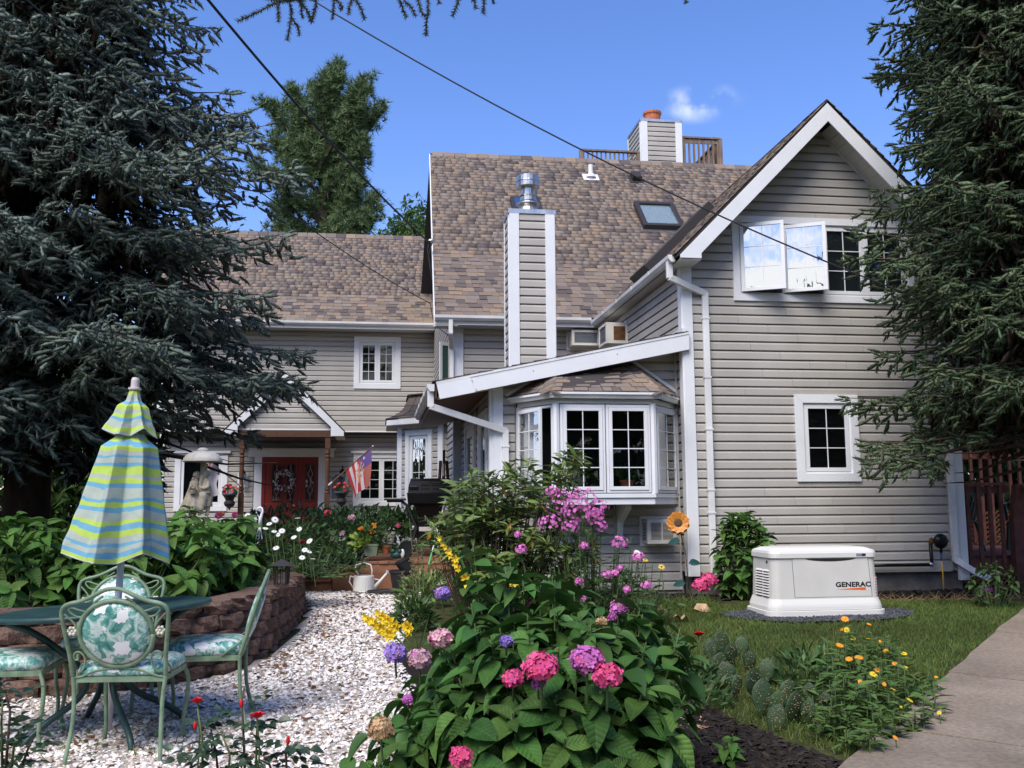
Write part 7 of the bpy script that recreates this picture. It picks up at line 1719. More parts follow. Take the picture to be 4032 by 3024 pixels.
# big blue spruce on the left
LSB = at(105, 1990, 12.4); LSB[2] = .5
front_az = lambda a: math.sin(a) < .55
def lrf(z):
    return np.interp(z, [1.2, 2.2, 3.0, 4.2, 5.5, 7.0, 8.0, 9.5, 12.5], [2.6, 3.1, 3.4, 3.4, 3.0, 2.25, 1.9, 1.55, .3])
def topx(P): d = np.asarray(P) - CAMP; z = d @ _fw; return 2016 + F_PX * (d @ _rt) / z, 1512 - F_PX * (d @ _up) / z
def nothouse(P):
    x, y = topx(P); return ~(((P - HO) @ HW > 9.9) & ((P - HO) @ HU > -9.2)) & ~((x > 620) & (y > 1730 + np.minimum(0, (1000 - x) * .15)))
_, n1 = spruce('blue_spruce', 'huge blue spruce with drooping boughs filling the left side', LSB, 12.8, 3.6, 1.9, 5, m_spruce, .205, .30, 9, front_az, .36, .95, .26, nothouse, lrf, 9.9, m_sprucetip, .38)
# spruce at the right picture edge and a slimmer one behind the deck
RSB = at(4235, 2200, 10.3); RSB[2] = .2
def rrf(z): return np.interp(z, [1.5, 2.4, 3.2, 4.5, 6.0, 7.5, 9.0, 12.0], [1.75, 2.0, 2.1, 1.95, 1.7, 1.5, 1.25, .3])
def rkeep(P):
    a, b = (P - HO) @ HU, (P - HO) @ HW
    x, y = topx(P); return ~((b > -.08) & (a < 3.75) & (a > -1)) & ~((x > 3730) & (y > 1745)) & ~(y > 1890)
_, n2 = spruce('green_spruce', 'tall green spruce at the right edge overlapping the upper windows', RSB, 12.0, 2.3, 1.7, 9, m_spruce2, .16, .34, 8, lambda a: not (abs((a % 6.283) - 0.0) < .9 or abs((a % 6.283) - 6.283) < .9), .26, 1.0, .16, rkeep, rrf, 8.7, m_spruce2tip, .34)
SB2 = at(3905, 2200, 16.2); SB2[2] = .3
_, n3 = spruce('green_spruce', 'slimmer dark spruce with bare trunk rising behind the right deck', SB2, 13.5, 1.9, 3.0, 13, m_spruce2, .19, .42, 8, lambda a: math.sin(a) < .5, .25, .9, .085)
# overhanging twigs at the top of the frame
ov = thing('overhanging_branch', 'dark spruce twigs hanging into the top of the picture', 'branch', at(1350, -60, 4.2))
r = np.random.default_rng(4); P, D, S = [], [], []; tw = MB(); ob_ = at(1350, -60, 4.2)
def twig(pts, s=.052):
    Q = [at(x, y, 4.2) for x, y in pts]; tw.tube([q - ob_ for q in Q], .0035, 5)
    for a, b in zip(Q[:-1], Q[1:]):
        L_ = np.linalg.norm(b - a); n = max(1, int(L_ / .0008))
        for i in range(n): P.append(a + (b - a) * i / n); rd_ = np.cross((b - a) / L_, nrm(r.normal(0, 1, 3))); D.append(nrm((b - a) / L_ * .55 + nrm(rd_))); S.append(.021 * r.uniform(.8, 1.15))
for pts in ([(1230, -30), (1090, 10), (1000, 55), (935, 85)], [(1090, 10), (1098, 50), (1095, 85)], [(1130, -10), (1150, 40), (1140, 110), (1132, 160)], [(1148, 70), (1175, 110), (1178, 140)], [(1165, -20), (1185, 20), (1190, 70)], [(1180, 0), (1215, 50), (1228, 88)], [(1240, -20), (1245, 20), (1225, 85)], [(1320, -30), (1312, 30), (1310, 75)], [(1312, -20), (1350, 30), (1335, 35)], [(1390, -30), (1375, 25), (1372, 58)], [(1390, -20), (1425, 40), (1434, 78)], [(1560, -40), (1580, 20), (1600, 70)], [(1590, 0), (1620, 30), (1635, 60)], [(1690, -40), (1685, 40), (1675, 140)], [(1640, -30), (1655, 40), (1672, 65)], [(1720, -30), (1730, 15)], [(1820, -40), (1800, 20), (1782, 65)], [(1850, -40), (1868, 10), (1876, 35)], [(1905, -40), (1905, 55)], [(1930, -30), (1945, 15)], [(1010, -20), (1090, 5), (1180, 0), (1300, -15)], [(2690, -30), (2705, 12)]): twig(pts)
tw.build('twig', m_twig, ov); nd = (np.array([(0, -.1, 0), (0, .1, 0), (1, 0, 0)], float), np.array([(0, 1, 2)])); P = np.array(P); scatter('needles', nd, P, np.array(D), r.normal(0, 1, P.shape), np.array(S), m_spruce2, ov, ob_)
# ---- white pine behind the house
def tuft_t(seed, n=16):
    r = np.random.default_rng(seed); V, F = [], []
    for i in range(n):
        d = nrm(np.array([r.uniform(.1, 1.0), r.normal(0, .55), r.normal(0, .55)])); t = nrm(np.cross(d, r.normal(0, 1, 3))); k = len(V); l = r.uniform(.7, 1.1)
        V += [tuple(-t * .05), tuple(t * .05), tuple(d * l)]; F.append((k, k + 1, k + 2))
    return np.array(V), np.array(F)
TUFTS = [tuft_t(s) for s in range(3)]
PB_ = at(1255, 1900, 33.0); PB_[2] = 0
pt_ = thing('white_pine', 'tall white pine with upswept boughs behind the entrance wing', 'tree', PB_); r = np.random.default_rng(21)
MB().tube([(0, 0, 0), (.1, 0, 6), (0, 0, 12), (.2, 0, 16.5)], [.38, .32, .2, .04], 10).build('trunk', m_bark, pt_, smooth=True)
P, D, S = [], [], []; lm = MB()
kk = 33.0 / 3800
def bough(x0, y0, x1, y1, dy, wdt, n):
    n = int(n * .62)
    a = np.array([(x0 - 1255) * kk, dy * .25, 1.4 + (1986 - y0) * kk]); b = np.array([(x1 - 1255) * kk, dy, 1.4 + (1986 - y1) * kk]); lm.tube([a, (a + b) / 2 + (0, 0, -.15), b], [.09, .06, .02], 5)
    for i in range(n):
        s = r.beta(1.9, 1.0); q = a + (b - a) * s + np.array([0, 0, -.6 * s * (1 - s)]) + r.normal(0, 1, 3) * np.array([.30, .30, .22]) * wdt * (1.05 - .5 * s)
        m = 4; 
        for j in range(m): P.append(q + r.normal(0, .10, 3)); D.append(nrm(nrm(b - a) * .5 + r.normal(0, .6, 3) + (0, 0, .55))); S.append(r.uniform(.2, .34))
outline = [(1130, 255), (1185, 240), (1240, 190), (1290, 165), (1330, 235), (1060, 290), (1005, 330), (1000, 430), (1060, 380), (1115, 330), (1390, 320), (1430, 215), (1455, 265), (1440, 340), (1420, 430), (1505, 375), (1485, 430), (1470, 510), (1400, 520), (1430, 610), (1380, 640), (1450, 730), (1385, 720), (1515, 800), (1470, 850), (1420, 900), (1340, 890), (1000, 560), (1050, 520), (1020, 650), (1000, 720), (1060, 690), (1090, 780), (1030, 830), (1110, 900), (1180, 860), (1250, 900), (1200, 700), (1260, 560), (1230, 420), (1180, 500), (1290, 330), (1320, 450), (1350, 560), (1300, 720), (1330, 800), (1150, 600), (1120, 460), (1240, 300), (1180, 370), (1360, 380), (1280, 630)]
for (x, y) in outline:
    for rep in range(1):
        yy = y + 120 + 150 * r.random() + abs(x - 1255) * .25
        bough(1255 + r.normal(0, 12), min(yy, 1050), x + r.normal(0, 10), y + r.normal(0, 10), r.uniform(-1.9, 1.2), .66, 74)
P, D, S = map(np.array, (P, D, S)); lm.build('limbs', m_bark, pt_); multi_scatter('crown', TUFTS, P + PB_, D, r.normal(0, 1, P.shape), S, [m_pine], pt_, PB_, None, 3)
# ---- broadleaf trees and distant greenery
def broadleaf(name, label, base, H, crown, n, leaf, mat, seed, group=None, trunk=.15, clumps=26):
    r = np.random.default_rng(seed); t = thing(name, label, 'tree', base, 0, group); base = np.array(base); c = np.array(crown[:3]); rad = np.array(crown[3:])
    MB().tube([(0, 0, 0), (.05, 0, H * .5), c], [trunk, trunk * .8, trunk * .4], 8).build('trunk', m_bark, t, smooth=True)
    cl = c + sphere_dirs(clumps, -.8) * rad * r.uniform(.45, .95, (clumps, 1)); lb = MB()
    for q in cl: lb.tube([c - (0, 0, rad[2] * .5), (c + q) / 2, q], [.05, .035, .012], 4)
    lb.build('limbs', m_bark, t); k = r.integers(0, clumps, n); P = cl[k] + r.normal(0, .26, (n, 3)) * rad * np.array([1, 1, .7])
    o = scatter('crown', LEAF_S, P + base, r.normal(0, 1, (n, 3)) - (0, 0, .3), r.normal(0, .7, (n, 3)) + (0, 0, 1), leaf * r.uniform(.6, 1.3, n), mat, t, base); return t
b = at(1635, 1900, 26.0); b[2] = 0; broadleaf('deciduous_tree', 'leafy green tree peeking up between the pine and the main roof', b, 8, (0, 0, 8.5, 1.15, 1.0, 1.3), 3000, .2, m_tleaf, 31)
b = at(880, 1900, 30.0); b[2] = 0; broadleaf('deciduous_tree', 'leafy green tree behind the left roof beside the blue spruce', b, 9, (0, 0, 8.3, 2.4, 1.5, 2.0), 4200, .24, m_tleaf, 32)
for i, (x, Y, z, rx, lab) in enumerate(((-60, 24, 2.5, 2.6, 'shady tree at the far left beyond the blue spruce trunk'), (240, 26, 2.6, 2.4, 'shady tree in the gap between spruce trunk and umbrella'), (520, 25, 2.2, 2.2, 'shady tree low behind the spruce boughs left of the statue'))):
    b = at(x, 1990, Y); b[2] = 0; broadleaf('shade_tree', lab, b, 4, (0, 0, z + .4, rx * 1.25, 1.3, 3.0), 5200, .30, m_tleaf, 40 + i, 'trees in the shade behind the blue spruce')
for i, (x, Y, z, rx, lab) in enumerate(((3990, 21, 2.0, 2.8, 'bushy tree behind the right deck railing'), (4200, 19, 2.6, 2.6, 'bushy tree at the far right beyond the deck'))):
    b = at(x, 1990, Y); b[2] = 0; broadleaf('bushy_tree', lab, b, 4, (0, 0, z, rx, 1.3, 2.8), 6500, .28, m_tleaf, 60 + i, 'trees behind the right deck')

# ---- shrubs: stems from the base to a dome, a rosette of leaves on every tip
def leafy_shrub(name, label, cat, base, tips, mat, tmpl, leaf, per=6, pairs=2, seed=0, most=120, group=None, stem=.006, spread=.35, stem_mat=None, hang=.25, jit=.25):
    r = np.random.default_rng(seed); t = thing(name, label, cat, base, 0, group); base = np.array(base, float); P, D, N, S = [], [], [], []; sm = MB()
    for q in tips:
        b0 = base + np.array([(q[0] - base[0]) * spread, (q[1] - base[1]) * spread, 0]); m = (b0 + q) / 2 + np.array([(q[0] - base[0]), (q[1] - base[1]), 0]) * .12
        sm.tube([b0 - base, m - base, q - base], [stem * 1.3, stem, stem * .6], 4)
        ax = nrm(q - m); a0 = r.uniform(0, 6.28); e1 = nrm(np.cross(ax, (.3, .2, .9))); e2 = np.cross(ax, e1)
        for k in range(per):
            a = a0 + k * 2.4; up = .55 - .16 * (per - k) if per < 8 else r.uniform(-.2, .55); d = nrm(e1 * math.cos(a) + e2 * math.sin(a) + ax * (up + .25) + r.normal(0, jit * .5, 3) - np.array([0, 0, hang * .5]))
            P.append(q - ax * (.02 + .012 * (per - k))); D.append(d); N.append(ax + r.normal(0, jit, 3)); S.append(leaf * r.uniform(.62, 1.15) * (.72 if k == per - 1 else 1))
        for k in range(pairs):
            c = q - ax * (.06 + .085 * k * leaf / .16 + .05); a = a0 + .8 + k * 1.57
            for s in (0, math.pi):
                d = nrm(e1 * math.cos(a + s) + e2 * math.sin(a + s) + ax * .1 - np.array([0, 0, hang])); P.append(c); D.append(d); N.append(ax + r.normal(0, jit, 3)); S.append(leaf * r.uniform(.75, 1.2))
    sm.build('stems', stem_mat or m_stem, t); P, D, N, S = map(np.array, (P, D, N, S)); S = S[:, None] * np.column_stack([np.ones(len(S)), r.uniform(.72, 1.12, len(S)), r.uniform(.3, 1.7, len(S))])
    pieces('leaf', tmpl, P, D, N, S, mat, t, base, most, 'leaf_mass'); return t
def dome_tips(c, rad, n, seed, zmin=-.15, jit=.10, inner=.25):
    r = np.random.default_rng(seed); q = sphere_dirs(n, zmin); q = q + r.normal(0, jit, q.shape); f = 1 - inner * r.random((n, 1)) ** 1.5
    return np.array(c) + q * np.array(rad) * f
def mophead(name, label, x, y, Y, R, mat, parent_group='hydrangea flower heads', n=70, seed=0, fs=.021, mat2=None, squash=.8):
    p = at(x, y, Y); t = thing(name, label, 'flower', p, 0, parent_group); r = np.random.default_rng(seed); q = sphere_dirs(n, -.75); q = nrm(q + r.normal(0, .10, q.shape)); rr = R * (1 + r.normal(0, .10, n))[:, None]
    MB().ell((0, 0, 0), (R * .74, R * .74, R * .74 * squash), 10, 7).build('flower_core', mat, t, smooth=True)
    scatter('florets', FLORET4, q * rr * np.array([1, 1, squash]), np.cross(q, r.normal(0, 1, q.shape)), q + r.normal(0, .42, q.shape), np.full(n, fs) * r.uniform(.85, 1.15, n), mat, t)
    if mat2 is not None: q = sphere_dirs(16, .1); q = nrm(q + r.normal(0, .3, q.shape)); scatter('pale_florets', FLORET4, q * R * 1.03 * np.array([1, 1, squash]), np.cross(q, r.normal(0, 1, q.shape)), q, np.full(16, fs * .9), mat2, t)
    MB().tube([(0, 0, -R * .5), (.0, .02, -R * 1.6), (.0, .06, -R * 3)], .005, 6).build('stem', m_stem, t); return t
# foreground hydrangea (the large one)
HB = np.array([.18, 4.75, .02]); r = np.random.default_rng(77)
T_ = np.vstack([dome_tips((.16, 4.62, .40), (.66, .56, .50), 105, 1, -.75, .09, .2), dome_tips((.02, 5.25, .62), (.46, .5, .52), 38, 2, -.2), dome_tips((.55, 5.0, .55), (.40, .5, .42), 30, 3, -.5), dome_tips((-.40, 4.55, .24), (.34, .40, .28), 30, 4, -.8)])
T_ = np.vstack([T_, dome_tips((-.42, 5.25, .3), (.22, .5, .25), 22, 5, -.6)]); T_ = T_[T_[:, 2] > .05]
leafy_shrub('hydrangea_bush', 'large dark green hydrangea bush with pink and mauve heads, foreground centre', 'shrub', HB, T_, m_hyd, LEAF_H, .158, 5, 2, 5, 300, 'hydrangea bushes', hang=.35)
T_ = dome_tips((-.12, 3.62, .12), (.34, .22, .20), 18, 8, -.2); leafy_shrub('hydrangea_bush', 'low hydrangea shoots along the bottom picture edge', 'shrub', (-.12, 3.62, 0), T_, m_hyd, LEAF_H, .13, 5, 1, 6, 90, 'hydrangea bushes', hang=.35)
Hd = [('big salmon pink hydrangea head in the middle of the foreground bush', 2132, 2625, 4.02, .060, m_pink, None), ('small magenta hydrangea head tucked left below the big salmon one', 2020, 2672, 4.12, .040, m_pink, m_mauve), ('large mauve-pink hydrangea head right of the salmon one', 2312, 2600, 4.06, .062, m_mauve, m_pink), ('deep pink hydrangea head hanging below the mauve one', 2392, 2660, 4.02, .050, m_pink, None), ('small violet hydrangea head under the salmon one', 2120, 2690, 4.0, .026, m_mauve, m_blueviolet), ('small blue-violet hydrangea head half hidden by leaves', 1993, 2525, 4.25, .026, m_blueviolet, None), ('round violet hydrangea head at the left of the foreground bush', 1556, 2572, 4.5, .046, m_blueviolet, m_faded), ('faded dusty rose hydrangea head beside the violet one', 1652, 2592, 4.45, .050, m_faded, m_mauve), ('loose dusty pink hydrangea head under a large leaf', 1735, 2515, 4.6, .055, m_faded, m_pink), ('pink hydrangea head at the bottom picture edge', 1813, 2980, 3.66, .040, m_pink, None), ('small lilac hydrangea head near the top right of the bush', 2285, 2358, 5.6, .030, m_mauve, None), ('pale green and mauve hydrangea head at the upper right of the bush', 2440, 2392, 5.0, .040, m_mauve, m_tanhead), ('dried tan hydrangea head over the gravel edge', 1500, 2870, 4.1, .055, m_tanhead, None), ('dried blue-grey hydrangea head beside the gladiolus leaves', 1742, 2335, 6.2, .050, m_blueviolet, m_faded), ('tiny mauve hydrangea florets at the bush edge over the gravel', 1604, 2755, 4.2, .018, m_mauve, None), ('pale unopened greenish hydrangea head right of centre', 2370, 2450, 4.7, .028, m_tanhead, None), ('purple hydrangea bud cluster beneath the pale mauve head', 2412, 2430, 4.75, .018, m_mauve, None)]
for i, (lab, x, y, Y, R, mt, m2_) in enumerate(Hd): mophead('hydrangea_flower', lab, x, y, Y + (.06 if i not in (0, 2, 3) else 0), R * (.86 if i not in (0, 2, 3) else 1), mt, n=int(60 + R * 900), seed=i, fs=.018 if R > .03 else .013, mat2=m2_)
# hydrangeas in the raised bed on the left
BED = .62
def bedp(x, y, Y): p = at(x, y, Y); return p
for i, (cx, cy, rx, ry, top, n, lab) in enumerate(((-5.0, 8.6, .9, .9, 1.45, 34, 'leafy green hydrangea at the far left of the raised bed'), (-4.05, 8.2, .75, .75, 1.42, 44, 'leafy green hydrangea left of the umbrella in the raised bed'), (-3.2, 8.35, .75, .8, 1.36, 50, 'leafy green hydrangea right behind the closed umbrella'), (-2.78, 9.3, .42, .7, 1.32, 40, 'leafy green hydrangea beside the lantern at the curved wall'), (-3.5, 9.6, .9, .8, 1.42, 40, 'leafy green hydrangea in front of the statue'))):
    T_ = dome_tips((cx, cy, .84), (rx, ry, top - .82), n, 20 + i, -.35, .10, .25)
    leafy_shrub('hydrangea_bush', lab, 'shrub', (cx, cy, BED), T_, m_hyd2, LEAF_H, .185, 6, 2, 30 + i, 80, 'hydrangea bushes in the raised bed', hang=.3, spread=.5)
# hydrangea by the wing wall, with two pink heads
WB = fromh(.52, -.45, .27); T_ = np.vstack([dome_tips(WB + (0, 0, .45), (.36, .30, .46), 46, 50, -.7), dome_tips(WB + (-.05, -.05, .8), (.24, .24, .30), 18, 51, 0)])
leafy_shrub('hydrangea_bush', 'light green hydrangea between the corner downspout and the generator', 'shrub', WB, T_, m_hyd2, LEAF_H, .15, 6, 1, 52, 110, 'hydrangea bushes', hang=.25)
mophead('hydrangea_flower', 'left of two deep pink heads at the foot of the white downspout', 2762, 2305, 11.0, .085, m_pink, n=90, seed=91, fs=.024); mophead('hydrangea_flower', 'right of two deep pink heads at the foot of the white downspout', 2790, 2282, 11.1, .085, m_pink, n=90, seed=92, fs=.024)
p = G(3915, 2395); T_ = dome_tips(p + (0, 0, .25), (.28, .2, .28), 16, 55, -.5); leafy_shrub('flowering_shrub', 'small shrub with purple-pink flowers at the foot of the deck post', 'shrub', p, T_, m_herb, LEAF_H, .09, 6, 1, 56, 40)
mophead('shrub_flower', 'purple-pink blossom on the small shrub by the deck post', 3888, 2318, 11.6, .05, m_mauve, n=40, seed=93); mophead('shrub_flower', 'small purple-pink blossom above the other by the deck post', 3924, 2268, 11.7, .025, m_mauve, n=24, seed=94)
# rhododendron in front of the sunroom
RB = np.array([-.30, 9.6, .2]); r = np.random.default_rng(81); T_ = []
for (x, y, rx, ry, n) in ((1900, 1955, 150, 130, 56), (2010, 2040, 190, 150, 76), (1830, 2100, 150, 120, 52), (2050, 1860, 80, 70, 16), (2235, 1790, 75, 45, 12), (2190, 1900, 70, 90, 16), (2120, 2180, 200, 110, 40), (1930, 2230, 150, 70, 24), (2250, 2130, 110, 110, 18), (1795, 2000, 60, 60, 8)):
    for k in range(n):
        a, q = r.uniform(0, 6.28), math.sqrt(r.random()); T_.append(at(x + rx * q * math.cos(a), y + ry * q * math.sin(a), 9.5 + r.uniform(-.55, .65)))
T_ = np.array(T_)
rt = leafy_shrub('rhododendron_bush', 'loose rhododendron with whorled narrow leaves in front of the bay window', 'shrub', RB, T_, m_rho, LEAF_R, .165, 10, 0, 83, 300, None, .005, .3, m_twig, hang=.12, jit=.3)
n = 40; k = r.integers(0, len(T_), n); pieces('yellow_leaf', LEAF_R, T_[k] - (0, 0, .05), r.normal(0, .5, (n, 3)) - (0, .3, .8), r.normal(0, 1, (n, 3)), np.full(n, .14), m_yleaf, rt, RB, 40)
# phlox: stems with narrow leaves and domed heads
def stemmy(name, label, cat, base, heads, mat_leaf, leaf, seed, group=None, w=LEAF_R, nleaf=14, lo_=.1):
    r = np.random.default_rng(seed); t = thing(name, label, cat, base, 0, group); base = np.array(base); sm = MB(); P, D, N, S = [], [], [], []
    for q in heads:
        b0 = base + np.array([(q[0] - base[0]) * .55, (q[1] - base[1]) * .55, 0]); m = (b0 + q) / 2 + np.array([(q[0] - base[0]) * .1, 0, 0]); sm.tube([b0 - base, m - base, q - base], [.006, .005, .003], 4)
        for i in range(nleaf):
            s = r.uniform(lo_, .95); c = b0 + (q - b0) * s; a = r.uniform(0, 6.28); P.append(c); D.append((math.cos(a), math.sin(a), r.uniform(-.1, .5))); N.append((r.normal(0, .2), r.normal(0, .2), 1.0)); S.append(leaf * r.uniform(.6, 1.15))
    sm.build('stems', m_stem, t); pieces('leaf', w, np.array(P), np.array(D), np.array(N), np.array(S), mat_leaf, t, base, 30, 'leaf_mass'); return t
def head(name, lab, x, y, Y, rpx, mat, group, n=26, fs=.017, flat=.75, seed=0, tm=FLORET5):
    p = at(x, y, Y); t = thing(name, lab, 'flower', p, 0, group); R = rpx * Y / 3800; r = np.random.default_rng(seed); q = nrm(sphere_dirs(n, -.5) + r.normal(0, .25, (n, 3))); q[:, 1] -= .25
    scatter('florets', tm, q * R * r.uniform(.75, 1.05, (n, 1)) * np.array([1, 1, flat]), np.cross(q, r.normal(0, 1, q.shape)), q, np.full(n, fs) * r.uniform(.85, 1.15, n), mat, t); return t
PH = [(2175, 1940, 30, 'uppermost phlox head in front of the bay apron'), (2225, 1985, 70, 'largest phlox cluster below the bay window'), (2290, 1965, 60, 'phlox cluster right of the largest, below the bay apron'), (2265, 2015, 65, 'dense phlox cluster at the lower middle of the group'), (2350, 2000, 45, 'phlox head at the right end of the main cluster'), (2165, 2060, 45, 'phlox head low at the left beside the rhododendron'), (2245, 2075, 35, 'small phlox head just below the dense cluster'), (2335, 2025, 30, 'phlox head hanging right of the dense cluster'), (2340, 2040, 40, 'phlox head near the bracket shadow'), (2365, 2072, 28, 'small phlox head under the right cluster'), (2440, 2140, 34, 'separate phlox head in front of the wall siding'), (2300, 2150, 20, 'tiny phlox head low among leaves'), (2052, 2164, 24, 'lone phlox head left in front of the rhododendron'), (2038, 2105, 12, 'tiny phlox floret left above the lone head'), (2390, 2262, 22, 'low phlox head in front of the siding base'), (2420, 2258, 16, 'small phlox head right of the low one'), (2282, 2288, 16, 'small low phlox head behind the hydrangea top'), (2545, 2305, 22, 'phlox head low before the siding by the sunflower'), (2467, 2322, 15, 'small lowest phlox head near the grass'), (2512, 2195, 24, 'phlox head under the white bloom'), (2440, 2235, 12, 'tiny phlox head above the low pair')]
PT2 = np.array([at(x, y, 9.0) for x, y, _, _ in PH])
stemmy('phlox_plant', 'tall phlox plant with bright pink heads in front of the bay window', 'plant', (.72, 9.1, .22), np.vstack([PT2, PT2[:10] + r.normal(0, .12, (10, 3)) - (0, 0, .12), dome_tips((.75, 9.15, .85), (.5, .3, .45), 36, 60, -.6)]), m_herb, .11, 61, None, LEAF_R, 16, .05)
for i, (x, y, rp, lab) in enumerate(PH): head('phlox_flower', lab, x, y, 8.9, rp, m_phlox, 'pink phlox heads', int(9 + rp * .62), .0175, .8, 100 + i)
stemmy('coneflower_plant', 'sparse yellow coneflower plant below the lower air conditioner', 'plant', (1.15, 9.6, .25), np.vstack([[at(2540, 2205, 9.4), at(2605, 2232, 9.4), at(2510, 2185, 9.4), at(2570, 2220, 9.4)], dome_tips((1.2, 9.6, .42), (.42, .2, .26), 22, 63, -.4)]), m_herb, .10, 64, None, LEAF_R, 10, .05)
def daisy(name, lab, x, y, Y, rpx, mp, mc, group, n=14, face=(0, -.6, .8), seed=0, stem=.3, cat='flower'):
    p = at(x, y, Y); t = thing(name, lab, cat, p, 0, group); R = rpx * Y / 3800; f = nrm(np.array(face, float) + np.random.default_rng(seed).normal(0, .25, 3)); e1 = nrm(np.cross(f, (.2, .9, .1))); e2 = np.cross(f, e1); an = np.arange(n) * 2 * math.pi / n
    d = np.cos(an)[:, None] * e1 + np.sin(an)[:, None] * e2 + f * .1; scatter('petals', LEAF_R, d * R * .15, d, np.repeat(f[None], n, 0), np.full(n, R), mp, t)
    MB().ell(f * R * .06, (R * .30, R * .30, R * .16), 9, 5, R=np.array([e1, e2, f]).T).build('disc', mc, t, smooth=True)
    if stem: MB().tube([(0, 0, 0), (.01, .01, -stem * .5), (.03, .03, -stem)], .0035, 5).build('stem', m_stem, t)
    return t
daisy('coneflower', 'yellow coneflower left of the metal sunflower, upper', 2540, 2205, 9.35, 13, m_yellow, m_browncentre, 'yellow coneflowers', 10, seed=1); daisy('coneflower', 'yellow coneflower left of the metal sunflower, lower', 2605, 2232, 9.35, 14, m_yellow, m_browncentre, 'yellow coneflowers', 10, seed=2); daisy('white_bloom', 'single white bloom above a phlox head near the siding', 2510, 2178, 8.95, 15, m_whitepetal, m_center, None, 16, seed=3)
# daisies and perennials of the middle bed
DS = [(975, 2028, 13, 'white daisy nearest the white plant hanger, left of it, upper'), (980, 2045, 17, 'white daisy left of the plant hanger, larger'), (1083, 2046, 17, 'flat white daisy right of the plant hanger top'), (1060, 2062, 14, 'white daisy just right of the hanger straps'), (1045, 2080, 14, 'white daisy below the hanger straps'), (1172, 2040, 14, 'flat white daisy far right of the hanger'), (1080, 2092, 13, 'small white daisy in the middle group'), (1110, 2090, 15, 'white daisy at the right of the middle group'), (1095, 2105, 11, 'half-open white daisy below the middle group'), (1178, 2083, 13, 'white daisy above the ladybird ornament'), (1157, 2115, 14, 'white daisy left of the ladybird ornament'), (1218, 2130, 16, 'white daisy right beside the ladybird ornament'), (1087, 2157, 15, 'white daisy nearest the lantern, upper left of it'), (1200, 2165, 14, 'white daisy above the wall end, left of a pair'), (1218, 2172, 13, 'white daisy above the wall end, right of a pair'), (1190, 2195, 15, 'white daisy just over the lantern roof'), (1232, 2200, 12, 'lowest white daisy at the wall end')]
stemmy('daisy_plant', 'clump of shasta daisies with narrow leaves along the curved wall', 'plant', (-2.45, 10.9, BED), np.vstack([[at(x, y, 10.7) for x, y, _, _ in DS], dome_tips((-2.45, 11.0, .62), (.62, .6, .30), 60, 65, -.2)]), m_herb, .10, 66, None, LEAF_R, 12, .05)
for i, (x, y, rp, lab) in enumerate(DS): daisy('daisy', lab, x, y, 10.6, rp * .82, m_whitepetal, m_center, 'white shasta daisies', 15, (0, -.55, .8), 200 + i, .3)
def mound(name, lab, c, rad, n, leaf, mat, seed, tm=LEAF_S, cat='plant', group=None):
    r = np.random.default_rng(seed); t = thing(name, lab, cat, (c[0], c[1], c[2]), 0, group); q = sphere_dirs(n, -.1); P = q * np.array(rad) * r.uniform(.35, 1, (n, 1)) ** .5
    scatter('foliage', tm, P, q * .8 + r.normal(0, .5, (n, 3)) + (0, 0, .35), r.normal(0, .7, (n, 3)) + (0, 0, 1), leaf * r.uniform(.6, 1.3, n), mat, t); b = MB()
    for i in range(10): e = q[i * n // 10] * np.array(rad) * .8; b.tube([(e[0] * .3, e[1] * .3, -.05), e], .005, 4)
    b.build('stems', m_stem, t); return t
for i, (x, y, Y, rx, rz, n, lf, lab) in enumerate(((1075, 2110, 12.8, .95, .42, 900, .10, 'dark bushy perennial below the left porch post'), (1330, 2090, 13.4, .85, .55, 900, .09, 'feathery perennial clump below the right flower urn'), (1130, 2140, 12.4, .5, .42, 600, .11, 'grassy perennial clump behind the daisies'), (1330, 2200, 12.6, .38, .28, 420, .07, 'small bright green mound beside the deck steps'), (1600, 2075, 15.6, .95, .55, 420, .22, 'broad-leaved green bush behind the grill'), (820, 2120, 12.6, .9, .42, 700, .10, 'perennial mound below the window left of the statue'), (1180, 2045, 14.6, 1.1, .42, 900, .10, 'dark evergreen mound in front of the red door'), (1420, 2050, 15.4, .9, .42, 600, .13, 'leafy mound below the right porch window'))):
    p = at(x, y, Y); p[2] = max(p[2] - rz * .5, .35); mound('perennial_clump', lab, p, (rx, rx * .6, rz), n, lf, m_herb, 300 + i, LEAF_B if 'grassy' in lab else LEAF_S, 'plant', 'perennials of the middle bed')
for i, (x, y, Y, rp, mt, lab) in enumerate(((870, 2025, 12.4, 12, m_oranget, 'orange blossoms left of the statue base'), (925, 2028, 12.2, 11, m_pink, 'magenta blossoms right of the statue base'), (862, 2030, 12.2, 12, m_pink, 'magenta blossoms behind the statue feet'), (1290, 2020, 13.2, 12, m_coral, 'red blossoms below the right flower urn'), (1385, 2040, 13.2, 14, m_faded, 'salmon spikes in the feathery clump'), (1350, 2100, 13.1, 10, m_faded, 'salmon spike lower in the feathery clump'))): head('bed_blossom', lab, x, y, Y, rp, mt, 'blossoms in the middle bed', 12, .028, .8, 330 + i)
b = MB()
for i in range(14):
    p = at(1380 + RNG.uniform(-110, 120), 2060 + RNG.uniform(-20, 40), 13.1)
tuft('iris_leaves', [(-3.3, 12.6), (-2.7, 12.6), (-2.7, 13.3), (-3.3, 13.3)], 260, (.25, .45), m_herb, 21, .02, .25, zf=lambda X, Y: .5 + 0 * X)
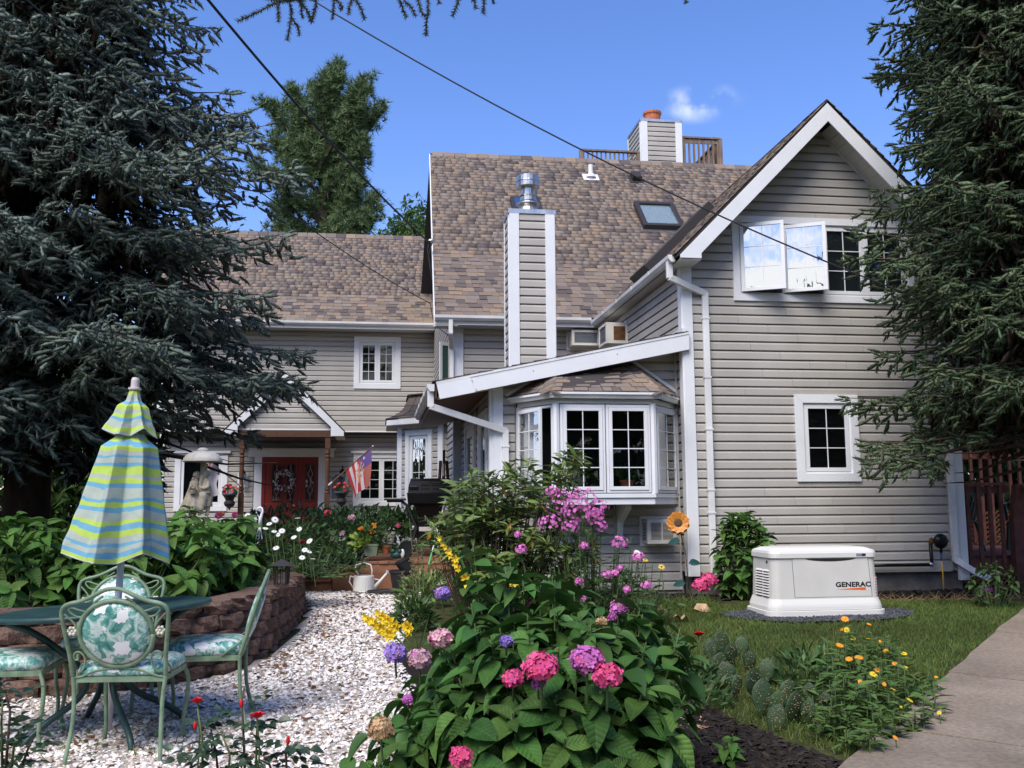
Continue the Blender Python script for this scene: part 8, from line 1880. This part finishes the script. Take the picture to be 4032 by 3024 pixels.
# faded spires between path and rhododendron
sp_ = thing('seed_spires', 'dry seed spires with small leaves beside the gravel path', 'plant', (-.75, 8.6, .2)); sb_ = MB(); P = []
for (x0, y0, x1, y1) in ((1640, 2330, 1612, 2040), (1655, 2330, 1640, 2140), (1668, 2330, 1660, 2130), (1630, 2330, 1618, 2205), (1650, 2360, 1630, 2230), (1600, 2330, 1585, 2250)):
    a, c = at(x0, y0, 8.6) - (-.75, 8.6, .2), at(x1, y1, 8.6) - (-.75, 8.6, .2); sb_.tube([a, c], [.006, .003], 5)
    for i in range(46): s = RNG.uniform(.25, 1); P.append(a + (c - a) * s + RNG.normal(0, .007, 3))
sb_.build('stalk', m_stem, sp_); P = np.array(P); scatter('seed_pods', LEAF_S, P, RNG.normal(0, 1, P.shape), RNG.normal(0, 1, P.shape), np.full(len(P), .026), M('seed_pod', (.16, .13, .06), .8, rand=.3), sp_)
for i, (x, y, Y, rx, rz, lf, mt, lab) in enumerate(((1660, 2330, 8.2, .30, .34, .11, m_rho, 'small narrow-leaved bush at the gravel edge beside the black pots'), (1630, 2420, 7.0, .20, .22, .10, m_herb, 'low leafy bush at the gravel edge behind the yellow gladiolus'), (1760, 2300, 7.8, .35, .30, .10, m_herb, 'leafy perennial between the spires and the large hydrangea'), (2420, 2300, 8.6, .5, .26, .10, m_herb, 'low perennial mound below the phlox'))):
    p = G(x, y + 60); p[2] += .05; mound('perennial_bush', lab, p, (rx, rx * .8, rz), 320, lf, mt, 350 + i, LEAF_R, 'plant', 'perennials along the gravel edge')
# gladiolus: sword leaves and yellow spikes
def gladiolus(lab, pts, Y, a0, a1, base, leaves, seed):
    r = np.random.default_rng(seed); Q = [at(x, y, Y) for x, y in pts]; t = thing('gladiolus', lab, 'flower', Q[0], 0, 'yellow gladioli'); o0 = Q[0]
    MB().tube([q - o0 for q in Q], np.linspace(.007, .003, len(Q)), 6).build('stalk', m_stem, t, smooth=True)
    L = np.array(Q); tt = np.linspace(0, 1, len(Q)); k = int((a1 - a0) * 20)
    for i in range(k):
        s = a0 + (a1 - a0) * (i + .5) / k; c = np.array([np.interp(s, tt, L[:, j]) for j in range(3)]); ax = nrm(L[-1] - L[0]); d = nrm(np.array([-.55 + .5 * (i % 2) * .6, -.75, -.15]) + r.normal(0, .2, 3)); sz = .037 * (1.15 - .5 * (s - a0) / (a1 - a0))
        for w in range(2):
            n = 6; an = np.arange(n) * 2 * math.pi / n + r.uniform(0, 1); e1 = nrm(np.cross(d, (.1, .2, 1))); e2 = np.cross(d, e1); dd = np.cos(an)[:, None] * e1 + np.sin(an)[:, None] * e2 + d * .9
        scatter('bloom', LEAF_H, np.repeat((c - o0 + d * .012)[None], n, 0), dd, -(np.cos(an)[:, None] * e1 + np.sin(an)[:, None] * e2) + d, sz * r.uniform(.85, 1.15, n), m_yellow, t)
    for i in range(6):
        s = a1 + (1 - a1) * i / 6; c = np.array([np.interp(s, tt, L[:, j]) for j in range(3)]); MB().ell(c - o0 + (-.008, -.006, 0), (.007, .007, .018), 6, 4).build('bud', m_stem, t)
    for (x0, y0, x1, y1) in leaves:
        a, c = at(x0, y0, Y), at(x1, y1, Y); V, F = scatter_arrays(leaf_t(.055, .04, .3, 4)[0], leaf_t(.055, .04, .3, 4)[1], np.array([a - o0]), frames(np.array([c - a]), np.array([(.2, -1, .2)])), np.array([np.linalg.norm(c - a)])); MB().add(V, F).build('leaf', m_herb, t)
gladiolus('tall yellow gladiolus leaning left above the large hydrangea', [(1890, 2380), (1850, 2300), (1800, 2210), (1745, 2130), (1672, 2030)], 6.4, .25, .80, None, [(1880, 2380, 1790, 2130), (1870, 2380, 1850, 2190), (1890, 2390, 1830, 2250)], 1)
gladiolus('yellow gladiolus bloom among the hydrangea leaves near the top', [(2050, 2380), (2040, 2310), (2025, 2260), (1985, 2225)], 6.0, .45, .98, None, [(2060, 2400, 2030, 2230), (1960, 2380, 1900, 2110)], 2)
gladiolus('yellow gladiolus at the far left drooping over the gravel', [(1640, 2600), (1570, 2520), (1500, 2462), (1440, 2425)], 4.9, .45, .99, None, [(1640, 2600, 1560, 2540)], 3)
gladiolus('yellow gladiolus arching over the gravel, second from left', [(1650, 2590), (1590, 2500), (1530, 2440), (1490, 2410)], 5.0, .45, .99, None, [(1650, 2560, 1690, 2420)], 4)
gladiolus('small fading yellow gladiolus right of the gravel pair', [(1650, 2580), (1635, 2520), (1620, 2470), (1600, 2455)], 5.0, .6, .9, None, [], 5)
# roses in the foreground
m_roseleaf = M('dark_rose_leaf', (.028, .058, .025), .4, .45, rand=.35, trans=.1)
def rose_bloom(lab, x, y, Y, R, seed, mat=None):
    p = at(x, y, Y); t = thing('rose', lab, 'flower', p, 0, 'red roses'); r = np.random.default_rng(seed)
    for ring, (n, el, s) in enumerate(((3, 1.2, .7), (5, .8, .95), (6, .3, 1.1))):
        an = np.arange(n) * 2 * math.pi / n + ring * .5 + r.uniform(0, 1); d = np.column_stack([np.cos(an) * math.cos(el), np.sin(an) * math.cos(el), np.full(n, math.sin(el))]); nn = np.column_stack([-np.cos(an), -np.sin(an), np.full(n, .8)])
        scatter('petals', leaf_t(.9, -.2, .35, 4), np.repeat(np.array([[0, 0, -R * .2]]), n, 0), d, nn, np.full(n, R * s) * r.uniform(.85, 1.1, n), mat or m_redpetal, t)
    MB().tube([(0, 0, -R * .2), (.01, .01, -.12), (.0, .03, -.26)], .0032, 6).build('stem', m_stem, t); return t
rose_bloom('red rose at the left of the foreground pair over the gravel', 778, 2765, 3.9, .030, 1); rose_bloom('red rose at the right of the foreground pair over the gravel', 1012, 2822, 3.8, .031, 2); rose_bloom('dark red rose on the lawn edge behind the large hydrangea', 2752, 2500, 5.6, .036, 3)
def rose_plant(lab, base, canes, seed, buds=()):
    r = np.random.default_rng(seed); o0 = at(*base); t = thing('rose_bush', lab, 'plant', o0, 0, 'rose bushes'); P, D, N, S = [], [], [], []
    for pts in canes:
        Q = [at(x, y, base[2]) for x, y in pts]; MB().tube([q - o0 for q in Q], np.linspace(.0055, .003, len(Q)), 6).build('cane', m_twig if r.random() < .5 else m_stem, t, smooth=True)
        L = np.array(Q); tt = np.linspace(0, 1, len(Q))
        for i in range(5):
            s = r.uniform(.05, .95); c = np.array([np.interp(s, tt, L[:, j]) for j in range(3)]); a = nrm(np.array([r.normal(0, 1), r.normal(0, .6), r.uniform(-.1, .6)])); sd = nrm(np.cross(a, (0, 0, 1.0)))
            for (u, dd) in ((.09, a), (.055, a + sd), (.055, a - sd), (.03, a * .6 + sd), (.03, a * .6 - sd)): P.append(c + a * u - o0); D.append(nrm(dd)); N.append((r.normal(0, .3), r.normal(0, .3) - .2, 1.0)); S.append(.05 * r.uniform(.7, 1.2))
    P, D, N, S = map(np.array, (P, D, N, S)); pieces('leaf', LEAF_H, P + o0, D, N, S, m_roseleaf, t, o0, 60, 'leaf_mass')
    for (x, y) in buds: c = at(x, y, base[2]) - o0; MB().ell(c, (.008, .008, .017), 8, 6).build('bud', m_redpetal, t, smooth=True)
rose_plant('leggy rose bush with two red blooms at the bottom edge', (900, 3060, 3.85), [[(800, 3060), (795, 2900), (778, 2790)], [(1008, 3060), (1010, 2930), (1012, 2845)], [(965, 3060), (958, 2880), (952, 2760), (962, 2700)], [(860, 3060), (850, 2960), (830, 2870)], [(900, 3060), (905, 2970), (870, 2880)], [(1130, 3060), (1125, 2960), (1135, 2920)], [(740, 3060), (760, 2990), (800, 2940)], [(1080, 3060), (1060, 3010), (1020, 2990)]], 5, [(768, 2858), (1134, 2915), (950, 2770)])
rose_plant('dark rose bush cut off by the left picture edge', (20, 3060, 3.7), [[(10, 3060), (5, 2850), (10, 2760)], [(40, 3060), (60, 2900), (90, 2870)], [(-30, 3060), (-10, 2780), (0, 2690)], [(70, 3060), (110, 2950), (140, 2890)], [(20, 3060), (40, 2800), (20, 2720)]], 6)
p = G(2860, 2990); T_ = [at(2885, 2890, 5.3), at(2850, 2930, 5.3), at(2895, 2960, 5.25), at(2870, 2985, 5.25)]; leafy_shrub('seedling', 'small light green seedling on the dark mulch', 'plant', p, np.array(T_), m_hyd2, LEAF_H, .085, 5, 1, 95, 40)
# prickly pear
cb2 = thing('prickly_pear', 'prickly pear cactus with round flat pads at the mulch edge', 'cactus', G(2950, 2800)); cb0 = G(2950, 2800); r = np.random.default_rng(15)
pads = [(3000, 2740, 48, 70), (3060, 2770, 36, 55), (3125, 2780, 44, 62), (3055, 2830, 40, 60), (3180, 2800, 32, 55), (2965, 2690, 46, 60), (2840, 2530, 34, 52), (2800, 2560, 30, 48), (2880, 2575, 30, 46), (2920, 2545, 30, 42), (2830, 2610, 34, 44), (2860, 2650, 40, 46), (2790, 2640, 30, 44), (3020, 2640, 36, 50), (2900, 2700, 34, 50), (3250, 2770, 32, 50), (3100, 2720, 36, 46), (2950, 2600, 28, 40), (3190, 2730, 30, 44)]
for i, (x, y, a, b_) in enumerate(pads):
    d0_ = G(x, min(y + b_ * 1.3, 2880)); Y = d0_[1]; c = at(x, y, Y); k = Y / 3800; rz = r.uniform(-.7, .7); tl = r.uniform(-.35, .35); R = np.array(Euler((r.uniform(-.3, .3), tl, rz)).to_matrix())
    n = 16; pr2 = [(max(1e-4, math.sin(math.pi * s) ** .75 * (.75 + .35 * s)), -1 + 2 * s) for s in np.linspace(0, 1, 10)]
    b = MB(); V = np.array([(q * math.cos(2 * math.pi * j / n) * a * k, q * math.sin(2 * math.pi * j / n) * .016, z * b_ * k) for q, z in pr2 for j in range(n)]) @ R.T + c - cb0
    b.add(V, [(i2 * n + j, i2 * n + (j + 1) % n, (i2 + 1) * n + (j + 1) % n, (i2 + 1) * n + j) for i2 in range(9) for j in range(n)]); b.build('pad', m_cactus, cb2, smooth=True); ar = MB()
    for s_ in range(26):
        u_, w_ = r.uniform(-.75, .75), r.uniform(-.8, .9)
        if u_ * u_ + w_ * w_ < .8: ar.ell(np.array((u_ * a * k * .9, -.0155 * (1 - .4 * u_ * u_), w_ * b_ * k)) @ R.T + c - cb0, (.0032, .0032, .0032), 4, 3)
    ar.build('areoles', m_tanhead, cb2)
# calendula patch
cal0 = G(3330, 2880); Cpoly = [(3180, 2700), (3300, 2560), (3500, 2600), (3620, 2700), (3740, 2760), (3700, 2850), (3560, 2960), (3420, 3010), (3260, 2960), (3150, 2860)]
r = np.random.default_rng(33); heads = []
for k in range(140):
    while True:
        x, y = r.uniform(3120, 3760), r.uniform(2560, 3020)
        if inside(Cpoly, np.array([x]), np.array([y]))[0]: break
    g = G(x, y); heads.append(g + np.array([r.normal(0, .03), r.normal(0, .03), r.uniform(.06, .24)]))
heads = np.array(heads); t = thing('calendula_patch', 'sprawling green calendula patch between lawn and concrete path', 'plant', cal0); P, D, N, S = [], [], [], []; sm = MB()
for q in heads:
    g0 = np.array([q[0], q[1], gz(q[0], q[1])]); sm.tube([g0 - cal0, q - cal0], .004, 4)
    for i in range(11): s = r.uniform(.05, 1); a = r.uniform(0, 6.28); P.append(g0 + (q - g0) * s); D.append((math.cos(a), math.sin(a), r.uniform(.0, .7))); N.append((r.normal(0, .3), r.normal(0, .3), 1)); S.append(.105 * r.uniform(.5, 1.2))
sm.build('stems', m_stem, t); P, D, N, S = map(np.array, (P, D, N, S)); pieces('leaf', LEAF_R, P, D, N, S, M('calendula_leaf', (.085, .15, .035), .5, .3, rand=.3, hue=.02, trans=.2), t, cal0, 150, 'leaf_mass')
for i, (x, y, Y_, ht, lab) in enumerate(((2620, 2600, 6.6, .3, 'weedy plant behind the prickly pear'), (2730, 2720, 5.9, .3, 'weedy plant in front of the prickly pear'), (3160, 2640, 7.0, .26, 'weedy green plant between cactus and calendula'))):
    p = G(x, y + 60); mound('weed_clump', lab, p, (.26, .22, ht), 260, .09, m_herb, 360 + i, LEAF_R, 'plant', 'weeds at the lawn edge')
CF = [(3327, 2437, 13, 'o', 'orange calendula nearest the stone pad'), (3318, 2478, 9, 'o', 'orange calendula beside a yellow one below the stone pad'), (3333, 2480, 11, 'y', 'yellow calendula just below the stone pad'), (3422, 2457, 8, 'o', 'small orange calendula bud right below the stone pad'), (3357, 2512, 10, 'y', 'yellow calendula in the upper middle of the patch'), (3419, 2515, 10, 'y', 'yellow calendula right of the upper middle one'), (3468, 2527, 8, 'o', 'dull orange calendula at the upper right'), (3307, 2540, 13, 'o', 'tall orange calendula bloom left of the middle'), (3238, 2566, 9, 'o', 'orange calendula farthest left'), (3490, 2562, 9, 'o', 'orange calendula right of the middle'), (3560, 2573, 10, 'y', 'yellow calendula at the upper right edge'), (3382, 2588, 14, 'o', 'bright orange calendula in the centre'), (3343, 2594, 12, 'o', 'orange calendula just left of the central one'), (3295, 2606, 12, 'o', 'double orange calendula left of centre'), (3523, 2612, 9, 'o', 'orange calendula above the yellow one by the path'), (3563, 2626, 10, 'y', 'upright yellow calendula near the path'), (3455, 2637, 11, 'o', 'flat orange calendula right of centre'), (3440, 2655, 14, 'y', 'large flat yellow-orange calendula at the middle right'), (3386, 2684, 8, 'o', 'small orange calendula below the centre'), (3686, 2665, 6, 'o', 'tiny orange calendula at the path edge'), (3482, 2694, 7, 'o', 'pale orange calendula low in the middle'), (3516, 2713, 9, 'y', 'yellow calendula low right of the middle'), (3583, 2756, 12, 'y', 'flat yellow calendula near the path, low'), (3552, 2785, 9, 'y', 'yellow calendula lower left of the flat one'), (3698, 2806, 8, 'y', 'yellow calendula lying over the path edge'), (3526, 2904, 10, 'o', 'lowest orange calendula near the path corner')]
for i, (x, y, rp, c, lab) in enumerate(CF):
    Y = G(x, y + 70)[1]; daisy('calendula', lab, x, y, Y, rp * 1.15, m_oranget if c == 'o' else m_yellow, m_center, 'orange and yellow calendulas', 16, (0, -.5, .85), 400 + i, .16)
r = np.random.default_rng(90); n = 6000; a = r.uniform(0, 1, n); X = -26 + 52 * a; Y = np.where(np.abs(X) > 17, r.uniform(-14, 22, n), -14 + r.normal(0, .9, n)); X = np.where((np.abs(X) > 17), np.sign(X) * (26 + r.normal(0, .8, n)), X * 26 / 17); Hh = (3.7 + 5.0 * sstep((X + 16) / 8) + 4.0 * (Y > 1)) * (1 + .16 * np.sin((X + Y) * 1.3) + .1 * np.sin((X + Y) * 3.1))
o = scatter('treeline', LEAF_S, np.column_stack([X, Y, Hh * r.uniform(0, 1, n)]), r.normal(0, 1, (n, 3)) - (0, 0, .4), r.normal(0, 1, (n, 3)), r.uniform(1.2, 2.0, n), m_tleaf); o['kind'] = 'stuff'
print('spruce shoots', n1, n2, n3)
